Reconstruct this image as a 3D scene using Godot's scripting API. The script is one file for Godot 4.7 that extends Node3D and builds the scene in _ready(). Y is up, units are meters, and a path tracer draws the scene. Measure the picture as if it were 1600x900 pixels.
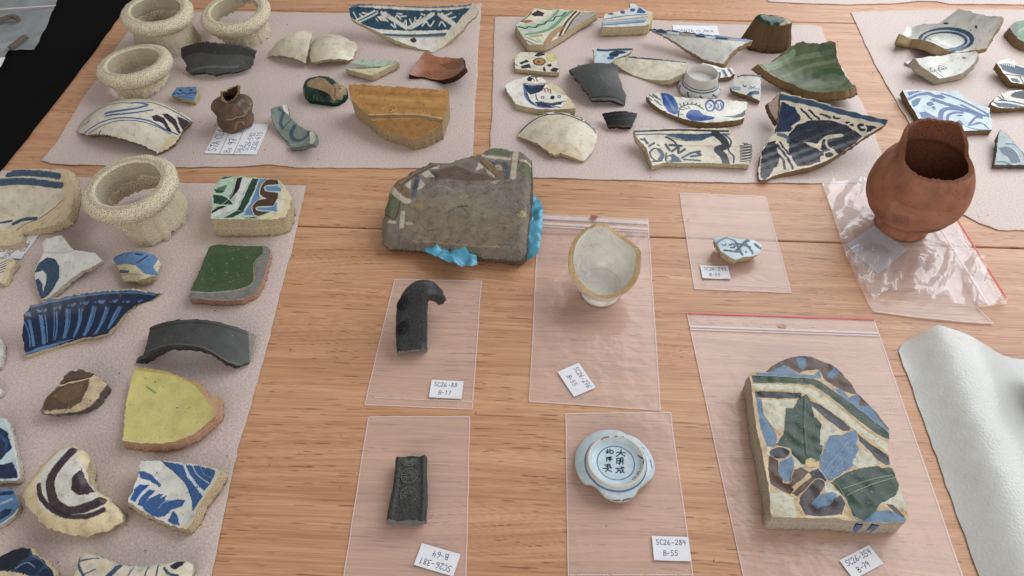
extends Node3D
# A table of excavated pottery: sherds, vessel necks, small vessels, plastic bags and paper labels on sheets of packing foam.
# Plan positions are millimetres on the table top: x to the side, z towards the viewer; heights are millimetres above it.

const MM := 0.001
var noise := FastNoiseLite.new()
var jag := PackedFloat32Array()          # 128 x 128 table of noise, used for brush wobble
var soft := PackedFloat32Array()         # the same, slower
var mats := {}
var grain: Texture2D
var rough_map: Texture2D
var pit_map: Texture2D
var speck_map: Texture2D
var foam_map: Texture2D
var foam_bump: Texture2D
var used := {}
var pal := {
	"white": Color8(222, 220, 213), "cream": Color8(212, 206, 190), "bone": Color8(206, 198, 180), "grey_white": Color8(206, 207, 202),
	"ice": Color8(190, 208, 216), "sky": Color8(128, 164, 194), "blue": Color8(52, 86, 140), "cobalt": Color8(44, 80, 150), "steel": Color8(92, 128, 170),
	"navy": Color8(30, 46, 74), "ink": Color8(34, 40, 52), "slate": Color8(50, 72, 98), "teal": Color8(38, 72, 92), "black": Color8(22, 22, 24),
	"charcoal": Color8(70, 72, 73), "ash": Color8(122, 121, 116), "purple": Color8(50, 40, 46), "umber": Color8(72, 48, 36), "brown": Color8(92, 74, 60),
	"ochre": Color8(180, 136, 84), "amber": Color8(150, 110, 66), "tan": Color8(190, 166, 130), "sand": Color8(212, 198, 164), "biscuit": Color8(206, 188, 156),
	"pink": Color8(200, 160, 136), "rust": Color8(138, 90, 68), "red": Color8(152, 102, 78), "yellow": Color8(204, 196, 128), "lemon": Color8(206, 200, 140),
	"green": Color8(34, 68, 44), "moss": Color8(92, 104, 76), "leaf": Color8(70, 118, 84), "mint": Color8(170, 194, 174), "celadon": Color8(122, 136, 130),
	"grey": Color8(150, 150, 146), "mud": Color8(120, 111, 102), "clay": Color8(150, 126, 96), "orange": Color8(196, 158, 132), "wood_brown": Color8(124, 100, 74),
	"gold": Color8(200, 182, 138), "pine": Color8(28, 58, 48), "denim": Color8(92, 128, 172), "pen": Color8(42, 44, 66), "worn_blue": Color8(84, 116, 152), "pale_clay": Color8(222, 211, 184), "olive": Color8(66, 86, 58), "dull_white": Color8(194, 194, 176), "paper": Color8(226, 228, 234),
}


func _ready() -> void:
	# camera: a phone held over the near side of the table
	var cam := Camera3D.new()
	cam.name = "camera"
	add_child(cam)
	cam.position = Vector3(0, 0.5, 0.4425)
	cam.rotation_degrees = Vector3(-48.5, 0, 0)
	cam.fov = 42.744
	cam.near = 0.02
	cam.far = 20.0
	cam.current = true
	# the dim room around the table
	var env := Environment.new()
	env.background_mode = Environment.BG_COLOR
	env.background_color = Color(0.80, 0.78, 0.76)
	env.background_energy_multiplier = 0.5
	env.tonemap_mode = Environment.TONE_MAPPER_LINEAR
	env.tonemap_exposure = 1.06
	env.sdfgi_enabled = true
	env.ssao_enabled = true
	env.ssil_enabled = true
	var we := WorldEnvironment.new()
	we.name = "room_light"
	we.environment = env
	add_child(we)
	# a broad window, far to the side and behind the table
	var win := AreaLight3D.new()
	win.name = "window_light"
	win.area_size = Vector2(2.0, 1.5)
	win.light_color = Color(0.97, 0.985, 1.0)
	win.light_energy = 3.4
	win.area_range = 8.0
	win.shadow_enabled = true
	add_child(win)
	win.look_at_from_position(Vector3(1.2, 1.1, -0.85), Vector3(0.1, 0.0, -0.05))
	# the paler light of the room behind whoever holds the camera
	var room := AreaLight3D.new()
	room.name = "room_window_light"
	room.area_size = Vector2(2.2, 1.4)
	room.light_color = Color(1.0, 0.98, 0.96)
	room.light_energy = 2.3
	room.area_range = 8.0
	room.shadow_enabled = true
	add_child(room)
	room.look_at_from_position(Vector3(-0.2, 1.1, 2.2), Vector3(0.0, 0.0, -0.1))
	prepare()
	mats["film"] = film(0.14, Color(0.97, 0.92, 0.91), 0.2)
	mats["film"].metallic_specular = 0.32
	mats["film"].heightmap_scale = 0.035
	mats["loose_film"] = film(0.2, Color(0.94, 0.93, 0.93), 0.16)
	mats["bead"] = film(0.5, Color(0.95, 0.9, 0.9), 0.3)
	pal["slate_grey"] = Color8(74, 76, 74)
	pal["crumb"] = Color8(226, 194, 146)
	mats["stripe"] = plain(pal["worn_blue"], 0.35)
	mats["dark_stamp"] = plain(Color8(26, 27, 29), 0.5)
	mats["grey_stamp"] = plain(Color8(96, 97, 94), 0.5)
	lay_the_table()
	lay_the_foam()
	lay_the_black_cloth()
	lay_the_bags()
	stand_the_necks()
	stand_the_vessels()
	lay_the_marked_dish()
	lay_the_handles()
	crumple_the_blue_bag()
	finds_set_out_singly()
	sherds_by_the_black_cloth()
	sherds_on_the_middle_sheet()
	sherds_on_the_pale_sheet()
	sherds_on_the_near_sheet()
	small_pieces_at_the_edge()
	lay_the_labels()
	crumbs()

# ---------------------------------------------------------------- naming

func called(n: String) -> String:
	used[n] = used.get(n, 0) + 1
	return n if used[n] == 1 else "%s_%03d" % [n, used[n] - 1]

func tag(o: Node3D, label: String, category: String, group := "") -> void:
	o.set_meta("label", label)
	o.set_meta("category", category)
	if group != "":
		o.set_meta("group", group)

func thing(n: String, label: String, category: String, group: String, at: Vector3) -> Node3D:
	var o := Node3D.new()
	o.name = called(n)
	add_child(o)
	o.position = at * MM
	tag(o, label, category, group)
	return o

func part(n: String, m: Mesh, mat: Material, parent: Node3D) -> MeshInstance3D:
	var o := MeshInstance3D.new()
	o.name = n
	o.mesh = m
	o.material_override = mat
	parent.add_child(o, true)
	return o

# ---------------------------------------------------------------- meshes

class Geo:
	var v := PackedVector3Array()
	var uv := PackedVector2Array()
	var i := PackedInt32Array()

	func add(p: Vector3, t := Vector2.ZERO) -> int:
		v.append(p)
		uv.append(t)
		return v.size() - 1

	func tri(a: int, b: int, c: int) -> void:
		i.append(a)
		i.append(b)
		i.append(c)

	func quad(a: int, b: int, c: int, d: int) -> void:
		tri(a, b, c)
		tri(a, c, d)

	func grid(a: int, cols: int, rows: int, wrap := false, flip := false) -> void:
		for r in rows - 1:
			for c in (cols if wrap else cols - 1):
				var d := (c + 1) % cols
				var p := a + r * cols + c
				var q := a + r * cols + d
				if flip:
					quad(p, p + cols, q + cols, q)
				else:
					quad(p, q, q + cols, p + cols)

	func box(c: Vector3, s: Vector3, b := Basis.IDENTITY) -> void:
		var k := [[0, 1, 3, 2], [4, 6, 7, 5], [0, 4, 5, 1], [2, 3, 7, 6], [0, 2, 6, 4], [1, 5, 7, 3]]
		for f in k:
			var n := []
			for e in f:
				n.append(add(c + b * (Vector3(-0.5 if e & 4 == 0 else 0.5, -0.5 if e & 2 == 0 else 0.5, -0.5 if e & 1 == 0 else 0.5) * s)))
			quad(n[0], n[3], n[2], n[1])

	func mesh(flat := false) -> ArrayMesh:
		var vv := v
		var tt := uv
		var ii := i
		if flat:
			vv = PackedVector3Array()
			tt = PackedVector2Array()
			ii = PackedInt32Array()
			for k in i:
				ii.append(vv.size())
				vv.append(v[k])
				tt.append(uv[k])
		var nn := PackedVector3Array()
		nn.resize(vv.size())
		for k in range(0, ii.size(), 3):
			var a := ii[k]
			var b := ii[k + 1]
			var c := ii[k + 2]
			var n := (vv[c] - vv[a]).cross(vv[b] - vv[a])
			nn[a] += n
			nn[b] += n
			nn[c] += n
		for k in nn.size():
			nn[k] = nn[k].normalized() if nn[k].length_squared() > 1e-24 else Vector3.UP
		var arr := []
		arr.resize(Mesh.ARRAY_MAX)
		arr[Mesh.ARRAY_VERTEX] = vv
		arr[Mesh.ARRAY_NORMAL] = nn
		arr[Mesh.ARRAY_TEX_UV] = tt
		arr[Mesh.ARRAY_INDEX] = ii
		var m := ArrayMesh.new()
		m.add_surface_from_arrays(Mesh.PRIMITIVE_TRIANGLES, arr)
		return m

# ---------------------------------------------------------------- painting on glaze and paper

class Canvas:
	var w: int
	var h: int
	var ppm: float
	var ox: float
	var oz: float
	var buf := PackedByteArray()
	var mask := PackedByteArray()
	var hgt := PackedByteArray()
	var jag: PackedFloat32Array
	var soft: PackedFloat32Array
	var pal: Dictionary
	var wob := 1.0
	var wash := 0.14
	var b0 := 0
	var b1 := 0
	var b2 := 0
	var b3 := 0

	func _init(x0: float, z0: float, wide: float, deep: float, p: float, colors: Dictionary, a: PackedFloat32Array, b: PackedFloat32Array) -> void:
		ppm = p
		ox = x0
		oz = z0
		w = clampi(int(ceil(wide * p)), 4, 1400)
		h = clampi(int(ceil(deep * p)), 4, 1400)
		pal = colors
		jag = a
		soft = b
		buf.resize(w * h * 3)
		mask.resize(w * h)

	func base(col: String, mottle := 0.06, fine := 0.04) -> void:
		var c: Color = pal[col]
		var k := 0
		for y in h:
			for x in w:
				var f: float = 1.0 + mottle * soft[(((y >> 1) & 127) << 7) | ((x >> 1) & 127)] + fine * jag[((y * 3 & 127) << 7) | (x * 3 & 127)]
				buf[k] = clampi(int(c.r * 255.0 * f), 0, 255)
				buf[k + 1] = clampi(int(c.g * 255.0 * f), 0, 255)
				buf[k + 2] = clampi(int(c.b * 255.0 * f), 0, 255)
				k += 3

	func relief() -> void:
		hgt.resize(w * h)
		hgt.fill(128)

	func _open(x0: float, y0: float, x1: float, y1: float) -> void:
		mask.fill(0)
		b0 = clampi(int(x0) - 2, 0, w)
		b1 = clampi(int(y0) - 2, 0, h)
		b2 = clampi(int(x1) + 3, 0, w)
		b3 = clampi(int(y1) + 3, 0, h)

	func _lay(col: String, strength: float, dh: int) -> void:
		var c: Color = pal[col]
		var cr := c.r * 255.0
		var cg := c.g * 255.0
		var cb := c.b * 255.0
		for y in range(b1, b3):
			for x in range(b0, b2):
				var a := mask[y * w + x] / 255.0
				if a <= 0.0:
					continue
				if dh != 0 and hgt.size() > 0:
					hgt[y * w + x] = clampi(int(lerpf(hgt[y * w + x], 128 + dh, a)), 0, 255)
				var n: float = soft[((y & 127) << 7) | (x & 127)] * 0.5 + jag[((x >> 1 & 127) << 7) | (y >> 1 & 127)] * 0.6
				a = clampf(a * strength * (1.0 - wash * (0.4 + n)), 0.0, 1.0)
				var k := (y * w + x) * 3
				buf[k] = int(lerpf(buf[k], cr, a))
				buf[k + 1] = int(lerpf(buf[k + 1], cg, a))
				buf[k + 2] = int(lerpf(buf[k + 2], cb, a))

	func to_px(pts: Array) -> PackedVector2Array:
		var o := PackedVector2Array()
		for k in range(0, pts.size() - 1, 2):
			o.append(Vector2((pts[k] - ox) * ppm, (pts[k + 1] - oz) * ppm))
		return o

	func fill(col: String, pts: Array, strength := 1.0, dh := 0) -> void:
		var p := to_px(pts)
		var lo := p[0]
		var hi := p[0]
		for q in p:
			lo = lo.min(q)
			hi = hi.max(q)
		_open(lo.x, lo.y, hi.x, hi.y)
		for y in range(b1, b3):
			for x in range(b0, b2):
				var j: float = jag[((y & 127) << 7) | (x & 127)] * wob
				var l: float = soft[((x & 127) << 7) | (y & 127)] * wob * 1.6
				if Geometry2D.is_point_in_polygon(Vector2(x + 0.5 + j + l, y + 0.5 - j + l), p):
					mask[y * w + x] = 255
		_lay(col, strength, dh)

	func line(col: String, wide: float, pts: Array, strength := 1.0, dh := 0) -> void:
		var raw := to_px(pts)
		var p := PackedVector2Array()
		if raw.size() > 2:
			for k in raw.size() - 1:
				var a := raw[maxi(k - 1, 0)]
				var d := raw[mini(k + 2, raw.size() - 1)]
				for s in 4:
					p.append(raw[k].cubic_interpolate(raw[k + 1], a, d, s / 4.0))
			p.append(raw[raw.size() - 1])
		else:
			p = raw
		var lo := p[0]
		var hi := p[0]
		for q in p:
			lo = lo.min(q)
			hi = hi.max(q)
		var r := maxf(wide * ppm * 0.5, 0.55)
		_open(lo.x - r, lo.y - r, hi.x + r, hi.y + r)
		for k in p.size() - 1:
			var a := p[k]
			var d := p[k + 1] - a
			var l2 := maxf(d.length_squared(), 1e-6)
			for y in range(maxi(int(minf(a.y, a.y + d.y) - r - 2), b1), mini(int(maxf(a.y, a.y + d.y) + r + 3), b3)):
				for x in range(maxi(int(minf(a.x, a.x + d.x) - r - 2), b0), mini(int(maxf(a.x, a.x + d.x) + r + 3), b2)):
					var j: float = jag[((y & 127) << 7) | (x & 127)] * wob * minf(r * 0.3, 1.0)
					var q := Vector2(x + 0.5 + j, y + 0.5 - j)
					var t := clampf((q - a).dot(d) / l2, 0.0, 1.0)
					var c := clampf(r + 0.5 - q.distance_to(a + d * t), 0.0, 1.0)
					if c > 0.0:
						mask[y * w + x] = maxi(mask[y * w + x], int(c * 255.0))
		_lay(col, strength, dh)

	func oval(col: String, cx: float, cz: float, rx: float, rz: float, wide := 0.0, strength := 1.0, dh := 0) -> void:
		var pts := []
		for k in 33:
			pts.append(cx + rx * cos(TAU * k / 32.0))
			pts.append(cz + rz * sin(TAU * k / 32.0))
		if wide > 0.0:
			line(col, wide, pts, strength, dh)
		else:
			fill(col, pts, strength, dh)

	func specks(col: String, n: int, size: float, seed_: int, strength := 0.8) -> void:
		var r := RandomNumberGenerator.new()
		r.seed = seed_
		var c: Color = pal[col]
		for k in n:
			var x0 := r.randi_range(0, w - 1)
			var y0 := r.randi_range(0, h - 1)
			var s := maxf(size * ppm * r.randf_range(0.25, 1.0), 0.5)
			var e := r.randf_range(0.4, 1.0)
			var sg := strength * r.randf_range(0.4, 1.0)
			for y in range(maxi(int(y0 - s), 0), mini(int(y0 + s) + 1, h)):
				for x in range(maxi(int(x0 - s), 0), mini(int(x0 + s) + 1, w)):
					if Vector2((x - x0), (y - y0) / e).length() <= s:
						var q := (y * w + x) * 3
						buf[q] = int(lerpf(buf[q], c.r * 255.0, sg))
						buf[q + 1] = int(lerpf(buf[q + 1], c.g * 255.0, sg))
						buf[q + 2] = int(lerpf(buf[q + 2], c.b * 255.0, sg))

	func crackle(col: String, n: int, size: float, seed_: int, strength := 0.35) -> void:
		var r := RandomNumberGenerator.new()
		r.seed = seed_
		var keep := wash
		wash = 0.1
		for k in n:
			var x := ox + r.randf() * w / ppm
			var z := oz + r.randf() * h / ppm
			var a := r.randf() * TAU
			var pts := [x, z]
			for s in 4:
				a += r.randf_range(-0.9, 0.9)
				x += cos(a) * size
				z += sin(a) * size
				pts.append(x)
				pts.append(z)
			line(col, 0.2, pts, strength)
		wash = keep

	func wear(dirt: float, chips: int, seed_: int) -> void:
		var k := 0
		for y in h:
			for x in w:
				var n: float = soft[((y & 127) << 7) | (x & 127)]
				var m: float = jag[((x & 127) << 7) | (y & 127)]
				var f := 1.0 + m * 0.045 - dirt * maxf(n * 0.7 + m * 0.5 - 0.12, 0.0)
				buf[k] = clampi(int(buf[k] * f), 0, 255)
				buf[k + 1] = clampi(int(buf[k + 1] * f), 0, 255)
				buf[k + 2] = clampi(int(buf[k + 2] * (f - dirt * 0.03)), 0, 255)
				k += 3
		specks("sand", chips, 0.55, seed_, 0.7)
		specks("umber", chips, 0.4, seed_ + 7, 0.5)

	func texture() -> ImageTexture:
		return ImageTexture.create_from_image(Image.create_from_data(w, h, false, Image.FORMAT_RGB8, buf))

	func height_texture() -> ImageTexture:
		var im := Image.create_from_data(w, h, false, Image.FORMAT_L8, hgt)
		im.resize(w / 2, h / 2, Image.INTERPOLATE_BILINEAR)
		im.resize(w, h, Image.INTERPOLATE_CUBIC)
		return ImageTexture.create_from_image(im)

# strokes of a hand-written alphabet, in a box one unit tall and about 0.6 wide
func letter(c: String) -> Array:
	match c:
		"S": return [[0.55, 0.12, 0.3, 0.0, 0.08, 0.2, 0.3, 0.48, 0.52, 0.72, 0.3, 1.0, 0.02, 0.88]]
		"C": return [[0.55, 0.15, 0.3, 0.0, 0.05, 0.35, 0.08, 0.75, 0.3, 1.0, 0.55, 0.88]]
		"T": return [[0.0, 0.05, 0.6, 0.0], [0.3, 0.02, 0.28, 1.0]]
		"A": return [[0.0, 1.0, 0.28, 0.0, 0.55, 1.0], [0.12, 0.66, 0.46, 0.62]]
		"L": return [[0.1, 0.0, 0.06, 0.98, 0.52, 0.94]]
		"N": return [[0.04, 1.0, 0.08, 0.0, 0.48, 1.0, 0.52, 0.0]]
		"R": return [[0.06, 1.0, 0.08, 0.02, 0.45, 0.1, 0.42, 0.4, 0.1, 0.52], [0.2, 0.52, 0.55, 1.0]]
		"B": return [[0.1, 0.02, 0.08, 1.0], [0.08, 0.04, 0.48, 0.12, 0.44, 0.4, 0.14, 0.48, 0.52, 0.6, 0.5, 0.9, 0.08, 1.0]]
		"O", "0": return [[0.3, 0.0, 0.05, 0.4, 0.12, 0.9, 0.34, 1.0, 0.55, 0.6, 0.48, 0.12, 0.28, 0.0]]
		"1": return [[0.18, 0.22, 0.33, 0.0, 0.28, 1.0]]
		"2": return [[0.05, 0.2, 0.28, 0.0, 0.5, 0.22, 0.3, 0.6, 0.02, 1.0], [0.02, 1.0, 0.56, 0.94]]
		"3": return [[0.06, 0.06, 0.4, 0.04, 0.46, 0.26, 0.2, 0.46, 0.5, 0.62, 0.44, 0.94, 0.04, 0.96]]
		"4": return [[0.12, 0.0, 0.05, 0.5, 0.5, 0.5], [0.44, 0.05, 0.38, 1.0]]
		"5": return [[0.5, 0.02, 0.12, 0.04], [0.12, 0.04, 0.08, 0.45, 0.4, 0.45, 0.5, 0.75, 0.3, 1.0, 0.02, 0.94]]
		"6": return [[0.45, 0.0, 0.14, 0.3, 0.05, 0.75, 0.26, 1.0, 0.48, 0.78, 0.34, 0.55, 0.08, 0.7]]
		"7": return [[0.04, 0.06, 0.52, 0.02, 0.2, 1.0], [0.12, 0.52, 0.46, 0.5]]
		"8": return [[0.46, 0.14, 0.26, 0.0, 0.08, 0.2, 0.3, 0.45, 0.5, 0.75, 0.28, 1.0, 0.05, 0.8, 0.28, 0.46, 0.46, 0.14]]
		"9": return [[0.48, 0.2, 0.26, 0.0, 0.06, 0.25, 0.24, 0.48, 0.46, 0.24], [0.48, 0.16, 0.4, 1.0]]
		"-": return [[0.1, 0.55, 0.5, 0.5]]
		"o": return [[0.28, 0.45, 0.08, 0.7, 0.2, 1.0, 0.44, 0.85, 0.44, 0.55, 0.26, 0.45]]
		"u": return [[0.06, 0.45, 0.08, 0.9, 0.3, 1.0, 0.46, 0.5], [0.46, 0.45, 0.5, 1.0]]
		"s": return [[0.44, 0.5, 0.2, 0.45, 0.14, 0.65, 0.42, 0.8, 0.3, 1.0, 0.04, 0.96]]
	return []

func write(c: Canvas, text: String, x: float, z: float, size: float, wide := 0.45, col := "pen", turn := 0.0) -> void:
	c.wash = 0.1
	c.wob = 0.35
	var r := RandomNumberGenerator.new()
	r.seed = text.hash()
	var at := 0.0
	for k in text.length():
		var sh := r.randf_range(-0.06, 0.06)
		var sl := r.randf_range(-0.06, 0.14)
		for st in letter(text[k]):
			var pts := []
			for n in range(0, st.size(), 2):
				var u: float = (at + st[n] + sl * (1.0 - st[n + 1])) * size
				var v: float = (st[n + 1] + sh) * size
				pts.append(x + u * cos(turn) - v * sin(turn))
				pts.append(z + u * sin(turn) + v * cos(turn))
			c.line(col, wide, pts, 0.95)
		at += 0.4 if text[k] == " " else 0.72

# ---------------------------------------------------------------- materials

func noise_image(size: int, freq: float, seed_: int, octaves := 3, kind := FastNoiseLite.TYPE_SIMPLEX_SMOOTH) -> Image:
	var n := FastNoiseLite.new()
	n.seed = seed_
	n.noise_type = kind
	n.frequency = freq
	n.fractal_octaves = octaves
	return n.get_seamless_image(size, size, false, false, 0.15, true)

func leveled(im: Image, lo: float, hi: float, cut := -1.0, dark := 0.3) -> ImageTexture:
	var d := im.get_data()
	for k in d.size():
		var f := d[k] / 255.0
		var g := lerpf(lo, hi, f)
		if cut > 0.0 and f < cut:
			g = lerpf(dark, lo, pow(f / cut, 5.0))
		d[k] = clampi(int(g * 255.0), 0, 255)
	return ImageTexture.create_from_image(Image.create_from_data(im.get_width(), im.get_height(), false, Image.FORMAT_L8, d))

func prepare() -> void:
	noise.seed = 11
	noise.frequency = 1.0
	noise.fractal_octaves = 3
	var a := noise_image(128, 0.22, 5, 2)
	var b := noise_image(128, 0.035, 6, 3)
	var da := a.get_data()
	var db := b.get_data()
	jag.resize(128 * 128)
	soft.resize(128 * 128)
	for k in jag.size():
		jag[k] = da[k] / 127.5 - 1.0
		soft[k] = db[k] / 127.5 - 1.0
	grain = leveled(noise_image(256, 0.05, 21, 5), 0.8, 1.0, 0.3, 0.5)
	rough_map = ImageTexture.create_from_image(noise_image(256, 0.06, 22, 5))
	pit_map = leveled(noise_image(512, 0.065, 23, 4), 0.88, 1.0, 0.36, 0.25)
	speck_map = leveled(noise_image(512, 0.085, 27, 3), 0.92, 1.0, 0.37, 0.1)
	foam_map = leveled(noise_image(512, 0.15, 24, 4), 0.84, 1.04)
	foam_bump = ImageTexture.create_from_image(noise_image(512, 0.13, 25, 3))

func rough(col: String, pits := false, scale := 34.0, bump := 0.12, gloss := 0.9, specks := false) -> StandardMaterial3D:
	var key := "%s %s %s %s %s %s" % [col, pits, bump, gloss, scale, specks]
	if mats.has(key):
		return mats[key]
	var m := StandardMaterial3D.new()
	m.albedo_color = pal[col]
	m.albedo_texture = speck_map if specks else pit_map if pits else grain
	m.roughness = gloss
	m.metallic_specular = 0.25
	m.uv1_triplanar = true
	m.uv1_scale = Vector3.ONE * scale
	m.heightmap_enabled = true
	m.heightmap_texture = rough_map
	m.heightmap_scale = bump * 0.4
	mats[key] = m
	return m

func plain(col: Color, gloss := 0.5, spec := 0.5) -> StandardMaterial3D:
	var m := StandardMaterial3D.new()
	m.albedo_color = col
	m.roughness = gloss
	m.metallic_specular = spec
	return m

func glaze(c: Canvas, gloss := 0.28) -> StandardMaterial3D:
	var m := StandardMaterial3D.new()
	m.albedo_texture = c.texture()
	m.roughness = gloss
	m.metallic_specular = 0.42
	m.texture_repeat = false
	if c.hgt.size() > 0:
		m.heightmap_enabled = true
		m.heightmap_texture = c.height_texture()
		m.heightmap_scale = 0.17
	return m

func film(alpha: float, col := Color(0.93, 0.9, 0.9), gloss := 0.22) -> StandardMaterial3D:
	var m := plain(Color(col.r, col.g, col.b, alpha), gloss, 0.5)
	m.transparency = BaseMaterial3D.TRANSPARENCY_ALPHA
	m.cull_mode = BaseMaterial3D.CULL_DISABLED
	m.uv1_triplanar = true
	m.uv1_world_triplanar = true
	m.uv1_scale = Vector3.ONE * 5.0
	m.heightmap_enabled = true
	m.heightmap_texture = rough_map
	m.heightmap_scale = 0.06
	return m

# ---------------------------------------------------------------- sherds

class Sherd:
	var node: Node3D
	var edge := PackedVector2Array()
	var q: Array
	var t := 7.0
	var flare := 0.0
	var ragged := 0.7
	var round_ := 0.0
	var low := 1.3
	var step := 3.2
	var bumpy := 0.12
	var rib := []
	var gloss := 0.2
	var vert := 0.0
	var dirt := 0.3
	var body: Material
	var face := "painted_face"
	var c: Canvas

func turn_of(p: PackedVector2Array) -> float:
	var a := 0.0
	for k in p.size():
		a += p[k].cross(p[(k + 1) % p.size()])
	return a

# outline: x, z pairs round the middle of the piece; q: height = q0 + q1 x + q2 z + q3 xx + q4 xz + q5 zz
func sherd(n: String, label: String, category: String, group: String, at: Array, outline: Array, q: Array, body: String, tone: String, o := {}) -> Sherd:
	var s := Sherd.new()
	s.node = thing(n, label, category, group, Vector3(at[0], 0, at[1]))
	s.q = q
	for k in ["t", "flare", "ragged", "round_", "low", "step", "bumpy", "gloss", "face", "rib", "vert", "dirt"]:
		if o.has(k):
			s.set(k, o[k])
	s.body = rough(body, o.get("pits", false), 34.0, o.get("bump", 0.12))
	var p := PackedVector2Array()
	for k in range(0, outline.size(), 2):
		p.append(Vector2(outline[k], outline[k + 1]))
	if turn_of(p) < 0.0:
		p.reverse()
	var off := Vector2(at[0], at[1])
	for k in p.size():
		var a := p[k]
		var b := p[(k + 1) % p.size()]
		var m := maxi(1, int(round(a.distance_to(b) / 2.2)))
		for j in m:
			var e := a.lerp(b, float(j) / m)
			var f := (e + off) * 0.22
			s.edge.append(e + Vector2(noise.get_noise_2dv(f), noise.get_noise_2dv(f + Vector2(91, 17))) * s.ragged * 1.6)
	var lo := s.edge[0]
	var hi := s.edge[0]
	for e in s.edge:
		lo = lo.min(e)
		hi = hi.max(e)
	lo -= Vector2(1, 1)
	hi += Vector2(1, 1)
	s.c = Canvas.new(lo.x, lo.y, hi.x - lo.x, hi.y - lo.y, o.get("ppm", 2.6), pal, jag, soft)
	s.c.base(tone, o.get("mottle", 0.07), o.get("fine", 0.05))
	return s

func height(s: Sherd, p: Vector2) -> float:
	var q := s.q
	var h: float = q[0] + q[1] * p.x + q[2] * p.y + q[3] * p.x * p.x + q[4] * p.x * p.y + q[5] * p.y * p.y
	h += s.bumpy * 2.0 * noise.get_noise_2d(p.x * 0.12 + s.edge[0].x, p.y * 0.12)
	if s.rib.size() > 0:
		h += s.rib[0] * sin(p.x * s.rib[1] + p.y * s.rib[2])
	if s.round_ > 0.0:
		var d := 1e9
		var near := Vector2.ZERO
		for k in s.edge.size():
			d = minf(d, p.distance_squared_to(s.edge[k]))
		d = sqrt(d)
		if d < s.round_:
			h -= s.round_ - sqrt(maxf(s.round_ * s.round_ - (s.round_ - d) * (s.round_ - d), 0.0))
	return maxf(h, s.low + 0.6)

func finish(s: Sherd) -> Node3D:
	var n := s.edge.size()
	var pts := s.edge.duplicate()
	var lo := s.edge[0]
	var hi := s.edge[0]
	for e in s.edge:
		lo = lo.min(e)
		hi = hi.max(e)
	var st := s.step
	var row := 0
	var z := lo.y
	while z < hi.y:
		var x := lo.x + (0.5 * st if row % 2 else 0.0)
		while x < hi.x:
			var p := Vector2(x, z)
			if Geometry2D.is_point_in_polygon(p, s.edge):
				var ok := true
				for e in s.edge:
					if e.distance_squared_to(p) < st * st * 0.3:
						ok = false
						break
				if ok:
					pts.append(p)
			x += st
		z += st * 0.87
		row += 1
	var tris := Geometry2D.triangulate_delaunay(pts)
	var size := Vector2(s.c.w, s.c.h) / s.c.ppm
	var org := Vector2(s.c.ox, s.c.oz)
	var top := Geo.new()
	var tops := PackedVector3Array()
	var downs := PackedVector3Array()
	for p in pts:
		var h := height(s, p)
		tops.append(Vector3(p.x, h, p.y))
		var g := Vector3(-(s.q[1] + 2 * s.q[3] * p.x + s.q[4] * p.y), 1, -(s.q[2] + 2 * s.q[5] * p.y + s.q[4] * p.x))
		downs.append((-g.normalized()).lerp(Vector3.DOWN, s.vert).normalized())
		top.add(tops[tops.size() - 1] * MM, (p - org) / size)
	var body := Geo.new()
	var under := PackedInt32Array()
	for k in range(0, tris.size(), 3):
		var a := tris[k]
		var b := tris[k + 1]
		var c := tris[k + 2]
		if a < n and b < n and c < n and not Geometry2D.is_point_in_polygon((pts[a] + pts[b] + pts[c]) / 3.0, s.edge):
			continue
		if (pts[b] - pts[a]).cross(pts[c] - pts[a]) < 0.0:
			var e := b
			b = c
			c = e
		top.tri(a, b, c)
		under.append_array([a, c, b])
	# the broken edge: five rings that go down the thickness with a rough break, then the underside
	var rings := 5
	for r in rings:
		var f := float(r) / (rings - 1)
		for k in n:
			var out := (s.edge[(k + 1) % n] - s.edge[(k + n - 1) % n]).orthogonal().normalized()
			var p := tops[k] + downs[k] * s.t * f
			var w := s.flare * f
			if r > 0:
				w += s.ragged * 1.5 * noise.get_noise_3d(p.x * 0.3, p.y * 0.3 + 7.0, p.z * 0.3) - s.ragged * 0.5 * absf(f - 0.5)
			p += Vector3(out.x, 0, out.y) * w
			p.y = maxf(p.y, s.low + 0.05 * (rings - r))
			body.add(p * MM)
	var a0 := body.v.size()
	for r in rings - 1:
		for k in n:
			var l := (k + 1) % n
			body.quad(r * n + k, (r + 1) * n + k, (r + 1) * n + l, r * n + l)
	for k in range(n, pts.size()):
		var p := tops[k] + downs[k] * s.t
		p.y = maxf(p.y, s.low)
		body.add(p * MM)
	for k in under:
		body.i.append((rings - 1) * n + k if k < n else a0 + k - n)
	s.c.wear(s.dirt, int(s.c.w * s.c.h / 1100.0), n)
	part(s.face, top.mesh(), glaze(s.c, s.gloss), s.node)
	part("broken_edge", body.mesh(), s.body, s.node)
	return s.node

# ---------------------------------------------------------------- turned vessels

func along(table: Array, x: float, col := 1) -> float:
	var n := table.size()
	if x <= table[0][0]:
		return table[0][col]
	for k in n - 1:
		if x <= table[k + 1][0]:
			var d: float = table[k + 1][0] - table[k][0]
			var f: float = (x - table[k][0]) / d
			var m0: float = (table[k + 1][col] - table[maxi(k - 1, 0)][col]) / (table[k + 1][0] - table[maxi(k - 1, 0)][0]) * d
			var m1: float = (table[mini(k + 2, n - 1)][col] - table[k][col]) / (table[mini(k + 2, n - 1)][0] - table[k][0]) * d
			var f2 := f * f
			var f3 := f2 * f
			return (2 * f3 - 3 * f2 + 1) * table[k][col] + (f3 - 2 * f2 + f) * m0 * 0.8 + (3 * f2 - 2 * f3) * table[k + 1][col] + (f3 - f2) * m1 * 0.8
	return table[n - 1][col]

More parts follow.
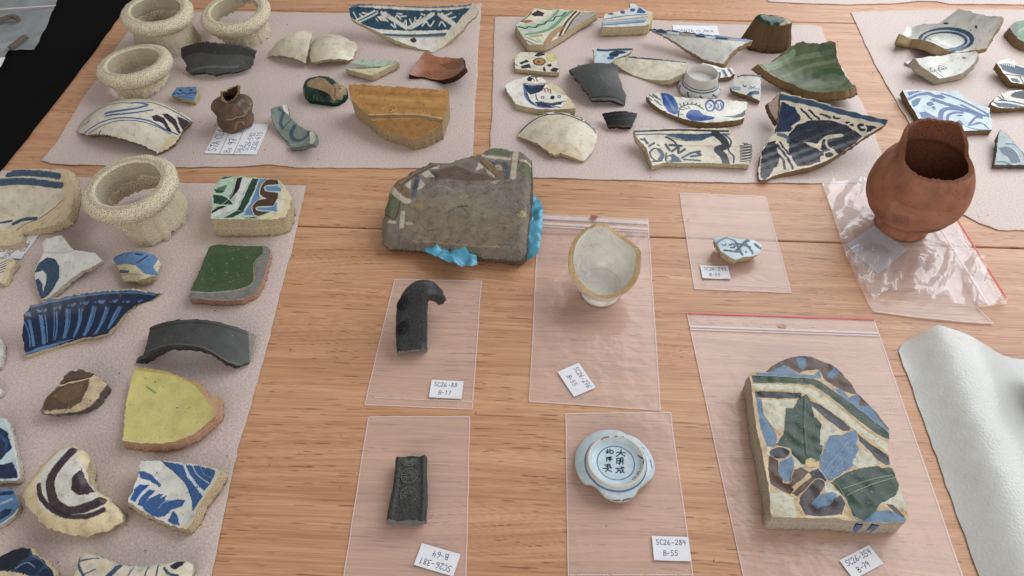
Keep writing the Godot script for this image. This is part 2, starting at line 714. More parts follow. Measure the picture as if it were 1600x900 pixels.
func round_table(table: Array, deg: float) -> float:
	if table.size() == 1:
		return table[0][1]
	var t := table.duplicate()
	t.append([table[0][0] + 360.0, table[0][1]])
	t.push_front([table[table.size() - 1][0] - 360.0, table[table.size() - 1][1]])
	for k in t.size() - 1:
		if deg <= t[k + 1][0]:
			return lerpf(t[k][1], t[k + 1][1], clampf((deg - t[k][0]) / maxf(t[k + 1][0] - t[k][0], 0.01), 0.0, 1.0))
	return t[0][1]

# prof: rows of [height, outer radius, inner radius]; hi and lo: [degrees, height] of the broken (or whole) upper and lower edge; 0 deg is +x, 90 deg is +z
func turned(o: Node3D, prof: Array, hi: Array, lo: Array, skin: Material, inside: Material, brk: Material, opt := {}) -> void:
	var segs: int = opt.get("segs", 112)
	var rows: int = opt.get("rows", 30)
	var rag: float = opt.get("ragged", 0.6)
	var dent: float = opt.get("dent", 0.4)
	var floor_: float = opt.get("floor", -1.0)
	var sd: float = opt.get("seed", 3.0)
	var oval: float = opt.get("oval", 0.0)
	var shell := Geo.new()
	var inner := Geo.new()
	var cols := segs + 1
	var tops := []
	var bots := []
	for c in cols:
		var a := TAU * (c % segs) / segs
		var d := rad_to_deg(a)
		tops.append(round_table(hi, d) + (rag * 2.0 * noise.get_noise_2d(cos(a) * 3.0 + sd, sin(a) * 3.0) + rag * noise.get_noise_2d(cos(a) * 11.0 + sd, sin(a) * 11.0) if hi.size() > 1 else 0.0))
		bots.append(round_table(lo, d) + (rag * 2.5 * noise.get_noise_2d(cos(a) * 4.0 + sd, 9.0 + sin(a) * 4.0) + rag * 1.6 * noise.get_noise_2d(cos(a) * 13.0 + sd, sin(a) * 13.0) if lo.size() > 1 else 0.0))
	for r in rows:
		var f := float(r) / (rows - 1)
		for c in cols:
			var a := TAU * (c % segs) / segs
			var e := Vector3(cos(a), 0, sin(a))
			var y: float = lerpf(bots[c], tops[c], f)
			var ro := along(prof, y, 1) * (1.0 + oval * cos(2.0 * a)) + dent * 2.0 * noise.get_noise_3d(e.x * 1.6 + sd, y * 0.04, e.z * 1.6) + dent * 0.6 * noise.get_noise_3d(e.x * 7.0 + sd, y * 0.2, e.z * 7.0)
			shell.add((e * ro + Vector3(0, y, 0)) * MM, Vector2(float(c) / segs, f))
			var yi := lerpf(maxf(bots[c], floor_), tops[c], f)
			var ri := maxf(along(prof, yi, 2) * (1.0 + oval * cos(2.0 * a)), 0.5) + dent * noise.get_noise_3d(e.x * 1.6 + sd, yi * 0.04 + 4.0, e.z * 1.6)
			inner.add((e * ri + Vector3(0, yi, 0)) * MM, Vector2(float(c) / segs, f))
	shell.grid(0, cols, rows)
	inner.grid(0, cols, rows, false, true)
	if floor_ > -0.5:
		var m := inner.add(Vector3(0, floor_ * MM, 0), Vector2(0.5, 0))
		for c in segs:
			inner.tri(m, c, c + 1)
		var b := shell.add(Vector3(0, lo[0][1] * MM, 0), Vector2(0.5, 0))
		for c in segs:
			shell.tri(b, c + 1, c)
	for which in [rows - 1, 0]:
		if which == 0 and floor_ > -0.5:
			continue
		var brim := Geo.new()
		var s0 := brim.v.size()
		for k in 4:
			var f := k / 3.0
			for c in cols:
				var p := shell.v[which * cols + c].lerp(inner.v[which * cols + c], f)
				if k == 1 or k == 2:
					p.y += (rag * 0.8 * noise.get_noise_3d(p.x * 400.0, 3.0 + k, p.z * 400.0) + (0.25 if which > 0 else -0.25)) * MM
				brim.add(p)
		brim.grid(s0, cols, 4, false, which == 0)
		part(opt.get("rim", "broken_edge") if which > 0 else "torn_base", brim.mesh(), brk, o)
	part("outer_wall", shell.mesh(), skin, o)
	part("inner_wall", inner.mesh(), inside, o)

# ---------------------------------------------------------------- sheets, bags, labels

# a thin sheet over an outline, lifted by a height function
func sheet(n: String, pts: Array, parent: Node3D, mat: Material, thick: float, lift: Callable, step := 12.0, ragged := 0.0, centre := Vector2.ZERO, flat := false) -> MeshInstance3D:
	var edge := PackedVector2Array()
	for k in range(0, pts.size(), 2):
		var a := Vector2(pts[k], pts[k + 1]) - centre
		var b := Vector2(pts[(k + 2) % pts.size()], pts[(k + 3) % pts.size()]) - centre
		var m := maxi(1, int(round(a.distance_to(b) / (step * 0.7))))
		for j in m:
			var e := a.lerp(b, float(j) / m)
			edge.append(e + Vector2(noise.get_noise_2dv(e * 0.05), noise.get_noise_2dv(e * 0.05 + Vector2(50, 0))) * ragged)
	if turn_of(edge) < 0.0:
		edge.reverse()
	var all := edge.duplicate()
	var lo := edge[0]
	var hi := edge[0]
	for e in edge:
		lo = lo.min(e)
		hi = hi.max(e)
	var z := lo.y + step * 0.4
	var row := 0
	while z < hi.y:
		var x := lo.x + (step * 0.5 if row % 2 else 0.1)
		while x < hi.x:
			var p := Vector2(x, z)
			if Geometry2D.is_point_in_polygon(p, edge):
				var ok := true
				for e in edge:
					if e.distance_squared_to(p) < step * step * 0.2:
						ok = false
						break
				if ok:
					all.append(p)
			x += step
		z += step * 0.87
		row += 1
	var tris := Geometry2D.triangulate_delaunay(all)
	var g := Geo.new()
	var size := hi - lo
	for p in all:
		g.add(Vector3(p.x, lift.call(p + centre) + thick, p.y) * MM, (p - lo) / size)
	var m := all.size()
	var n_edge := edge.size()
	for k in range(0, tris.size(), 3):
		var a := tris[k]
		var b := tris[k + 1]
		var c := tris[k + 2]
		if a < n_edge and b < n_edge and c < n_edge and not Geometry2D.is_point_in_polygon((all[a] + all[b] + all[c]) / 3.0, edge):
			continue
		if (all[b] - all[a]).cross(all[c] - all[a]) < 0.0:
			var e := b
			b = c
			c = e
		g.tri(a, b, c)
	if thick > 0.0:
		var nt := g.i.size()
		for k in all.size():
			g.add(g.v[k] - Vector3(0, thick * MM, 0), g.uv[k])
		for k in range(0, nt, 3):
			g.tri(m + g.i[k], m + g.i[k + 2], m + g.i[k + 1])
		for k in n_edge:
			var l := (k + 1) % n_edge
			g.quad(k, m + k, m + l, l)
	return part(n, g.mesh(flat), mat, parent)

func bar(g: Geo, a: Vector3, b: Vector3, w: float, h: float) -> void:
	var d := (b - a)
	var x := d.normalized()
	var s := x.cross(Vector3.UP).normalized()
	g.box((a + b) * 0.5 * MM, Vector3(d.length(), h, w) * MM, Basis(x, Vector3.UP, -s))

func foam_material(col: Color, bump: float, gloss: float) -> StandardMaterial3D:
	var m := StandardMaterial3D.new()
	m.albedo_color = col
	m.albedo_texture = foam_map
	m.transparency = BaseMaterial3D.TRANSPARENCY_ALPHA
	m.uv1_triplanar = true
	m.uv1_world_triplanar = true
	m.uv1_scale = Vector3.ONE * 5.0
	m.heightmap_enabled = true
	m.heightmap_texture = foam_bump
	m.heightmap_scale = bump
	m.roughness = gloss
	m.metallic_specular = 0.5
	return m

func foam(label: String, pts: Array, lift: Callable, mat := "foam") -> Node3D:
	var c := Vector2.ZERO
	for k in range(0, pts.size(), 2):
		c += Vector2(pts[k], pts[k + 1]) / (pts.size() / 2)
	var holder := Node3D.new()
	var made := sheet("foam_sheet", pts, holder, mats[mat], 1.0, lift, 11.0, 1.2, c)
	holder.remove_child(made)
	made.name = called("foam_sheet")
	add_child(made)
	made.position = Vector3(c.x, 0, c.y) * MM
	made.owner = null
	tag(made, label, "foam sheet", "sheets of packing foam on the table")
	holder.free()
	return made

# corners: four x, z pairs in the order top edge, then bottom edge, as one reads the label
func paper_label(label: String, corners: Array, y: float, curl: float, lines: Callable, n := "paper_label", category := "paper label") -> Node3D:
	var a := Vector2(corners[0], corners[1])
	var b := Vector2(corners[2], corners[3])
	var d := Vector2(corners[6], corners[7])
	var mid := (a + b + d + Vector2(corners[4], corners[5])) / 4.0
	var wide := (a.distance_to(b) + d.distance_to(Vector2(corners[4], corners[5]))) / 2.0
	var deep := (a.distance_to(d) + b.distance_to(Vector2(corners[4], corners[5]))) / 2.0
	var o := thing(n, label, category, "handwritten paper labels", Vector3(mid.x, y, mid.y))
	o.rotation.y = -(b - a).angle()
	var c := Canvas.new(-wide / 2, -deep / 2, wide, deep, 6.0, pal, jag, soft)
	c.base("paper", 0.02, 0.02)
	lines.call(c, wide, deep)
	var m := glaze(c, 0.75)
	var g := Geo.new()
	var cols := 12
	var rows := 7
	for side in 2:
		for r in rows:
			for k in cols:
				var u := float(k) / (cols - 1)
				var v := float(r) / (rows - 1)
				var h := 0.25 - 0.22 * side + curl * (pow(2.0 * u - 1.0, 2.0) * 0.8 + pow(maxf(2.0 * v - 1.2, 0.0), 2.0))
				g.add(Vector3((u - 0.5) * wide, h, (v - 0.5) * deep) * MM, Vector2(u, v))
	g.grid(0, cols, rows)
	g.grid(cols * rows, cols, rows, false, true)
	part("paper", g.mesh(), m, o)
	return o

# ---------------------------------------------------------------- other builders

# a strap bent along points (x, y, z, width, thickness); ribs: rows of [place across -1..1, rise]
func strap(path: Array, ribs: Array, end_round := 1.0) -> Array:
	var c := Curve3D.new()
	var n := path.size()
	for k in n:
		var a := Vector3(path[maxi(k - 1, 0)][0], path[maxi(k - 1, 0)][1], path[maxi(k - 1, 0)][2])
		var b := Vector3(path[mini(k + 1, n - 1)][0], path[mini(k + 1, n - 1)][1], path[mini(k + 1, n - 1)][2])
		c.add_point(Vector3(path[k][0], path[k][1], path[k][2]), (a - b) / 6.0, (b - a) / 6.0)
	c.bake_interval = 0.5
	var total := c.get_baked_length()
	var steps := 44
	var ring := 44
	var g := Geo.new()
	var caps := []
	for s in steps:
		var f := float(s) / (steps - 1)
		var p := c.sample_baked(total * f, true)
		var t := (c.sample_baked(minf(total * f + 1.0, total), true) - c.sample_baked(maxf(total * f - 1.0, 0.0), true)).normalized()
		var pos := f * (n - 1)
		var i := mini(int(pos), n - 2)
		var w := lerpf(path[i][3], path[i + 1][3], pos - i) * 0.5
		var h := lerpf(path[i][4], path[i + 1][4], pos - i) * 0.5
		var side := t.cross(Vector3.UP)
		side = side.normalized() if side.length() > 0.05 else Vector3.BACK
		var up := side.cross(t).normalized()
		for k in ring:
			var a := TAU * k / ring
			var e := 0.45
			var u := signf(cos(a)) * pow(absf(cos(a)), e)
			var v := signf(sin(a)) * pow(absf(sin(a)), e)
			if v > 0.0:
				v += along(ribs, u, 1) / h * smoothstep(0.0, 0.7, v)
			var q := p + side * u * w + up * v * h
			q += (side * cos(a) + up * sin(a)) * 0.5 * noise.get_noise_3d(q.x * 0.12, q.y * 0.12, q.z * 0.12)
			if s == 0 or s == steps - 1:
				q += t * noise.get_noise_3d(q.x * 0.3, q.y * 0.3, q.z * 0.3) * end_round * 2.0
			q.y = maxf(q.y, 1.2)
			g.add(q * MM, Vector2((u + 1.0) * 0.5, f))
	for r in steps - 1:
		for k in ring:
			var l := (k + 1) % ring
			g.quad(r * ring + k, r * ring + l, (r + 1) * ring + l, (r + 1) * ring + k)
	for s in [0, steps - 1]:
		var ends := Geo.new()
		var mid := Vector3.ZERO
		for k in ring:
			mid += g.v[s * ring + k] / ring
		for layer in 3:
			for k in ring:
				var q := g.v[s * ring + k].lerp(mid, layer * 0.36)
				ends.add(q + Vector3(noise.get_noise_3d(q.x * 300, q.y * 300, q.z * 300), noise.get_noise_3d(q.x * 300, q.y * 300, 9), noise.get_noise_3d(q.x * 300, 4, q.z * 300)) * (0.0011 if layer else 0.0))
		var m := ends.add(mid)
		var b := m - ring * 3
		for layer in 2:
			for k in ring:
				var l := (k + 1) % ring
				if s == 0:
					ends.quad(b + layer * ring + k, b + (layer + 1) * ring + k, b + (layer + 1) * ring + l, b + layer * ring + l)
				else:
					ends.quad(b + layer * ring + k, b + layer * ring + l, b + (layer + 1) * ring + l, b + (layer + 1) * ring + k)
		for k in ring:
			var l := (k + 1) % ring
			if s == 0:
				ends.tri(b + 2 * ring + k, m, b + 2 * ring + l)
			else:
				ends.tri(b + 2 * ring + k, b + 2 * ring + l, m)
		caps.append(ends.mesh())
	return [g.mesh(), caps[0], caps[1]]

# a stamped wheel of fine raised spokes, lying in the plane of right and ahead
func rosette(parent: Node3D, at: Vector3, r: float, right: Vector3, ahead: Vector3, mat: Material, from := 0.0, to := TAU) -> void:
	var g := Geo.new()
	var up := ahead.cross(right).normalized()
	if up.y < 0.0:
		up = -up
	var n := 26
	for k in n:
		var a := lerpf(from, to, float(k) / n)
		var b := lerpf(from, to, float(k + 1) / n)
		var p := at + (right * cos(a) + ahead * sin(a)) * r
		var q := at + (right * cos(b) + ahead * sin(b)) * r
		var d := (q - p).normalized()
		g.box((p + q) * 0.5 * MM, Vector3(p.distance_to(q) * 1.15, 0.9, 0.7) * MM, Basis(d, up, d.cross(up)))
	for k in 14:
		var a := lerpf(from, to, (k + 0.5) / 14.0)
		var d := right * cos(a) + ahead * sin(a)
		g.box((at + d * r * 0.58) * MM, Vector3(r * 0.62, 0.7, 0.5) * MM, Basis(d, up, d.cross(up)))
	part("stamped_rosette", g.mesh(), mat, parent)

func bag(label: String, c: Array, o := {}) -> Node3D:
	var p := []
	for k in 4:
		p.append(Vector2(c[k * 2], c[k * 2 + 1]))
	var mid: Vector2 = (p[0] + p[1] + p[2] + p[3]) / 4.0
	var t := thing("plastic_bag", label, "plastic bag", "clear plastic bags laid out on the table", Vector3(mid.x, 0, mid.y))
	var wrinkle: float = o.get("wrinkle", 0.55)
	var sd: float = o.get("seed", 1.0)
	var amp := func(q: Vector2) -> float:
		return 0.35 + wrinkle * (absf(noise.get_noise_2d(q.x * 0.022 + sd * 13.0, q.y * 0.012)) * 1.3 + 0.4 * absf(noise.get_noise_2d(q.x * 0.06 + sd, q.y * 0.05 + 30.0)))
	sheet("film", c, t, mats["film"], 0.3, amp, 5.0, 0.5, mid)
	var bead := Geo.new()
	for k in 4:
		var a: Vector2 = p[k] - mid
		var b: Vector2 = p[(k + 1) % 4] - mid
		if k == 0 and o.get("zip", false):
			continue
		var m := 8
		for j in m:
			var u := a.lerp(b, float(j) / m)
			var v := a.lerp(b, float(j + 1) / m)
			u += Vector2(noise.get_noise_2dv(u * 0.05), noise.get_noise_2dv(u * 0.05 + Vector2(50, 0))) * 0.5
			v += Vector2(noise.get_noise_2dv(v * 0.05), noise.get_noise_2dv(v * 0.05 + Vector2(50, 0))) * 0.5
			bar(bead, Vector3(u.x, 0.75, u.y), Vector3(v.x, 0.75, v.y), 0.7, 0.35)
	part("welded_rim", bead.mesh(), mats["bead"], t)
	var side_l: Vector2 = (p[3] - p[0]).normalized()
	var side_r: Vector2 = (p[2] - p[1]).normalized()
	if o.get("zip", false):
		for d in o.get("strips", [[11.0, 2.0], [14.5, 1.4]]):
			var g := Geo.new()
			var a: Vector2 = p[0] - mid + side_l * d[0]
			var b: Vector2 = p[1] - mid + side_r * d[0]
			for j in 10:
				var u := a.lerp(b, j / 10.0)
				var v := a.lerp(b, (j + 1) / 10.0)
				bar(g, Vector3(u.x, 1.1, u.y), Vector3(v.x, 1.1, v.y), d[1], 1.0)
			part("zip_strip", g.mesh(), mats["bead"], t)
	if o.get("red", false):
		var g := Geo.new()
		bar(g, Vector3(p[0].x - mid.x, 1.0, p[0].y - mid.y + 0.6), Vector3(p[1].x - mid.x, 1.0, p[1].y - mid.y + 0.6), 1.1, 0.5)
		part("red_line", g.mesh(), plain(Color8(214, 62, 70), 0.4), t)
	if o.get("seal", 0.0) > 0.0:
		var g := Geo.new()
		var d: float = o.seal
		var a: Vector2 = p[3] - mid - side_l * d
		var b: Vector2 = p[2] - mid - side_r * d
		var m := 40
		for j in m:
			if (j * 7) % 11 == 3:
				continue
			var u := a.lerp(b, float(j) / m)
			var v := a.lerp(b, (j + 0.8) / m)
			bar(g, Vector3(u.x, 0.9, u.y + 0.3 * (j % 2)), Vector3(v.x, 0.9, v.y), 0.6, 0.4)
		part("seal_line", g.mesh(), mats["bead"], t)
	return t

# the recycling triangle and its row of small raised letters, pressed into a bag's lip
func lip_marks(t: Node3D, at: Vector2, dir: Vector2, n: int, gap: float) -> void:
	for k in n:
		var g := Geo.new()
		var c := at + dir * gap * k
		var nrm := Vector2(dir.y, -dir.x)
		var tri := [c + nrm * 2.2, c - nrm * 1.4 + dir * 2.1, c - nrm * 1.4 - dir * 2.1]
		for j in 3:
			var a: Vector2 = tri[j].lerp(tri[(j + 1) % 3], 0.08)
			var b: Vector2 = tri[j].lerp(tri[(j + 1) % 3], 0.8)
			bar(g, Vector3(a.x, 1.05, a.y), Vector3(b.x, 1.05, b.y), 0.5, 0.25)
		for j in 5:
			var a := c + dir * (gap * 0.42 + j * 1.5) + nrm * (0.9 - 0.3 * (j % 2))
			var b := a - nrm * 1.7 + dir * (0.5 if j % 2 else 0.1)
			bar(g, Vector3(a.x, 1.05, a.y), Vector3(b.x, 1.05, b.y), 0.3, 0.25)
		part("recycling_mark", g.mesh(), mats["bead"], t)

func disc(n: String, parent: Node3D, at: Vector3, rx: float, rz: float, mat: Material) -> void:
	var g := Geo.new()
	var m := g.add(at * MM)
	for k in 20:
		g.add((at + Vector3(rx * cos(TAU * k / 20.0), 0, rz * sin(TAU * k / 20.0))) * MM)
	for k in 20:
		g.tri(m, m + 1 + k, m + 1 + (k + 1) % 20)
	part(n, g.mesh(), mat, parent)

const NECK := [[-52.0, 44.0, 33.0], [-44.0, 40.0, 31.0], [-34.0, 36.0, 29.0], [-25.0, 34.5, 28.5], [-18.0, 36.0, 28.5], [-14.0, 42.5, 28.0], [-7.5, 45.0, 28.2], [-3.0, 43.6, 28.6], [-0.8, 40.6, 30.6], [0.0, 36.6, 33.0]]

func neck(label: String, at: Vector3, k: float, lean: Vector3, lo: Array, col: String, sd: float, grit := 14.0) -> void:
	var o := thing("vessel_neck", label, "vessel neck", "thick-rimmed vessel necks", at)
	o.rotation_degrees = lean
	var prof := []
	for r in NECK:
		prof.append([r[0], r[1] * k, r[2] * k])
	var m := rough(col, true, grit, 0.22, 0.95, grit > 12.0)
	turned(o, prof, [[0, 0.0]], lo, m, m, rough(col, true, 40.0, 0.3), {"seed": sd, "dent": 0.9, "ragged": 1.6, "rim": "rim_lip"})

# a brush stroke of blue glaze run over a tile's edge
func stripe(o: Node3D, c: Array) -> void:
	var g := Geo.new()
	for k in 2:
		for r in 4:
			for j in 4:
				var u := j / 3.0
				var v := r / 3.0
				var p: Vector3 = c[0].lerp(c[3], u).lerp(c[1].lerp(c[2], u), v)
				g.add((p + Vector3(0, 0, -0.8 if k else 0.0)) * MM)
	g.grid(0, 4, 4)
	g.grid(16, 4, 4, false, true)
	part("painted_stripe", g.mesh(), mats["stripe"], o)

func crumbs() -> void:
	var r := RandomNumberGenerator.new()
	r.seed = 77
	var g := Geo.new()
	g.box(Vector3.ZERO, Vector3(1.0, 0.7, 0.8) * MM, Basis(Vector3(1, 2, 3).normalized(), 0.7))
	var mm := MultiMesh.new()
	mm.transform_format = MultiMesh.TRANSFORM_3D
	mm.mesh = g.mesh(true)
	mm.instance_count = 420
	for k in 420:
		var p := Vector3(r.randf_range(-620, 560), 1.6, r.randf_range(-480, 420))
		if p.x > -180.0 and p.z > -60.0:
			p.y = 0.5 if r.randf() < 0.3 else -30.0
		var sz := r.randf_range(0.3, 1.1)
		mm.set_instance_transform(k, Transform3D(Basis(Vector3.UP, r.randf() * TAU).scaled(Vector3.ONE * sz), p * MM))
	var o := MultiMeshInstance3D.new()
	o.name = "soil_crumbs"
	o.multimesh = mm
	o.material_override = rough("clay")
	add_child(o)
	o.set_meta("kind", "stuff")
	tag(o, "fine soil crumbs scattered over the foam sheets and table", "crumbs")

# ---------------------------------------------------------------- the table

func wood(seed_: int) -> ImageTexture:
	var w := 2048
	var h := 640
	var a := FastNoiseLite.new()
	a.seed = seed_
	a.frequency = 1.0
	a.fractal_octaves = 3
	var b := FastNoiseLite.new()
	b.seed = seed_ + 5
	b.frequency = 1.0
	b.fractal_octaves = 2
	var d := PackedByteArray()
	d.resize(w * h * 3)
	var light := Color8(208, 165, 129)
	var dark := Color8(164, 115, 83)
	var knots := [Vector2(1330 + seed_ * 5 % 90, 90), Vector2(620, 400), Vector2(1600, 330)]
	var k := 0
	for y in h:
		var band: float = a.get_noise_1d(y * 0.016 + 7.0)
		for x in w:
			var warp := b.get_noise_2d(x * 0.0010, y * 0.007) * 24.0
			var yy := y + warp
			var kn := 0.0
			for q in knots:
				var dx: float = (x - q.x) / 70.0
				var dy: float = (y - q.y) / 16.0
				var r2 := dx * dx + dy * dy
				if r2 < 6.0:
					var e := exp(-r2)
					yy += dy * e * 22.0
					kn += e * 0.3 + (0.5 if r2 < 0.02 else 0.0)
			var f := kn + 0.42 + 0.28 * a.get_noise_2d(x * 0.0010, yy * 0.05) + 0.3 * a.get_noise_2d(x * 0.0026 + 40.0, yy * 0.26) + 0.42 * b.get_noise_2d(x * 0.008, yy * 0.8 + 90.0) + 0.2 * band
			var p := a.get_noise_2d(x * 0.0095 + 300.0, yy * 0.4)
			var q := 0.0
			if p > 0.46:
				q = minf((p - 0.46) * 4.2, 0.6)
			f = clampf(f, 0.0, 1.0)
			d[k] = int(lerpf(lerpf(light.r, dark.r, f), 0.36, q) * 255.0)
			d[k + 1] = int(lerpf(lerpf(light.g, dark.g, f), 0.22, q) * 255.0)
			d[k + 2] = int(lerpf(lerpf(light.b, dark.b, f), 0.15, q) * 255.0)
			k += 3
	return ImageTexture.create_from_image(Image.create_from_data(w, h, false, Image.FORMAT_RGB8, d))

func table(angle: float, seams: Array, x0: float, x1: float) -> void:
	var t := thing("table", "table of pale reddish wood boards with dark seams, everything lies on it", "table", "", Vector3.ZERO)
	t.rotation.y = angle
	for k in seams.size() - 1:
		var g := Geo.new()
		var a: float = seams[k] + 0.7
		var b: float = seams[k + 1] - 0.7
		var e := 0.8
		var rows := [[-24.0, 0.0], [-e, 0.0], [0.0, e]]
		# cross section from the far edge over the top to the near edge
		var sec := [Vector2(a, -24), Vector2(a, -e), Vector2(a + e, 0), Vector2(b - e, 0), Vector2(b, -e), Vector2(b, -24)]
		for s in sec:
			for x in [x0, x1]:
				g.add(Vector3(x, s.y, s.x) * MM, Vector2((x + 690.0) / 1380.0, (s.x - a) / 430.0))
		for s in 5:
			g.quad(s * 2, s * 2 + 1, s * 2 + 3, s * 2 + 2)
		var m := StandardMaterial3D.new()
		m.albedo_texture = wood(31 + k * 17)
		m.roughness = 0.38
		m.metallic_specular = 0.45
		part("plank", g.mesh(true), m, t)
	var u := Geo.new()
	u.box(Vector3((x0 + x1) * 0.5, -30.0, (seams[0] + seams[seams.size() - 1]) * 0.5) * MM, Vector3(x1 - x0 - 20.0, 10.0, seams[seams.size() - 1] - seams[0] - 20.0) * MM)
	part("underframe", u.mesh(true), plain(Color(0.06, 0.045, 0.035), 0.9), t)

func sherds_by_the_black_cloth() -> void:
	var s: Sherd
	s = sherd("rim_sherd", "long charcoal grey rim sherd standing on edge in front of two beige vessel necks", "pottery sherd", "loose pottery sherds", [-359.6, -354.7], [-44.5, -16.4, -26.3, -10.8, 8.6, -6.3, 34.5, -8.4, 50.1, -10, 46.8, -3, 42.8, 4.9, 28.9, 13, 3.4, 20.4, -29.3, 14.3, -37.1, 6.8, -35.1, 3.1, -42.6, -7.5], [26.775, 0.07432, -1.0659, -0.0090538, -0.0047809, 0.0087888], "charcoal", "charcoal", {"t": 6, "gloss": 0.5, "face": "smoothed_face"})
	s.c.specks("ash", 120, 1.2, 3, 0.35)
	s.c.line("ash", 2, [-29.5, 11.6, -6.1, 13.2, 16.4, 12, 29, 8.2], 0.6)
	s.c.fill("black", [-43.1, -13.8, 8.5, -5.4, 48.4, -8.8, 46.3, -4.1, 7.9, 3.3, -40.3, -6.3], 0.5)
	finish(s)
	s = sherd("white_sherd", "domed white sherd with fine crackle, cut off straight where its neighbour sits", "pottery sherd", "pair of domed white sherds", [-268, -382.9], [-38.5, -3.2, -28.3, -7.4, -14.7, -13, -2.4, -17.5, 14.3, -42.5, 18.2, -20, 17.3, -6.4, 18, 2.3, 16.8, 11.9, 15.8, 18.3, 15.6, 23.7, 8.1, 20.3, -1.8, 16.4, -12.2, 11.7, -26.3, 5.4], [20.587, 0.059713, -0.38197, -0.011868, 0.0092325, -0.0094599], "tan", "bone", {"t": 6, "face": "glazed_face"})
	s.c.crackle("clay", 60, 2.2, 4, 0.25)
	finish(s)
	s = sherd("white_sherd", "smooth domed off-white sherd with a chipped corner, beside a crackled one", "pottery sherd", "pair of domed white sherds", [-220.5, -389.6], [-30.1, -18.1, -28.5, -45.2, -11.2, -25.5, 3.7, -23.3, 12, -19.8, 17.2, -15.7, 19.9, -21, 24.8, -17.6, 26.3, -3.5, 24.8, 6.6, 24.6, 18.6, 19.5, 24.7, 5.2, 28.9, -7, 30.6, -18.4, 30.7, -25.2, 28.5, -28.4, 18.5, -29.1, 2.7], [20.276, -0.14667, 0.01367, -0.012859, 0.0018022, -0.0081481], "tan", "bone", {"t": 6, "face": "glazed_face"})
	s.c.fill("biscuit", [-27, 15.5, -21.9, 14.5, -19.1, 23.3, -22.1, 27, -26.8, 24.7])
	s.c.specks("clay", 14, 1.0, 9, 0.8)
	finish(s)
	s = sherd("bowl_rim_sherd", "large cream bowl rim sherd painted with a dark blue band of white diagonals", "pottery sherd", "loose pottery sherds", [-120.9, -428], [-87.5, -20.2, -74.6, -21.6, -53.3, -20.3, -25.5, -17.9, 7.2, -15.6, 39.9, -13.8, 56.2, -13.3, 70, -13.6, 76, -12.1, 78.2, -8.6, 75.5, -5.3, 65.7, -0.7, 54.2, 6.6, 39.6, 17.1, 27, 28.3, 20.1, 33, 14.2, 29.6, 7.8, 29.4, -8.7, 23.4, -28.5, 15.7, -45.1, 8, -61.7, 0.6, -74.8, -4.4, -84.7, -9.1, -87.2, -15.3], [18.703, 0.032177, -0.91359, 0.00046933, -0.0044516, 0.014304], "sand", "white", {"t": 7.5, "pits": true, "flare": 1})
	s.c.fill("teal", [-87.6, -18.4, -78, -19.3, -53.5, -17.5, -9.3, -13.8, 39.8, -11.3, 67.9, -11.2, 57.6, -5.4, 40.3, 4.1, -9.5, 4.1, -53.5, 2.5, -68.3, -2.2, -84.7, -9.4])
	s.c.line("slate", 2.4, [-87, -20.7, -53.3, -20.6, 7.2, -15.8, 56.2, -13.5, 69.2, -13.4], 0.7)
	s.c.line("white", 3.1, [-51.1, -13.9, -74, -5.5])
	s.c.line("white", 3.1, [-54.4, -14.4, -76.8, -6.8])
	s.c.line("teal", 1.2, [-52.3, -14.2, -75.5, -6.1])
	s.c.line("white", 2.9, [-45.4, -13.5, -13.6, 1.7])
	s.c.line("white", 2.4, [-40.8, -13.1, -9.5, 1.7])
	s.c.line("white", 2.7, [21.7, -9.6, -7.6, 1.5])
	s.c.line("white", 2.2, [18.5, -10.1, -11.2, 0.4])
	s.c.line("white", 2.9, [27.5, -9.1, 46.1, 0.2])
	s.c.line("white", 2.2, [31.6, -9.1, 48.5, -0.7])
	s.c.fill("white", [-51.2, -10.1, -43, -11.6, -38.1, -7.5, -35.7, -4.5, -41.4, -5.8, -46.3, -6.4])
	s.c.fill("white", [-48.8, -4.6, -50.4, -7.7, -53.7, -8.9, -51.2, -5.9])
	s.c.line("white", 1.7, [-35.6, -9.7, -29.1, -7.3, -25.8, -10.5, -20.9, -7.1])
	s.c.line("white", 1.7, [-18.5, -1.2, -14.4, -5.8, -13.6, -0.5])
	s.c.line("white", 1.7, [-33.2, -2.6, -27.5, 0.7, -29.1, -3.8])
	s.c.line("white", 1.4, [-25.7, -12.1, -19.2, -11.3])
	s.c.line("white", 1.4, [-22.5, -9.3, -13.5, -9.5])
	s.c.line("white", 1.7, [-9.5, -6.7, -6.2, -2.1, -2.9, -5.4])
	s.c.line("white", 1.7, [-2.9, -7.6, 0.3, -4.8, 5.3, -8.3])
	s.c.line("white", 1.4, [5.4, -10.3, 10.3, -9.2])
	s.c.line("white", 1.7, [6.8, -0.6, 11.8, -3.8, 16.6, 0.2, 21.6, -4])
	s.c.line("white", 1.7, [28.1, 0, 31.4, -3, 36.3, 0.9])
	s.c.line("white", 1.4, [36.4, -7.7, 44.6, -9.1])
	s.c.line("white", 1.4, [39.6, -4.6, 49.5, -6])
	s.c.line("white", 1.4, [-70, -13.8, -60.2, -12.5])
	s.c.line("white", 1.4, [-81.4, -14.6, -77.4, -9.1])
	s.c.line("white", 1.9, [-73.3, -12.7, -69.2, -9.7])
	s.c.line("teal", 2.9, [-42.6, 9.2, -9.4, 9.5, 36.2, 8.3], 0.85)
	s.c.line("slate", 1.2, [-36.8, 12.4, 33, 10.4], 0.4)
	s.c.fill("cream", [70, -13.3, 78.2, -10.3, 78.2, -7.8, 65.7, -0.7, 54.2, 6.6, 39.6, 17.1, 27, 28.3, 19.3, 33.1, 16, 27.5, 23.5, 21.8, 34.6, 11.1, 46.1, 1.8, 57.6, -5.6, 67.9, -10.9])
	s.c.specks("clay", 60, 0.9, 2, 0.8)
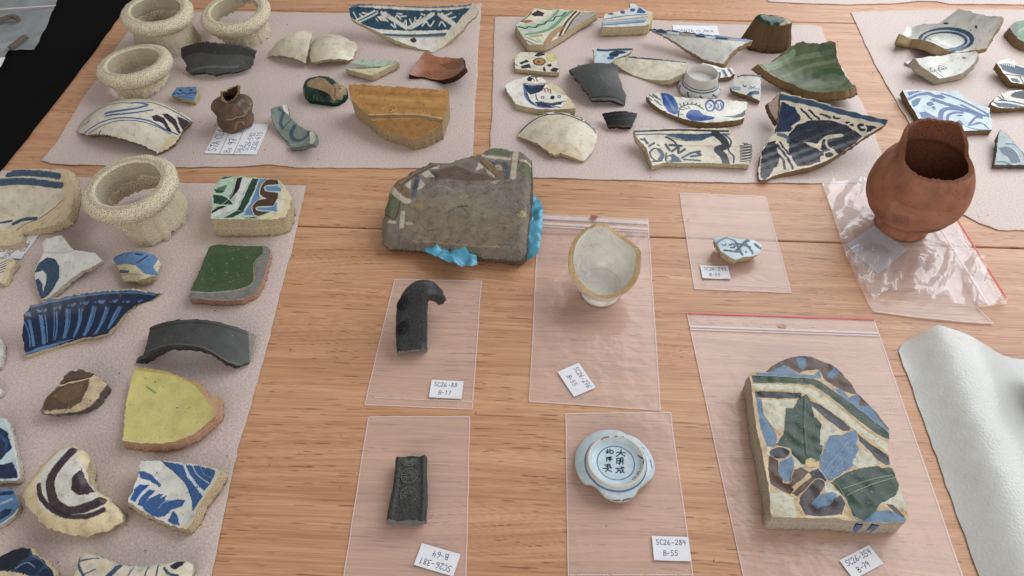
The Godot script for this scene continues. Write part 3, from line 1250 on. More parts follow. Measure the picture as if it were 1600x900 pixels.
	s.c.fill("umber", [-0.4, 15.2, -0.6, 16.1, -1.1, 17, -1.9, 17.8, -3, 18.3, -4.1, 18.5, -5.3, 18.4, -6.4, 18, -7.3, 17.3, -7.9, 16.4, -8.2, 15.5, -8, 14.5, -7.5, 13.6, -6.7, 12.9, -5.6, 12.5, -4.4, 12.3, -3.2, 12.4, -2.1, 12.8, -1.2, 13.4, -0.6, 14.2])
	finish(s)
	s = sherd("tile_sherd", "small rectangular pale sherd with one green stripe and a sandy broken edge", "pottery sherd", "loose pottery sherds", [-167.7, -352.6], [-33.4, 8.4, -23.4, -10.6, 0.3, -9.6, 26.3, -7.5, 29.8, -4.1, 0.4, 23.4], [10.544, 0.010499, -0.02346, 4.0467e-06, -6.1628e-07, -3.6571e-08], "sand", "grey", {"t": 8, "pits": true, "face": "glazed_face"})
	s.c.fill("mint", [-27.1, -4, -23.4, -10.6, 0.3, -9.6, 26.3, -7.5, 17.3, 3, -2.8, 3.5])
	s.c.line("leaf", 2.6, [-19.4, 7, -7, 7.2, 7.5, 5.3])
	s.c.fill("sand", [-33.3, 7.6, -19.1, 9.2, 6.9, 6.9, 29.8, -4.1, 0.4, 23.4])
	s.c.specks("clay", 60, 0.9, 5, 0.5)
	finish(s)
	s = sherd("red_sherd", "glossy red-brown sherd with a peaked upper edge", "pottery sherd", "loose pottery sherds", [-91.4, -345.6], [-31.6, 10, -28.9, 1.1, -21.1, -17.6, -15.1, -28.2, -7.7, -26.5, -1.4, -24, 12.7, -23.6, 31.4, -15.4, 35.8, 23.2, 34.4, 27.1, 25.5, 33.1, 9, 20.9, -13.6, 9.4, -29.4, 10.7], [4.6916, 0.071145, -0.11622, 0.0085, 0.0074095, 0.0060861], "umber", "red", {"t": 6, "gloss": 0.22, "face": "glazed_face"})
	s.c.fill("rust", [-14.2, 0.2, 32.5, -9.1, 35.2, 26.4, 24.1, 33.9, 8.9, 19.2], 0.5)
	s.c.fill("umber", [2.1, -13.6, 30.6, -14.7, 33.5, 10.3, 13.7, -2.3], 0.35)
	s.c.specks("pink", 10, 0.8, 8, 0.8)
	finish(s)
	s = sherd("handle_sherd", "green glazed loop handle fragment with a pinkish broken scar", "pottery sherd", "loose pottery sherds", [-216.7, -298.1], [-28.9, -6.7, -27.1, -13.5, -18.5, -17.7, -8, -19, 1.2, -17.7, 10.9, -11.6, 17.6, -5, 24.4, -3.2, 25.7, 3.5, 23.3, 11.9, 17.6, 18.8, 10.6, 20.8, -5.9, 17.5, -18.3, 14.9, -24.7, 7.3], [18.851, 0.024258, -0.18782, -0.0024834, 3.814e-05, 0.00013003], "pine", "pine", {"t": 16, "round_": 8, "ragged": 0.3, "gloss": 0.3, "bumpy": 0.6, "face": "glazed_face"})
	s.c.fill("clay", [-21.3, -3.3, -17.2, -8.9, -10, -11.8, -0.6, -8.5, 8.4, 1.1, 14.8, -4.4, 24.5, -2.4, 24.8, 6.1, 20.2, 16.6, 11.9, 19.1, 5.3, 13.9, -9, 6.6, -20.2, 1.7])
	s.c.fill("black", [-8.7, 8.3, 3.8, 13.2, 9.8, 20.4, -3.2, 15.7], 0.8)
	s.c.line("umber", 1.4, [9.7, 1.7, 13.5, 8.6, 13.1, 17.7], 0.6)
	s.c.fill("black", [19.7, 6.2, 19.7, 6.7, 19.6, 7.1, 19.5, 7.5, 19.2, 7.7, 18.9, 7.8, 18.6, 7.8, 18.3, 7.6, 18, 7.3, 17.8, 6.8, 17.7, 6.3, 17.7, 5.8, 17.8, 5.4, 18, 5, 18.2, 4.8, 18.5, 4.6, 18.8, 4.7, 19.1, 4.9, 19.4, 5.2, 19.6, 5.7])
	s.c.specks("pink", 160, 0.7, 6, 0.5)
	finish(s)
	s = sherd("base_sherd", "thick ochre glazed base sherd of a dish with a stepped floor, largest on its sheet", "pottery sherd", "loose pottery sherds", [-120.6, -232.8], [-60.6, -34, -43.6, -32.5, -13.4, -28.1, 18.8, -23.8, 51.6, -19.9, 50.8, -13.5, 48.7, 1.8, 45.5, 17.5, 37.5, 24.4, 27.5, 31.3, 15.4, 37.3, 2.3, 28.7, -12.7, 23.6, -28.2, 12.9, -35.3, 2.3, -46.7, -8.5, -57.6, -19.5], [27.338, 0.099479, -0.43865, -0.00029107, 0.00057991, 0.0019434], "tan", "ochre", {"t": 36, "flare": -2, "vert": 0.8, "ragged": 0.9, "pits": true, "bumpy": 0.3, "gloss": 0.3, "face": "glazed_face"})
	s.c.fill("ochre", [-59.9, -33, -13.3, -27.7, -12.7, -13.7, -35.9, -7.4, -51.5, -17.2], 0.8)
	s.c.fill("amber", [-34.9, 7.7, -7.3, 8.4, 22.3, 10.6, 45.4, 15.7, 44.5, 18.6, 27.4, 30.6, 15.4, 37.3, 2.3, 28.7, -12.7, 23.6, -28.2, 12.9], 0.8)
	s.c.line("amber", 4, [-52, -27.3, -13, -19.9, 46.5, -13.7], 0.5)
	s.c.line("amber", 3.4, [-42.6, -12.2, 0.5, -4.1, 47, 1.6], 0.5)
	s.c.line("yellow", 2.9, [-47.4, -20.9, 0.1, -12.6, 42.5, -7.5], 0.3)
	s.c.line("brown", 4.3, [-35.7, 2.9, -7.5, 5, 22.1, 8.1, 45, 15.4], 0.55)
	s.c.line("sand", 1.7, [-35.4, 0.7, -7.6, 2.6, 22.1, 6.1, 44.3, 12.3], 0.6)
	s.c.fill("clay", [-12.7, 23.6, 2.3, 28.7, 15.4, 37.3, 27.5, 31.3, 19.6, 39, 2.6, 32.3], 0.8)
	s.c.line("yellow", 1.4, [-20.8, -4.9, -14.5, -7.5, -8.2, -8, -5.8, -2.4, -12.1, -0.9], 0.5)
	s.c.specks("umber", 120, 1.2, 11, 0.4)
	s.c.specks("yellow", 70, 1.0, 12, 0.4)
	finish(s)
	s = sherd("blue_sherd", "tiny steel blue sherd with a wavy dark line and two dots", "pottery sherd", "loose pottery sherds", [-378.8, -295], [-16.9, 2.6, -13.6, -9.6, -1.6, -9.3, 9.6, -8.6, 12.9, 0.5, 12.6, 14.4, -3, 9.9], [9.5647, 0.066175, -0.16606, -1.3063e-05, -1.1359e-06, 9.6525e-07], "gold", "steel", {"t": 7, "face": "glazed_face"})
	s.c.fill("ink", [-5.8, -4.2, -5.8, -3.6, -6, -3.2, -6.4, -2.9, -7, -2.7, -7.6, -2.6, -8.3, -2.8, -9, -3.1, -9.5, -3.5, -10, -4, -10.2, -4.5, -10.2, -5, -10, -5.5, -9.7, -5.8, -9.1, -6, -8.4, -6, -7.8, -5.9, -7.1, -5.6, -6.5, -5.2, -6.1, -4.7])
	s.c.fill("ink", [6.6, -3.2, 6.6, -2.7, 6.4, -2.2, 6, -1.9, 5.5, -1.7, 4.8, -1.6, 4.1, -1.8, 3.5, -2.1, 2.9, -2.5, 2.5, -3, 2.2, -3.5, 2.2, -4, 2.4, -4.5, 2.8, -4.8, 3.4, -5, 4, -5, 4.7, -4.9, 5.4, -4.6, 5.9, -4.2, 6.4, -3.7])
	s.c.line("ink", 1.2, [-15.6, 1.9, -11.6, -0.5, -7.9, 2.1, -4, -0.3, 1.3, 2.6, 5.4, 0.7, 12.1, 2.1])
	s.c.line("slate", 1, [-12.9, 6.7, -2.3, 6.5, 10.8, 10.6], 0.6)
	finish(s)
	s = sherd("plate_rim_sherd", "broad domed plate rim sherd with grey-blue strokes and dark petals on pinkish white", "pottery sherd", "loose pottery sherds", [-418.6, -232.7], [-68.3, -1, -63.8, -11.7, -63, -36.1, -53.9, -51.2, -41.6, -58.4, -8.2, -38.6, 6.3, -38, 21.6, -34.2, 38.1, -25.6, 50.2, -19.7, 61.1, -12.1, 56.9, 18.2, 54.1, 29.7, 46.6, 38.8, 38.4, 44.3, 31.9, 41.6, 21.3, 38, 7.5, 34.8, -7.3, 30.3, -23.5, 24.6, -45.2, 17.9, -59.3, 8.3], [26.477, 0.020578, -0.069687, -0.005242, 0.0024996, -0.0083228], "clay", "bone", {"t": 6.5})
	s.c.fill("white", [-59.3, 8.3, -50.2, -15, -22.1, -25.5, 11.6, -27, 40.3, -20, 59.9, -8.5, 55.7, 17.9, 38.3, 43.1, 7.4, 33.8, -23.6, 23.9], 0.5)
	s.c.line("slate", 2, [-67.8, -3.4, -56.3, -12.4, -40.1, -22.5, -20.8, -22.8, -1.2, -18.6, 11.2, -25, 28.1, -22.1, 47.2, -14.4, 59.9, -8.5])
	s.c.line("slate", 1.1, [-69.2, -6.9, -65.6, -31.1, -53.3, -49.7, -24.9, -33.5, -4.3, -31.2, 10.3, -32.7, 23.2, -30.7, 45, -20.7], 0.7)
	s.c.line("blue", 1.8, [-50.1, 13.4, -33.3, 10, -17.8, 8.5, -2.9, 8.7, 13.8, 9.6, 27.3, 11.4, 42.3, 17.2, 54.7, 18.8])
	s.c.line("slate", 1.1, [-43.6, 17.2, -27.2, 14.6, -13.6, 12.7, -2, 12.2, 14.7, 13, 30.7, 15.2, 47.9, 20.9], 0.9)
	s.c.line("blue", 4.1, [-27.1, -3.2, -8.1, -3.3, 6.2, -6.8, 14.2, -14.4], 0.9)
	s.c.line("blue", 2.6, [-25.4, 1.4, -6.1, 2.8, 11.1, -0.2, 23.1, -7.8], 0.9)
	s.c.line("blue", 4.4, [-2.8, -19, 4.9, -20.5, 14.1, -18], 0.95)
	s.c.line("slate", 1.3, [-58.7, -0.6, -49.9, -2.5], 0.9)
	s.c.line("slate", 1.3, [-52.7, 2.3, -48, -2.3], 0.9)
	s.c.fill("purple", [25.5, 4.1, 29.3, -0.4, 37.4, 1.5, 48.4, 17.2, 44.9, 18.2, 38.2, 9.7, 30.2, 9.9])
	s.c.fill("purple", [33.9, -4.1, 38.5, -7.1, 47.3, -2.2, 57.1, 15.8, 55.1, 17.6, 47.5, 7.6, 38.6, 1.4])
	s.c.fill("purple", [46.8, -8.2, 51.4, -8.9, 60.6, -6.1, 57.9, 11.4, 52.7, 4.3])
	s.c.fill("sand", [38.4, 44, 42.6, 35.1, 48.3, 23.3, 57, 18.3, 54.1, 29.7, 46.6, 38.8])
	s.c.fill("gold", [41.8, 40, 46.6, 28.1, 53, 22.6, 50.8, 32.3], 0.5)
	s.c.line("umber", 1.5, [-26.7, 20.4, -28, 22])
	s.c.specks("umber", 90, 0.7, 31, 0.6)
	finish(s)
	s = sherd("celadon_sherd", "curved grey-green celadon sherd with dark scrolls and a white broken end", "pottery sherd", "loose pottery sherds", [-239.5, -223], [-30.7, -30.4, -25.8, -32.8, -19.1, -35.1, -12.9, -36.8, -9.9, -24.3, 2.7, -9.9, 14.9, 0.9, 21.3, 6.8, 25.7, 11.1, 31.1, 28.4, 30.5, 40.3, 24.8, 32.9, 15.1, 30.7, 0.7, 26.4, -3.4, 15.5, -13.9, 4, -22.8, -8.4, -28.4, -19.4], [6.669, 0.17558, -0.13929, 0.0055927, 0.0027448, 0.0039236], "celadon", "celadon", {"t": 5, "gloss": 0.18, "face": "glazed_face"})
	s.c.line("slate", 4.8, [-1.6, -9.1, -3.5, 0.7, 0.8, 11.4, 10.4, 16.6, 17, 12.1, 18.4, 4.8], 0.8)
	s.c.line("slate", 3.7, [-16.2, -26.9, -18, -15.9, -15.1, -7.8], 0.7)
	s.c.line("slate", 1.6, [-15.4, -5.3, -10.8, -12.7, -6.9, -18], 0.6)
	s.c.line("slate", 3.3, [-21.5, -31.2, -18.5, -28.9], 0.6)
	s.c.fill("white", [-18.2, -34.9, -12.9, -36.8, -9.9, -24.3, -15.3, -28.5])
	s.c.fill("white", [18.5, 5.3, 25.7, 11.1, 31.1, 28.4, 30.5, 40.3, 24.8, 32.9])
	s.c.line("mint", 1.5, [-0.6, 20.3, 11.8, 23, 22.4, 26.1], 0.6)
	finish(s)

func sherds_on_the_middle_sheet() -> void:
	var s: Sherd
	s = sherd("dish_sherd", "many-coloured sherd with green bands, a black zigzag and brown lines", "pottery sherd", "loose pottery sherds", [50, -441.8], [-45, 1.5, -33.3, -15.6, -19.6, -36, 9.1, -33.9, 34.2, -31, 58.3, -26.7, 61.4, -23.2, 36.1, -2.7, 10.1, 26.8, -7.5, 44.9, -29.2, 47.4, -33, 36.3, -41.8, 12.3], [13.131, -0.0079876, -0.073567, 0.00029388, -0.00047158, 0.00098267], "biscuit", "cream", {"t": 10, "pits": true, "flare": 1.5})
	s.c.fill("mint", [-43.4, -0.1, -16.8, -4.1, 10.7, -31.7, 27.5, -30, 12.8, 1.2, -4.1, 13, -32.1, 23.2, -33, 36.3, -41.8, 12.3], 0.8)
	s.c.line("leaf", 3.4, [-43.4, 6.4, -17, 3.1, 3.5, -18.3, 10.7, -31.7], 0.5)
	s.c.line("leaf", 4.8, [-31.3, 22.6, -4, 11.5, 16.9, -16.8, 29.1, -29.9], 0.6)
	s.c.fill("grey", [18.5, 21.3, 26.3, -4.3, 42.5, -27.5, 58.3, -26.7, 61.4, -23.2, 36.1, -2.7], 0.8)
	s.c.line("ink", 1.7, [-41.7, 4.5, -32.7, 9.4, -28.5, 3.9, -20, 6.5, -16.1, -0.6, -8.3, -1.4, -4.8, -7.7, 3.3, -10, 7.2, -18.3, 14.5, -19.8, 20.6, -27.5])
	s.c.line("umber", 2.9, [10.2, 25.9, 19.7, -4.4, 34.1, -28.4])
	s.c.line("umber", 2.2, [15.5, 23.7, 26.7, -6.5, 39.4, -26.9])
	s.c.fill("amber", [-38.7, -7.3, -28.3, -12.3, -22.1, -8.2, -32.6, -2.4])
	s.c.line("amber", 8.2, [-6.6, 41.7, 2.2, 20.1, 14.3, 5.5], 0.7)
	s.c.line("amber", 4.8, [-25.6, 27.4, -12.5, 23.7], 0.6)
	s.c.fill("purple", [-24.8, -23.1, -16.3, -31.9, -7.1, -26, -9.8, -19.4, -21.2, -19.2])
	s.c.line("ink", 1.4, [-39.2, -6.7, -31.6, -15, -24.4, -27.5])
	s.c.line("amber", 3.4, [-11.1, -35.7, 2.3, -34], 0.8)
	s.c.line("teal", 2.2, [-33, 36.3, -22.8, 45.9], 0.7)
	s.c.line("mint", 5.3, [-17.6, 31.5, -14.6, 40.6], 0.9)
	s.c.line("leaf", 2.2, [-31.3, 29.3, -17.8, 40.8], 0.7)
	finish(s)
	s = sherd("dish_sherd", "blue and white sherd with a tan stripe, a row of dots and a pointed top", "pottery sherd", "loose pottery sherds", [155.5, -452.1], [-40.2, 21.3, -35, -5.3, -16.9, -12.2, -2.9, -18, 0.1, -33.2, 11.1, -24.6, 22.3, -11.7, 27.6, -9.9, 25.5, 4.6, 20.3, 14.7, 15.2, 17.1, 5.4, 17.3, -7.9, 18.9, -24.5, 20.8], [17.948, 0.0010438, -0.12329, 0.0010185, -0.00010305, -3.4412e-05], "sand", "grey_white", {"t": 14, "pits": true})
	s.c.line("blue", 1.7, [-37.5, 5.7, -5.9, -3.9, 22.5, -5.8], 0.8)
	s.c.line("steel", 2.2, [-38.2, 9.8, -6.5, 3.1, 21.2, -1.6], 0.7)
	s.c.line("tan", 2.9, [-35.2, 8.6, -6.7, 5, 20.8, 2.1], 0.9)
	s.c.line("steel", 2.4, [-39.2, 13.9, -7, 8.4, 18, 6.2], 0.8)
	s.c.line("blue", 3.2, [-39.1, 17.8, -10.6, 12.2, 14.4, 9.2], 0.7)
	s.c.fill("blue", [-23.3, -6.9, -23.6, -6.1, -24.1, -5.4, -25, -4.8, -26.1, -4.4, -27.2, -4.2, -28.4, -4.2, -29.4, -4.4, -30.1, -4.9, -30.6, -5.5, -30.7, -6.3, -30.5, -7.1, -29.9, -7.8, -29.1, -8.4, -28, -8.8, -26.8, -9.1, -25.7, -9, -24.7, -8.8, -23.9, -8.3, -23.4, -7.6])
	s.c.fill("blue", [-7.4, -11.1, -7.7, -10, -8.3, -9, -9.2, -8.2, -10.3, -7.7, -11.4, -7.5, -12.5, -7.6, -13.5, -8.1, -14.3, -8.8, -14.7, -9.8, -14.8, -10.9, -14.5, -12, -13.9, -13, -13, -13.8, -12, -14.4, -10.8, -14.6, -9.7, -14.4, -8.7, -14, -7.9, -13.2, -7.5, -12.2])
	s.c.fill("blue", [5.9, -15.7, 5.6, -14.6, 5, -13.7, 4.1, -12.9, 3, -12.4, 1.9, -12.3, 0.8, -12.4, -0.2, -12.9, -1, -13.7, -1.4, -14.7, -1.5, -15.8, -1.2, -16.9, -0.6, -17.9, 0.3, -18.7, 1.4, -19.2, 2.5, -19.3, 3.7, -19.1, 4.6, -18.6, 5.4, -17.8, 5.8, -16.8])
	s.c.fill("blue", [6.3, -9.2, 11.7, -21.8, 19.7, -10.5, 16.1, -8])
	s.c.line("ink", 1.5, [-1.4, -20.7, 0.3, -31.8, 4.9, -30.3], 0.7)
	s.c.fill("sand", [19.5, -9.2, 27.6, -9.9, 25.5, 4.6, 20.3, 14.7, 14.4, 17.1, 21.9, 0.3])
	finish(s)
	s = sherd("dish_sherd", "long plain white sherd edged with a narrow blue painted band along its straight rim", "pottery sherd", "loose pottery sherds", [237.1, -389.9], [-64.7, -25.5, -50.9, -22.3, -29.5, -16, 1, -8.1, 31.7, -2.2, 58.1, 0.7, 59.9, 1.7, 39.5, 12.4, 29.2, 22.2, 21.3, 32.4, 3.8, 23.4, -14.7, 7.7, -34, -8, -50.8, -18.5], [19.143, 0.21904, -0.65714, -0.002771, 0.0058175, 0.0034554], "tan", "grey_white", {"t": 9, "flare": 1, "edge_": 0})
	s.c.line("steel", 4.6, [-63.9, -24.5, -29.5, -14.5, 0.9, -6.5, 31.5, -0.3, 56.9, 2.4], 0.8)
	s.c.line("slate", 1.1, [-63.2, -25.2, -29.5, -15.9, 1, -8.1, 57.6, 0.8])
	s.c.line("ink", 1.6, [-55.4, -21.6, -44.7, -18.4], 0.7)
	s.c.line("white", 2.1, [-41.7, -17.5, -29.5, -13.8])
	s.c.line("tan", 2.3, [-24.9, -12.4, -11.2, -8.9])
	s.c.line("ink", 1.4, [-8.2, -7.9, 0.9, -5.6])
	s.c.line("white", 2.1, [4, -4.9, 13.1, -3])
	s.c.line("slate", 2.1, [16.1, -2, 28.4, -0.1])
	s.c.line("tan", 1.8, [29.9, 0.3, 40.8, 1.6])
	s.c.specks("clay", 16, 0.7, 8, 0.5)
	finish(s)
	s = sherd("kiln_brick_fragment", "chunky brown block with a dark green glazed top", "ceramic fragment", "loose pottery sherds", [323, -407.4], [-21, -7.2, -16.3, -11.5, -0.6, -10.4, 9.7, -6.8, 18.9, -1.3, 21.6, 4.8, 11.1, 9.7, 3, 11.1, -9, 8.5, -17.4, 3.1], [40.367, 0.0077731, -0.15231, 1.1627e-05, 3.7083e-06, 3.4207e-07], "wood_brown", "pine", {"t": 41, "flare": 11, "ragged": 1.4, "round_": 2, "pits": true, "bump": 0.3, "face": "glazed_face"})
	s.c.line("leaf", 2.4, [-17, -7.8, -3, -6.5, 8.7, -1.4], 0.35)
	s.c.fill("tan", [16.5, -1.4, 21.6, 4.8, 11.1, 9.7, 3.9, 10.6, 12.2, 4.7], 0.8)
	s.c.specks("umber", 40, 1.2, 4, 0.6)
	finish(s)
	s = sherd("jar_sherd", "largest sage green glazed sherd, curved, with a reddish broken edge", "pottery sherd", "loose pottery sherds", [348, -321.4], [-61.2, -0.9, -43.3, -9.5, -30.1, -18.1, -17.9, -26, -6.3, -30, 14.2, -27.4, 27.9, -26.3, 32.2, -24.1, 32.7, -17.9, 36.8, -5.7, 41.7, 9.4, 44.9, 34.7, 28.7, 44.9, 13.2, 42.7, -6.1, 29.4, -18.1, 14, -36.8, 8.4, -52.4, 2.5], [14.758, 0.052652, -0.47898, 0.0048539, -0.0025723, 0.01474], "clay", "moss", {"t": 10, "flare": 1, "ragged": 0.9, "bumpy": 0.4, "gloss": 0.36, "face": "glazed_face"})
	s.c.line("mint", 4.3, [-47.6, -0.6, -14.4, -17.1, 28.7, -18.8], 0.35)
	s.c.line("mint", 3.2, [-32, 4.6, 0.6, -10, 32.9, -9.8], 0.3)
	s.c.line("green", 6.4, [-17.4, 11.4, 21.7, -1.9, 42.1, 6.9], 0.45)
	s.c.line("green", 5.4, [15.7, 26.1, 44.2, 21.7], 0.5)
	s.c.line("mint", 5.4, [-51.4, -3.9, -14.6, -22.3], 0.4)
	s.c.fill("green", [14.2, -27, 32.2, -23.6, 32.9, -12.6, 15, -18.4], 0.35)
	s.c.line("orange", 2.7, [-61.4, 0.1, -36.8, 8.4, -6.1, 29.4, 13.2, 42.7], 0.6)
	s.c.specks("umber", 60, 0.8, 5, 0.4)
	finish(s)
	s = sherd("dish_sherd", "small cream sherd with dark leaves, a brown disc and a yellow disc", "pottery sherd", "loose pottery sherds", [31.5, -360.8], [-28.3, -11.1, -21.1, -24, -1.3, -22.3, 22.3, -15.9, 23.9, 3.6, 25.6, 20.5, 14.8, 20.7, -8.3, 16.4, -27.6, 12.1], [8.2325, 0.01749, -0.023647, -4.3134e-08, -8.6977e-07, -1.6214e-07], "biscuit", "cream", {"t": 6, "pits": true})
	s.c.fill("ink", [-22.9, -0.4, -13.4, -7.1, -10.3, -2.8, -20.6, 3.8])
	s.c.fill("ink", [-21.4, 7.9, -10.4, 1.3, -8.2, 11, -19.1, 12])
	s.c.fill("ink", [-3.8, -15.2, 0.3, -21.6, 8.3, -21.4, 8.9, -16.3, 0.1, -13.2])
	s.c.fill("ink", [10.3, 6, 15.4, 2, 17.1, 6.7, 13.6, 9.9])
	s.c.fill("ink", [14.2, 15.6, 19.8, 11.2, 25.1, 13.2, 22.5, 20.4, 16.4, 19.7])
	s.c.line("ink", 3, [7.3, 11.4, 7.9, 17.3])
	s.c.fill("brown", [9.9, -1.7, 9.4, 0.9, 8.2, 3.3, 6.4, 5.1, 4.1, 6.2, 1.5, 6.6, -0.9, 6.1, -3.2, 4.8, -4.9, 2.9, -6, 0.5, -6.4, -2.2, -6, -4.8, -4.7, -7.2, -2.9, -9.1, -0.6, -10.2, 2, -10.6, 4.5, -10.1, 6.7, -8.8, 8.5, -6.8, 9.6, -4.4])
	s.c.fill("ochre", [8.5, -2.3, 8.1, -0.4, 7.2, 1.2, 5.8, 2.5, 4, 3.3, 2.1, 3.6, 0.2, 3.2, -1.6, 2.3, -2.9, 0.9, -3.8, -0.8, -4, -2.7, -3.7, -4.5, -2.8, -6.2, -1.3, -7.5, 0.4, -8.4, 2.4, -8.6, 4.3, -8.3, 6.1, -7.3, 7.4, -5.9, 8.2, -4.2])
	s.c.fill("umber", [3, -1.9, 2.9, -1.2, 2.6, -0.6, 2.2, -0.1, 1.7, 0.2, 1.1, 0.2, 0.5, 0.1, 0, -0.2, -0.4, -0.7, -0.7, -1.3, -0.8, -2, -0.6, -2.7, -0.4, -3.3, 0.1, -3.8, 0.6, -4.1, 1.2, -4.2, 1.8, -4.1, 2.3, -3.7, 2.7, -3.2, 2.9, -2.6])
	s.c.fill("lemon", [22.4, -10.3, 22.1, -7.5, 21.2, -5.1, 19.8, -3.1, 18.2, -1.9, 16.5, -1.5, 14.7, -2, 13.2, -3.3, 12, -5.3, 11.3, -7.8, 11.1, -10.6, 11.5, -13.4, 12.4, -15.9, 13.7, -17.8, 15.3, -19.1, 17.1, -19.5, 18.8, -19, 20.4, -17.6, 21.6, -15.6, 22.3, -13.1])
	s.c.line("ochre", 1.08, [22.4, -10.3, 22.1, -7.5, 21.2, -5.1, 19.8, -3.1, 18.2, -1.9, 16.5, -1.5, 14.7, -2, 13.2, -3.3, 12, -5.3, 11.3, -7.8, 11.1, -10.6, 11.5, -13.4, 12.4, -15.9, 13.7, -17.8, 15.3, -19.1, 17.1, -19.5, 18.8, -19, 20.4, -17.6, 21.6, -15.6, 22.3, -13.1, 22.4, -10.3], 0.5)
	s.c.line("ink", 1.3, [-26.8, 3.6, -24.9, 5.6])
	finish(s)
	s = sherd("dish_sherd", "blue-white rim sherd half hidden behind a black one, with navy blots along its rim", "pottery sherd", "loose pottery sherds", [127.9, -374.7], [-26.9, -8.4, -1.1, -9.6, 22.6, -9, 20.5, -4.8, 12.7, -0.4, 6.2, 2.5, -1.8, 5.5, -5.6, 11.6, -26.6, 12.5], [10.04, -0.0026081, -0.38912, 0.00095258, -0.00020996, 1.1183e-05], "sand", "ice", {"t": 5})
	s.c.line("navy", 3.1, [-21.8, -6.8, -12.3, -6.4, -1.2, -7.6, 21, -8], 0.9)
	s.c.fill("navy", [4, -1, 3.7, 0, 2.7, 1, 1.3, 1.8, -0.5, 2.3, -2.5, 2.5, -4.4, 2.4, -6.2, 1.9, -7.5, 1.1, -8.4, 0.1, -8.6, -1, -8.3, -2.1, -7.3, -3.1, -5.9, -3.9, -4.1, -4.4, -2.1, -4.6, -0.2, -4.4, 1.6, -3.9, 2.9, -3.1, 3.8, -2.1])
	s.c.fill("blue", [-2.1, 3.7, -2.3, 4.4, -3, 5, -4, 5.5, -5.2, 5.8, -6.6, 5.9, -8, 5.8, -9.2, 5.6, -10.1, 5.1, -10.7, 4.5, -10.9, 3.9, -10.7, 3.2, -10, 2.6, -9, 2.1, -7.8, 1.8, -6.4, 1.7, -5, 1.8, -3.8, 2, -2.8, 2.5, -2.2, 3.1])
	s.c.fill("navy", [-2.9, -5.5, 8.3, -6.3, 14.5, -4.4, 6.4, -1.9, -1.5, -0.2])
	s.c.fill("sand", [12.7, -0.4, 20.5, -4.8, 22.6, -9, 14.3, -0.9])
	finish(s)
	s = sherd("dish_sherd", "shallow crackled cream sherd with one blue line along its straight rim", "pottery sherd", "loose pottery sherds", [169, -344.5], [-47.4, -13.9, -38, -17.2, -24, -18.3, 2.3, -15.7, 25.2, -12.3, 43.2, -7.9, 46.9, 2.2, 39.5, 14.5, 28.3, 20.4, 18.6, 25.6, 7.8, 20.8, -8.8, 11.5, -20.3, 4.1, -32.1, -3.9, -41.2, -9.9], [7.8065, 0.14252, -0.29471, -0.00017769, 0.0069748, 0.0083692], "sand", "cream", {"t": 6.5, "pits": true, "face": "glazed_face"})
	s.c.line("slate", 1.7, [-27.2, -18, 2.2, -14.6, 25.1, -11.2, 41.6, -7.3])
	s.c.crackle("clay", 70, 2.0, 14, 0.3)
	s.c.fill("sand", [-47.4, -13.9, -38, -17.2, -34.9, -17.3, -38.9, -9.7, -44.3, -11.6], 0.8)
	s.c.specks("clay", 20, 0.7, 3, 0.8)
	finish(s)
	s = sherd("black_sherd", "matt black curved sherd with a ridge along its lower edge", "pottery sherd", "loose pottery sherds", [103.6, -308.8], [-35, -32.5, -21.4, -57.8, -5.8, -32.4, 12.2, -29.3, 23.9, -34.6, 20, -9.5, 22.1, 2.7, 25.3, 14.6, 29, 20.2, 26.1, 30.4, 14.2, 29.1, -3.7, 30.1, -12.2, 30, -15.3, 23.7, -22.3, 15.2, -25.6, 5.8, -31.3, -5.8], [24.628, -0.011206, -0.19113, -0.0077968, -0.0011256, -0.010129], "charcoal", "charcoal", {"t": 6.5, "gloss": 0.48, "face": "smoothed_face"})
	s.c.specks("ash", 160, 0.9, 6, 0.35)
	s.c.line("ash", 1.4, [-11.7, 28.5, -0.8, 28.3, 14.2, 27.4, 24.9, 29.2], 0.55)
	s.c.line("black", 1.2, [-12.4, 26.6, -0.7, 26.6, 14.2, 25.5, 26.5, 27.3], 0.7)
	s.c.line("ash", 0.82, [-28.7, -6.5, -11.1, -6.1, 16.5, -13.4], 0.25)
	s.c.line("ash", 1, [0.1, 3.5, 5.7, 10.1, 11.4, 16.8], 0.3)
	finish(s)
	s = sherd("dish_sherd", "small white sherd with three short dark blue bars, behind the ringed foot", "pottery sherd", "loose pottery sherds", [247.9, -341], [-24.2, -6.2, -16.1, -13.8, -5.6, -11.3, 5.9, -5.3, 18.3, -4.2, 19.7, 5.5, 12.3, 11.2, -0.1, 12.5, -4.2, 9.3, -6.1, 2.2], [9.4203, 0.0053234, -0.11312, 1.5813e-05, -2.0131e-07, -6.3129e-07], "clay", "white", {"t": 7})
	s.c.line("navy", 3.6, [-0.7, 11.1, 1.5, 4.2])
	s.c.line("navy", 3.6, [6.6, -0.5, 8.8, 9.4])
	s.c.line("navy", 3.4, [13.5, -2.8, 16.4, 7.1])
	s.c.line("steel", 2.1, [4.8, 1.4, 6.4, 10.3], 0.6)
	s.c.specks("umber", 10, 1, 3, 0.8)
	finish(s)
	s = sherd("dish_sherd", "small pale blue sherd with a grey top edge and inky blue clouds", "pottery sherd", "loose pottery sherds", [272.7, -301.9], [-13.9, -9.2, -7.5, -16, 1.3, -16.4, 19.1, -14.6, 17.2, 1, 13.8, 20.4, 9.2, 16.8, 1.7, 13, -7.6, 7.2, -15.6, 1.6, -17.6, -4], [12.808, 0.13526, -0.35474, -0.0060692, 0.0015178, 0.00065218], "clay", "grey_white", {"t": 8})
	s.c.line("slate", 2.4, [-7.9, -15.2, 1.1, -15.4, 18.6, -13.4], 0.8)
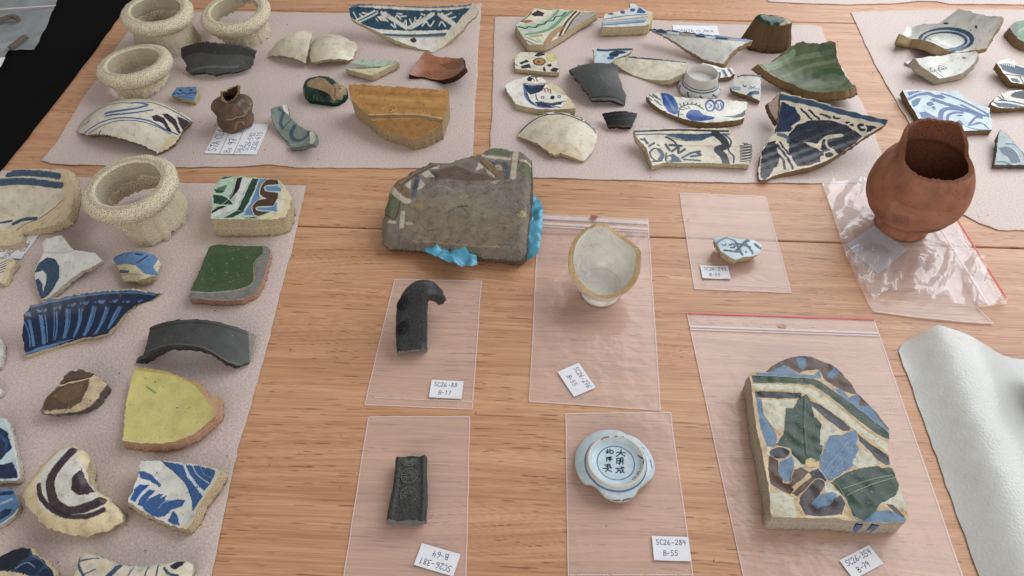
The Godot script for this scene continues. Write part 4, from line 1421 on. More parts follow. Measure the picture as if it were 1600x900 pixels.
	s.c.line("steel", 4.9, [-13.7, -0.8, -8.3, 1], 0.6)
	s.c.fill("slate", [-2.5, 12, 2.5, 6.8, 10, 5.6, 15, 6.7, 13.7, 10.8, 4.7, 12.2, 8.2, 18.5])
	s.c.line("slate", 1, [-2.8, -3.3, -1, 0.3, 0.6, -1.5])
	s.c.line("slate", 1, [5.2, -0.4, 7.5, 1.8, 10.7, 0.2])
	s.c.line("steel", 2.8, [3, 2.5, 14.7, 3.6], 0.6)
	finish(s)
	s = sherd("dish_sherd", "white sherd with a scaly blue figure over a bare pinkish patch", "pottery sherd", "loose pottery sherds", [29.6, -291.8], [-37.9, -21.3, -25, -28.5, -8.2, -35.5, 5.4, -31.8, 15.8, -23.4, 29, -12.1, 38.4, 8.6, 42.8, 26.2, 31.5, 28.1, 14, 29.3, -0.5, 27.8, -13.5, 23.6, -25.2, 17.2, -31, 0.8, -35.5, -8.9], [6.7168, 0.0039136, -0.026396, 0.0006239, -0.0007047, 0.0035299], "sand", "white", {"t": 8, "pits": true})
	s.c.fill("sand", [7.7, -31.2, 15.8, -23.4, 29, -12.1, 38.4, 8.6, 42.8, 26.2, 21.3, 28.4, 31.4, 16.8, 34.6, 2.1, 21.3, -7, 15.5, -11.7, 12, -23.6])
	s.c.line("blue", 4, [-14.8, -21, -12.9, -0.3, -7.5, 12.9, 2.6, 23, 14.2, 23.9], 0.8)
	s.c.fill("navy", [-15.2, -21, -5.4, -19.3, 10.5, -21, 6.5, -13.1, 1.9, -7.1, -7.9, -2.8, -13.8, -11.8])
	s.c.fill("blue", [-13.7, -21, -7.7, -18.9, 0.6, -17.7, -7, -14.5], 0.7)
	s.c.fill("ink", [-12.1, -29.3, -9, -34.2, -4.9, -31.2, -6.8, -26.2, -10.6, -26.4])
	s.c.line("clay", 1.4, [-15.2, -23.2, -5.4, -21.4, 11.2, -22.6])
	s.c.line("navy", 1.4, [-6.7, -34.1, 0.8, -32])
	s.c.line("rust", 1.2, [-4.9, -31.2, -3, -26.7])
	s.c.line("rust", 1.2, [-1.4, -31.5, 0.4, -26.2])
	s.c.line("rust", 1.4, [4.9, -9.8, 8, -14.2, 9.7, -7.4])
	s.c.line("rust", 1.4, [8.3, -12, 11.8, -14.5, 12.9, -7.3])
	s.c.line("rust", 1.4, [12.5, -11.8, 15.2, -11.7, 15.6, -4.9])
	s.c.fill("white", [-1.3, -0.4, 6.3, -3.9, 21.2, -3.5, 29.9, 0.6, 32.6, 7, 19.1, 11.6, 2.9, 10])
	s.c.line("ink", 1.2, [-2, -2.8, 0, 8.6, 5.9, 11.4])
	s.c.fill("navy", [20.2, 3.1, 20, 4.3, 19.5, 5.4, 18.8, 6.3, 18, 6.9, 17.1, 7, 16.2, 6.8, 15.4, 6.2, 14.7, 5.3, 14.4, 4.1, 14.3, 2.9, 14.4, 1.6, 14.9, 0.5, 15.6, -0.3, 16.4, -0.8, 17.4, -1, 18.3, -0.8, 19.1, -0.2, 19.7, 0.7, 20.1, 1.8])
	s.c.line("ink", 0.99, [7.3, 2.7, 7.2, 3.5, 7, 4.2, 6.6, 4.8, 6.2, 5.1, 5.7, 5.2, 5.3, 5.1, 4.9, 4.7, 4.6, 4.2, 4.4, 3.5, 4.3, 2.7, 4.4, 1.9, 4.6, 1.2, 5, 0.6, 5.4, 0.3, 5.9, 0.2, 6.3, 0.3, 6.7, 0.7, 7, 1.2, 7.2, 1.9, 7.3, 2.7])
	s.c.line("ink", 0.99, [26.6, 1.6, 26.5, 2.4, 26.3, 3.1, 25.9, 3.6, 25.5, 3.9, 25, 4, 24.6, 3.9, 24.2, 3.5, 23.9, 2.9, 23.7, 2.2, 23.7, 1.5, 23.8, 0.7, 24, 0.1, 24.3, -0.5, 24.8, -0.8, 25.2, -0.9, 25.7, -0.7, 26.1, -0.4, 26.4, 0.2, 26.6, 0.9, 26.6, 1.6])
	s.c.fill("navy", [-3, 11.4, 8.8, 12.8, 20.5, 14.4, 29.5, 10.7, 26.2, 18.2, 14.4, 20, 20, 24.6, 8.4, 23.9, -0.3, 20])
	s.c.line("clay", 1.6, [11.6, 16.2, 20.5, 13, 32.4, 10.8])
	s.c.line("ink", 1.4, [-9.6, 8.8, -4.6, 17.1])
	s.c.line("ink", 1.4, [-12.4, -5.2, -8.9, 10.1])
	s.c.line("blue", 2.4, [17.3, 20, 24.4, 24.7], 0.8)
	finish(s)
	s = sherd("black_sherd", "very small blackened sherd, browned along its lower edge", "pottery sherd", "loose pottery sherds", [119.5, -242], [-19, -8.8, -9.3, -7.7, 1.9, -7.3, 20.7, -7.4, 17.8, 0.6, 13.5, 10, 2.5, 10.5, -12.8, 8.4, -15.3, 1.8], [12.345, 0.049926, -0.46826, -0.011677, -0.001266, -0.00014356], "umber", "black", {"t": 5, "gloss": 0.5, "face": "smoothed_face"})
	s.c.line("ash", 1.1, [-16.4, -4.8, -5.3, -4, 9, -4.6], 0.35)
	s.c.line("ash", 0.94, [-13.8, 0.5, 1.5, 1.6, 16.1, -1.5], 0.3)
	s.c.line("brown", 1.7, [-12.8, 7.6, 2.5, 9.6, 13.5, 9.1], 0.7)
	finish(s)
	s = sherd("dish_sherd", "long white sherd with bright blue petals and a fern of fine strokes", "pottery sherd", "loose pottery sherds", [208.7, -266], [-54, -19, -48, -21.2, -37.8, -21.9, -29.2, -19.7, -22.2, -15.4, -9.4, -12.9, 2.1, -11.8, 19.3, -9.7, 33.6, -8.3, 50.7, -6, 59.4, -4.1, 56.1, 6.6, 51.7, 19.4, 42.7, 23.7, 23.3, 27.8, 7.4, 29.1, -8.7, 24.1, -19, 18.1, -29.3, 10.1, -39.7, 0.7, -48.8, -9.4], [9.6958, 0.046434, -0.21338, -0.00019758, -0.0011779, 0.0070525], "clay", "white", {"t": 8.5})
	s.c.fill("cobalt", [-37.8, -21.1, -30.5, -21, -23.4, -15.3, -19.4, -4.8, -20.6, 9.2, -25.2, 11.2, -31.6, 5.4, -36, -6.7])
	s.c.line("sky", 2.7, [-32.3, -16.9, -28.6, -8.3, -24.1, 3.4], 0.6)
	s.c.fill("cobalt", [-12, 9.7, -5.4, 3.6, 3, 4.9, 7.7, 13.7, 18.6, 17, 16, 22, 2.3, 26.2, -8.7, 24.1, -13.1, 16.8])
	s.c.line("sky", 1.9, [-6.1, 8.6, -1.9, 18.3], 0.4)
	s.c.line("navy", 1, [-12.9, 15.8, -4.4, 16.2, 4.7, 21.2], 0.5)
	s.c.line("pine", 1.4, [-21.5, 15.3, -19.3, 4.7, -15.7, -1.1, -7.4, -4.3, 1.2, -2.9, 8.7, 3.9])
	s.c.line("pine", 1.2, [-18.4, 1.7, -20.1, -1.1])
	s.c.line("pine", 1.2, [-16, -1.6, -17.1, -5.4])
	s.c.line("pine", 1.2, [-12.5, -3.3, -12.8, -6.6])
	s.c.line("pine", 1.2, [-8.8, -4.2, -7.9, -7.3])
	s.c.line("pine", 1.2, [-4.5, -4.3, -2.7, -7])
	s.c.line("pine", 1.2, [-0.2, -3.3, 2, -5.4])
	s.c.line("pine", 1.2, [3.1, -1.3, 5.6, -2.7])
	s.c.line("pine", 1.2, [-19.4, 6.8, -21.8, 5.8])
	s.c.line("pine", 1.2, [-16.8, 2.8, -12.9, 3.8])
	s.c.line("pine", 1.2, [-12.9, 0.1, -10, 2.2])
	s.c.line("pine", 1.2, [-8.4, -1.2, -6.5, 1.6])
	s.c.line("pine", 1.2, [-20.1, 11.3, -15.9, 11.5])
	s.c.fill("pine", [27.8, 16, 41.4, 16, 48.7, 11.5, 56.2, 5.8, 52, 17.5, 39.4, 19.3])
	s.c.line("blue", 2.13, [21.4, -0.9, 20.8, 1.5, 19.8, 3.7, 18.5, 5.5, 17, 6.7, 15.4, 7, 14, 6.5, 12.8, 5.3, 12, 3.4, 11.6, 1.1, 11.6, -1.3, 12.2, -3.6, 13.1, -5.6, 14.4, -7.1, 15.8, -8.1, 17.4, -8.3, 18.8, -7.9, 20.1, -6.9, 21, -5.3, 21.5, -3.2, 21.4, -0.9])
	s.c.line("blue", 2.13, [31.5, -1.2, 31, 0.9, 30.1, 2.9, 28.7, 4.4, 27.2, 5.5, 25.7, 5.8, 24.2, 5.4, 23, 4.2, 22.2, 2.6, 21.7, 0.6, 21.8, -1.6, 22.3, -3.6, 23.2, -5.4, 24.4, -6.8, 25.9, -7.6, 27.4, -7.9, 28.9, -7.5, 30.2, -6.6, 31.1, -5.1, 31.6, -3.3, 31.5, -1.2])
	s.c.line("blue", 1.5, [15, -4, 18.2, -1, 14.7, 1.8])
	s.c.line("blue", 1.5, [24.4, -4, 26.1, -0.7, 24.3, 3])
	s.c.line("blue", 1.5, [28.7, -3.8, 29.1, 2])
	s.c.line("pine", 1, [-52.4, -16.5, -48, -12.5])
	s.c.line("pine", 1, [-50.7, -19.9, -46.3, -16])
	s.c.line("pine", 1, [-46.7, -18.6, -42.3, -14.7])
	s.c.line("pine", 1, [-45.6, -13.3, -41.3, -9.2])
	s.c.line("pine", 1, [-42.2, -16, -37.9, -12.1])
	s.c.line("pine", 1, [-42.2, -9.3, -37.9, -5])
	s.c.line("pine", 1, [-46.6, -20.5, -42.2, -16.7])
	finish(s)
	s = sherd("plate_base_sherd", "domed bare cream sherd with a black scroll rim and a broken foot ring", "pottery sherd", "loose pottery sherds", [52.8, -208.2], [-47.1, -11.8, -38.5, -27.5, -24.2, -38.3, -9.9, -40.5, 7, -37.5, 23.7, -29.9, 34.5, -19.4, 40.3, -9.1, 38.6, 6.4, 32.2, 20, 23.3, 32.8, 15.1, 30.6, 7, 27.3, -1, 23.6, -6.5, 26.7, -11.9, 24.3, -18.5, 16.8, -25.2, 8.5, -38.8, -2.9], [14.7, 0.034136, -0.16093, -0.0047447, -0.00021916, -0.0031728], "biscuit", "bone", {"t": 7, "pits": true})
	s.c.line("ink", 1.8, [-45.7, -14.4, -35.5, -24.9, -22.6, -33.9, -7.3, -35.3, 6.8, -33, 22, -25.4, 33.2, -17.5, 38.7, -8.9])
	s.c.line("ink", 1.6, [-38.5, -30.5, -29.9, -34.3], 0.9)
	s.c.line("ink", 1.6, [-24.2, -37.7, -15.7, -37.8, -12.9, -35.7], 0.9)
	s.c.line("ink", 1.6, [-5.8, -38.3, 4.1, -36.1], 0.9)
	s.c.line("ink", 1.8, [12.5, -34, 22.3, -30.8, 24.9, -26.6], 0.9)
	s.c.line("ink", 1.8, [27.7, -25, 37, -14], 0.9)
	s.c.line("ink", 0.71, [-40, -27.2, -24.1, -39.6, -9.9, -41, 7, -38.1, 23.7, -30.4, 38.3, -12.4], 0.8)
	s.c.fill("biscuit", [-18.4, 11, -8.8, 10, -4.8, 12.9, 10.3, 12.1, 20.9, 22.3, 23.6, 32.4, 15.1, 30.6, 7, 27.3, -1, 23.6, -6.5, 26.7, -11.9, 24.3, -17.8, 16.9])
	s.c.fill("cream", [-6.1, 12.3, 7.5, 14, 16.8, 22.9, 20.6, 30, 9.9, 25, -2.2, 18.8], 0.7)
	s.c.specks("umber", 40, 0.7, 17, 0.7)
	s.c.specks("mint", 30, 1.6, 3, 0.2)
	finish(s)
	s = sherd("bowl_rim_sherd", "cream rim sherd with dark blue flowers, a heavy scroll and loops at one end", "pottery sherd", "loose pottery sherds", [188.2, -187.4], [-56, -22.8, -22.4, -26.1, 43.4, -22.4, 45.2, -14.7, 51.5, -6, 67.6, 0.1, 63.3, 15.5, 58.9, 23.6, 13.4, 19.3, -27, 19.2, -41.1, 24.5, -43.9, 12.2, -45.5, 0.2, -51.6, -7.9, -55.9, -14.6], [12.265, 0.012726, -0.25421, 0.00086989, -0.00083555, 0.001917], "sand", "cream", {"t": 8.5})
	s.c.line("ink", 2.1, [-55.5, -20.2, -8.9, -23.2, 43.7, -18.8])
	s.c.line("slate", 1.4, [-55.4, -16.3, -23.2, -17.9, 44.6, -15.3])
	s.c.fill("slate", [-22.6, -16, -16.2, -19.2, 4.3, -17.8, 26, -17.8, 30.1, -15.6, 22.8, -13, 15.7, -10.2, -2, -9.8, -9.9, -12.5])
	s.c.line("ink", 0.88, [-22.6, -16, -16.8, -12.8, -2, -9.5, 15.7, -9.9], 0.7)
	s.c.line("ink", 7.7, [29.4, -17.2, 36.6, -10, 38.6, -1.2, 29.7, 2.7, 34.7, 10.6, 36.2, 20.2], 0.92)
	s.c.line("slate", 1.8, [38, -16.5, 45.2, -6.6, 40.9, 3.8, 45.3, 12.5, 43.8, 20.7])
	s.c.line("umber", 0.53, [-24.5, -3.5, 16.2, -2.5, 66.9, 2.2], 0.5)
	s.c.line("ink", 1.8, [-42.6, 6.5, -37, 0.7, -30.5, 4.1, -28.5, 11.2, -34.7, 18.3, -41, 13.7, -42.6, 6.5])
	s.c.line("slate", 4.6, [-32, 2.5, -29.1, 9.2, -32.5, 15.6], 0.9)
	s.c.line("ink", 3.2, [-24.4, -4.5, -21, 2.4])
	s.c.line("ink", 3, [-20.1, -4.3, -7.9, -3])
	s.c.line("ink", 2.8, [-18.5, 4.1, -11.1, -1.4, -11.9, 6.1, -4.8, 1.3])
	s.c.line("ink", 1.9, [-23.5, -14.3, -15.7, -9.6, -12, -2.7])
	s.c.fill("slate", [-26, 10.8, -17.5, 7.4, -12.6, 12.1, -9.3, 18.2, -21.5, 19, -25.2, 16])
	s.c.fill("cream", [-20.1, 13.3, -20.3, 14.2, -20.7, 15, -21.3, 15.6, -22.1, 16, -22.8, 16.2, -23.6, 16.1, -24.2, 15.7, -24.7, 15.1, -24.9, 14.4, -25, 13.5, -24.8, 12.6, -24.3, 11.9, -23.7, 11.2, -23, 10.8, -22.2, 10.6, -21.5, 10.7, -20.8, 11.1, -20.3, 11.7, -20.1, 12.5])
	s.c.line("ink", 1.6, [-24.9, 6.5, -26.6, 16, -24.2, 19.1])
	s.c.line("slate", 2.5, [-8.3, 12.4, 1.7, 6.1, 11.1, 4.1])
	s.c.line("slate", 2.8, [1.1, 10.6, 11.1, 8.8, 7.2, 5.4])
	s.c.line("slate", 2.3, [-6.8, 14.6, 1.9, 15.4, 9.8, 16.2])
	s.c.line("slate", 2.6, [-50.7, -10.6, -46, -8.9, -43.3, -5.4])
	s.c.line("slate", 2.5, [-46.5, -11.5, -44.3, -5.3])
	s.c.line("ink", 2.3, [-42.5, -1.7, -36.6, -6.1])
	s.c.line("ink", 1.8, [-40.5, 18.7, -30.8, 17.3])
	s.c.line("ink", 1.4, [-33.4, -4.2, -31.1, -3.3])
	s.c.line("ink", 0.88, [53.4, 0.1, 64, -0.7, 64.2, 1.6, 53.6, 2])
	s.c.line("ink", 0.88, [53.4, 3.6, 63.6, 2.7, 63.8, 5, 53.2, 5.5])
	s.c.line("ink", 0.88, [52.4, 7, 63.1, 6.2, 63.3, 8.4, 52.7, 8.9])
	s.c.line("ink", 0.88, [52.4, 10.5, 62.6, 9.6, 62.8, 11.9, 52.2, 12.4])
	s.c.line("ink", 0.88, [51.4, 14, 62.1, 13.1, 62.3, 15.4, 51.7, 16])
	s.c.line("ink", 0.88, [51.4, 17.6, 61.5, 16.6, 61.7, 18.9, 51.1, 19.6])
	s.c.line("ink", 0.88, [56.4, -2.7, 59.1, -3.7, 58.3, -1, 61.7, -3.1, 60.8, -0.1])
	finish(s)
	s = sherd("dish_rim_sherd", "big triangular sherd with a ribbed navy painted field and a long striped rim", "pottery sherd", "loose pottery sherds", [311.9, -190.7], [-21.2, -52.9, -14.7, -50.9, 11, -41.6, 36.2, -31.1, 61, -21.2, 84.5, -13.2, 82.8, -10.3, 64.7, -1.1, 50.4, 7.5, 29, 19, 14.4, 27.2, -2.4, 33.2, -26.6, 37.2, -40.2, 40.6, -50.7, 47.3, -56.7, 44.8, -55.6, 36.1, -47.7, 9.4, -39, -5.2, -30.3, -11.6, -26.2, -23.9, -22.8, -39.4], [20.071, 0.1194, -0.36634, 2.6538e-05, -0.00091523, 0.0029618], "clay", "bone", {"t": 8, "flare": 0.5, "bumpy": 0.12, "rib": [0.5, 0.2, 0.62]})
	s.c.line("slate", 4.7, [-21.3, -47.8, 10.7, -37.6, 35.8, -27, 81.6, -10.7])
	s.c.line("slate", 1.3, [-21.1, -50.7, 10.9, -40.1, 36, -29.6, 83.8, -12.5], 0.8)
	s.c.line("bone", 1.1, [-21.4, -45, 10.4, -34.4, 35.5, -24.2, 77.6, -9.5])
	s.c.fill("navy", [-21, -44, -7.9, -36.3, -4.5, -29.4, -1.5, -23.4, -11.7, -18.1, -12.7, -14.7, -16.8, -11.3, -29.9, -12.8, -26.2, -23.9, -22.9, -36.8])
	s.c.fill("ink", [-13, -12.6, -6.7, -18.6, 6.4, -21.2, 24.6, -19.8, 40.7, -13.3, 49.9, -5.4, 56.9, 1.5, 43.3, 11.2, 29, 19, 23.7, 12.2, 26.2, 9.2, 16.6, 15.9, 8.7, 8.9, 12, 4.7, -7, 1.2, -18.6, 0, -17.2, -8.7])
	s.c.fill("ink", [-18.2, -3, -6.8, -0.3, 10.8, 12.2, 9.3, 26.7, -4.4, 30.5, -14.8, 30.4, -18.1, 20.8, -19.9, 12.2])
	s.c.fill("ink", [-47.4, 9.4, -39.4, -2.3, -31, -3.6, -30.1, 8, -31.8, 27.6, -38.2, 30.5, -43.9, 39.4, -50.7, 47.3, -55.4, 41.7])
	s.c.line("bone", 1.6, [-7.8, -37.6, -3.1, -30.5, 5.2, -22.1])
	s.c.line("bone", 1.6, [-4, -35.8, 2.1, -29.9, 13, -21.5])
	s.c.line("bone", 1.6, [4.9, -32.2, 9.7, -27.7, 18.3, -21.7])
	s.c.line("bone", 1.6, [13.8, -28.6, 19.9, -25.2, 26.1, -21.6])
	s.c.line("ink", 2, [-1.5, -34.2, 7.9, -22.4])
	s.c.line("ink", 2, [6.2, -32, 15.6, -21.7])
	s.c.line("ink", 2, [17.5, -26.8, 27.4, -21.7])
	s.c.line("bone", 2.3, [-12.5, -16.8, -8.9, -19.1, -3.3, -21.9, -2.1, -25.1])
	s.c.line("bone", 2.1, [-29, -11.5, -24.7, -3.7, -19.5, 6])
	s.c.line("bone", 2.1, [-31.1, -0.6, -27, 11.5, -19.6, 28.7, -13.9, 32.7])
	s.c.line("bone", 2.9, [-30.1, 6.4, -29.6, 19.4, -34, 29.1])
	s.c.line("ink", 2.5, [-30.7, 1.7, -22.9, 18.4, -19.9, 33.1])
	s.c.line("ink", 2.7, [-31.4, 14.3, -27.4, 21.2, -28.3, 33.2])
	s.c.line("ink", 2, [-27.7, -1, -19.8, 15.4])
	s.c.line("slate", 3.9, [-27.8, -9.9, -19.1, -6, -18.6, 0], 0.8)
	s.c.line("bone", 3.9, [11.2, 9.9, 13.5, 3.6, 22.8, -1.5, 35.8, -2])
	s.c.line("bone", 2.5, [19.5, 2.5, 19.2, 8.4, 24.7, 14.3])
	s.c.line("ink", 2.9, [17.7, 1.6, 15.4, 8, 20.3, 13.4])
	s.c.fill("bone", [10.6, 12.9, 16.5, 16.6, 24.5, 15.4, 28.9, 19.4, 14.4, 27.2, 9.1, 24.7])
	s.c.fill("ink", [15, 17.3, 20.4, 16.2, 25.1, 19, 20.6, 22.3, 15.5, 21.5])
	s.c.fill("ink", [9.4, 12.8, 15.6, 14.2, 13.4, 19, 9.4, 19.9])
	s.c.fill("bone", [50, -5.7, 56.9, 1.5, 63.5, -1.5, 73.4, -7.3, 60, -12.8, 35.1, -20.9, 26.1, -21.6, 40.7, -13.6])
	s.c.fill("ink", [37.3, -19.9, 37.1, -19.6, 36.6, -19.3, 35.7, -19.1, 34.7, -19, 33.6, -19, 32.5, -19.2, 31.5, -19.5, 30.7, -19.9, 30.3, -20.3, 30.1, -20.8, 30.4, -21.1, 30.9, -21.4, 31.7, -21.6, 32.8, -21.7, 33.9, -21.7, 35, -21.5, 36, -21.2, 36.7, -20.8, 37.2, -20.4])
	s.c.fill("ink", [45.8, -15, 45.6, -14.6, 45.3, -14.3, 44.7, -14, 44.1, -13.9, 43.3, -13.9, 42.6, -14.1, 42, -14.3, 41.6, -14.7, 41.3, -15.1, 41.2, -15.5, 41.4, -15.9, 41.7, -16.2, 42.3, -16.5, 43, -16.6, 43.7, -16.6, 44.4, -16.4, 45, -16.2, 45.5, -15.8, 45.8, -15.4])
	s.c.fill("ink", [49.9, -11.5, 49.7, -11.1, 49.3, -10.7, 48.8, -10.5, 48.1, -10.4, 47.4, -10.4, 46.7, -10.5, 46.1, -10.8, 45.6, -11.1, 45.3, -11.5, 45.3, -12, 45.5, -12.4, 45.8, -12.7, 46.4, -12.9, 47, -13.1, 47.8, -13, 48.5, -12.9, 49.1, -12.6, 49.5, -12.3, 49.8, -11.9])
	s.c.line("ink", 2.9, [58.5, -10.9, 54.6, -10.7, 55.2, -6.2, 59, -5.3])
	s.c.fill("ink", [60.4, -10.7, 72.1, -7.4, 66.5, -3.9, 60.6, -3.2, 62.4, -7.1])
	s.c.fill("ink", [32.3, -22.5, 32.2, -22.2, 32, -21.9, 31.7, -21.7, 31.4, -21.6, 31, -21.6, 30.7, -21.7, 30.4, -21.9, 30.1, -22.1, 30, -22.4, 30, -22.8, 30.1, -23.1, 30.3, -23.3, 30.6, -23.5, 30.9, -23.7, 31.3, -23.7, 31.6, -23.6, 31.9, -23.4, 32.1, -23.1, 32.3, -22.8])
	s.c.fill("bone", [-55.6, 36.1, -53.3, 30.9, -54.1, 41.8, -54.2, 45.6, -56.2, 45.8])
	s.c.specks("bone", 30, 0.8, 44, 0.5)
	finish(s)
	s = sherd("dish_fold_fragment", "short brown folded rim flap, under the tip of the navy ribbed sherd", "pottery sherd", "loose pottery sherds", [293, -248.8], [-8.1, -4.8, 8, -18.8, 7.3, -4, 1.4, 14.9, -2.8, 8.9, -5.9, 3.8], [17.928, -0.19764, -0.51266, 9.552e-06, -6.3433e-07, -6.5834e-06], "wood_brown", "wood_brown", {"t": 6, "face": "bare_face", "flare": 1})
	s.c.specks("umber", 30, 1, 2, 0.8)
	finish(s)

func sherds_on_the_pale_sheet() -> void:
	var s: Sherd
	s = sherd("dish_base_sherd", "thick dish base with two blue-grey rings and a tall rising wall, black specks", "pottery sherd", "loose pottery sherds", [544.8, -405], [-59.1, -3.2, -23.5, -53.6, -13.7, -46.1, -3.2, -26.4, 1.1, -25.4, 8.9, -26, 14.9, -26.1, 23.9, -8.8, 34.9, 5.7, 45.7, 15, 43.2, 22, 37.2, 28.6, 32.1, 36.8, 15.2, 34.3, -5.3, 35.7, -26.7, 30.3, -33.8, 12.8, -39.3, -5.1, -52.4, -0.5], [21.455, 0.54879, -0.10625, 0.0096573, -0.017623, -0.00060249], "tan", "grey_white", {"t": 11, "pits": true, "flare": 1, "face": "glazed_face"})
	s.c.line("slate", 4.01, [19.4, 21.8, 17.5, 25.4, 13.1, 28, 6.2, 30, -3.5, 32.6, -18.3, 40.5, -23.1, 32.1, -29.3, 26.3, -32.2, 17.1, -34.4, 10.2, -35.6, 6.2, -22.9, -15.3, -17, -20.3, -11.2, -19.9, -5.3, -15.9, 0.7, -9.9, 6.7, -2.8, 12, 4.4, 16.3, 11.1, 18.9, 17, 19.4, 21.8])
	s.c.line("slate", 3.06, [13.9, 20.1, 12.3, 23.1, 8.5, 25.3, 2.8, 27, -4.9, 28.8, -16.2, 34.2, -21.9, 30.2, -26.7, 25.4, -30.8, 21, -32.5, 15.5, -32.8, 11.5, -22.3, -5.9, -16.9, -10.8, -11.8, -11.2, -6.6, -8.8, -1.3, -4.5, 3.7, 0.7, 8.2, 6.3, 11.6, 11.5, 13.6, 16.2, 13.9, 20.1])
	s.c.line("sky", 1.4, [-42.9, 19.6, -13.2, -21.3, -3.2, -13.3, 8.5, 3.5, 16.2, 21.5], 0.4)
	s.c.fill("cream", [17.9, 34.9, 32.6, 28.4, 37.2, 28.6, 32.1, 36.8], 0.8)
	s.c.specks("umber", 24, 1.1, 4, 0.8)
	s.c.fill("ink", [4.4, -16.3, 4.2, -15.9, 3.9, -15.8, 3.5, -15.9, 3, -16.2, 2.5, -16.8, 2, -17.5, 1.6, -18.3, 1.3, -19.2, 1.2, -19.9, 1.3, -20.5, 1.5, -20.9, 1.8, -21, 2.2, -20.9, 2.7, -20.5, 3.2, -19.9, 3.6, -19.2, 4, -18.3, 4.3, -17.5, 4.4, -16.8])
	s.c.fill("umber", [26.1, 10.2, 26, 10.7, 25.8, 11, 25.5, 11.2, 25.1, 11.2, 24.7, 11, 24.3, 10.6, 24, 10.1, 23.8, 9.5, 23.7, 8.9, 23.7, 8.3, 23.8, 7.8, 24, 7.5, 24.3, 7.3, 24.7, 7.4, 25.1, 7.6, 25.4, 8, 25.8, 8.5, 26, 9.1, 26.1, 9.7])
	s.c.line("umber", 1.2, [-20.3, -3.1, -19.6, 2.7])
	finish(s)
	s = sherd("dish_sherd", "cream dish sherd with a small black monogram, in front of the ringed dish base", "pottery sherd", "loose pottery sherds", [522, -343.4], [-38.9, -4.5, -15.4, -19.3, 16.6, -23.8, 36.5, -15.2, 37.7, -9.6, 29.1, 3.1, 14.3, 12.6, -2.3, 17, -14.9, 21.3, -26.6, 11.4, -36, 7.1], [12.374, 0.036949, -0.11745, 0.0069759, -0.00033328, 2.7014e-05], "bone", "grey_white", {"t": 10, "pits": true, "face": "glazed_face"})
	s.c.line("ink", 1.1, [-21.6, 8.4, -21.1, 5.1, -16.4, 2.5, -14.9, 5.6, -18.4, 10.1, -22.9, 10.7])
	s.c.line("ink", 1.1, [-16, 5.9, -13.8, 11.2, -11.2, 15.4, -8.4, 18.7])
	s.c.line("ink", 1.1, [-13.6, 6, 0.7, 1.2, -6.2, -3.5, -9.4, 3.5, -8.4, 8.5])
	s.c.line("ink", 1.7, [-6.9, 0.8, -2.6, 1.8])
	s.c.line("ink", 0.86, [-10.2, 1.2, -9.4, 8.2])
	s.c.specks("umber", 26, 0.9, 14, 0.8)
	s.c.fill("umber", [25.7, -10, 25.4, -9.5, 25, -9.1, 24.5, -8.9, 23.9, -8.9, 23.3, -9.1, 22.7, -9.5, 22.3, -10, 22, -10.6, 21.9, -11.3, 22, -11.9, 22.3, -12.4, 22.7, -12.8, 23.2, -13, 23.8, -13, 24.4, -12.8, 24.9, -12.4, 25.3, -11.9, 25.6, -11.3, 25.7, -10.6], 0.8)
	s.c.fill("white", [30.4, -12.4, 37.7, -9.6, 29.1, 3.1, 14.3, 12.6, 3.5, 17.3, 11.8, 9.6, 26.4, -3], 0.6)
	finish(s)
	s = sherd("handle_fragment", "small bare corner of a cream sherd poking out beneath the monogram sherd", "pottery sherd", "loose pottery sherds", [493.2, -364], [-8.6, -4.9, -1.9, -6.8, 4.8, -0.6, 8.2, 8.8, -2.6, 3.5], [3.6695, 0.049553, -0.15366, 6.6087e-06, 6.493e-07, -2.454e-07], "bone", "white", {"t": 2.5})
	finish(s)
	s = sherd("green_sherd", "bright green glazed sherd at the edge of the picture, brown broken side", "pottery sherd", "loose pottery sherds", [656.8, -421.4], [-18.6, -12.5, -6.7, -24.1, 24.3, -29.5, 25.2, 1.9, 5.4, 30, -11.7, 22.9, -17.9, 11.3], [14.355, 0.065899, -0.069235, 5.1109e-06, -1.4452e-06, -6.9195e-08], "clay", "leaf", {"t": 13, "flare": 2, "face": "glazed_face"})
	s.c.line("mint", 3.5, [-12.5, -2, 8.2, -13.9, 16.8, -6], 0.5)
	s.c.fill("umber", [-18.6, -12.5, -6.7, -24.1, -5.5, -15.4, -17.9, 11.3], 0.5)
	finish(s)
	s = sherd("dish_sherd", "black and white sherd with a comb of fine white ticks", "pottery sherd", "loose pottery sherds", [603.1, -332.6], [-19.8, -15.3, -9.9, -20, -1.4, -21.7, 2.9, -11.2, 10.1, -2.7, 27.7, 7.2, 20.7, 24.5, 0.5, 20.4, -13.2, 16.3, -17.6, 2.3], [14.65, 0.11855, -0.24396, 0.003212, -0.0030618, -0.0014259], "clay", "white", {"t": 9, "flare": -0.5})
	s.c.fill("slate", [-17.6, -12.9, -9, -14.3, 7.5, -3.2, 27.5, 8.1, 24.8, 13.5, 4.2, 7.8, -10.1, 2.5, -16.2, -1.9])
	s.c.line("white", 1.2, [-14.6, -17.2, -15.4, -12.7])
	s.c.line("white", 1.2, [-12.7, -16.2, -13.5, -11.8])
	s.c.line("white", 1.2, [-10.9, -15.2, -11.6, -10.9])
	s.c.line("white", 1.2, [-9, -14.2, -9.7, -9.9])
	s.c.line("white", 1.2, [-7.2, -13.2, -7.8, -9])
	s.c.line("white", 1.2, [-5.3, -12.1, -6, -8])
	s.c.line("white", 1.2, [-3.5, -11.1, -4.1, -7])
	s.c.line("white", 1.2, [-1.7, -10.1, -2.3, -6])
	s.c.line("ink", 1.3, [-16.8, 4.4, 4, 8.7, 23.3, 14])
	s.c.line("ink", 1.1, [-0.5, 9.1, 0.5, 20.4])
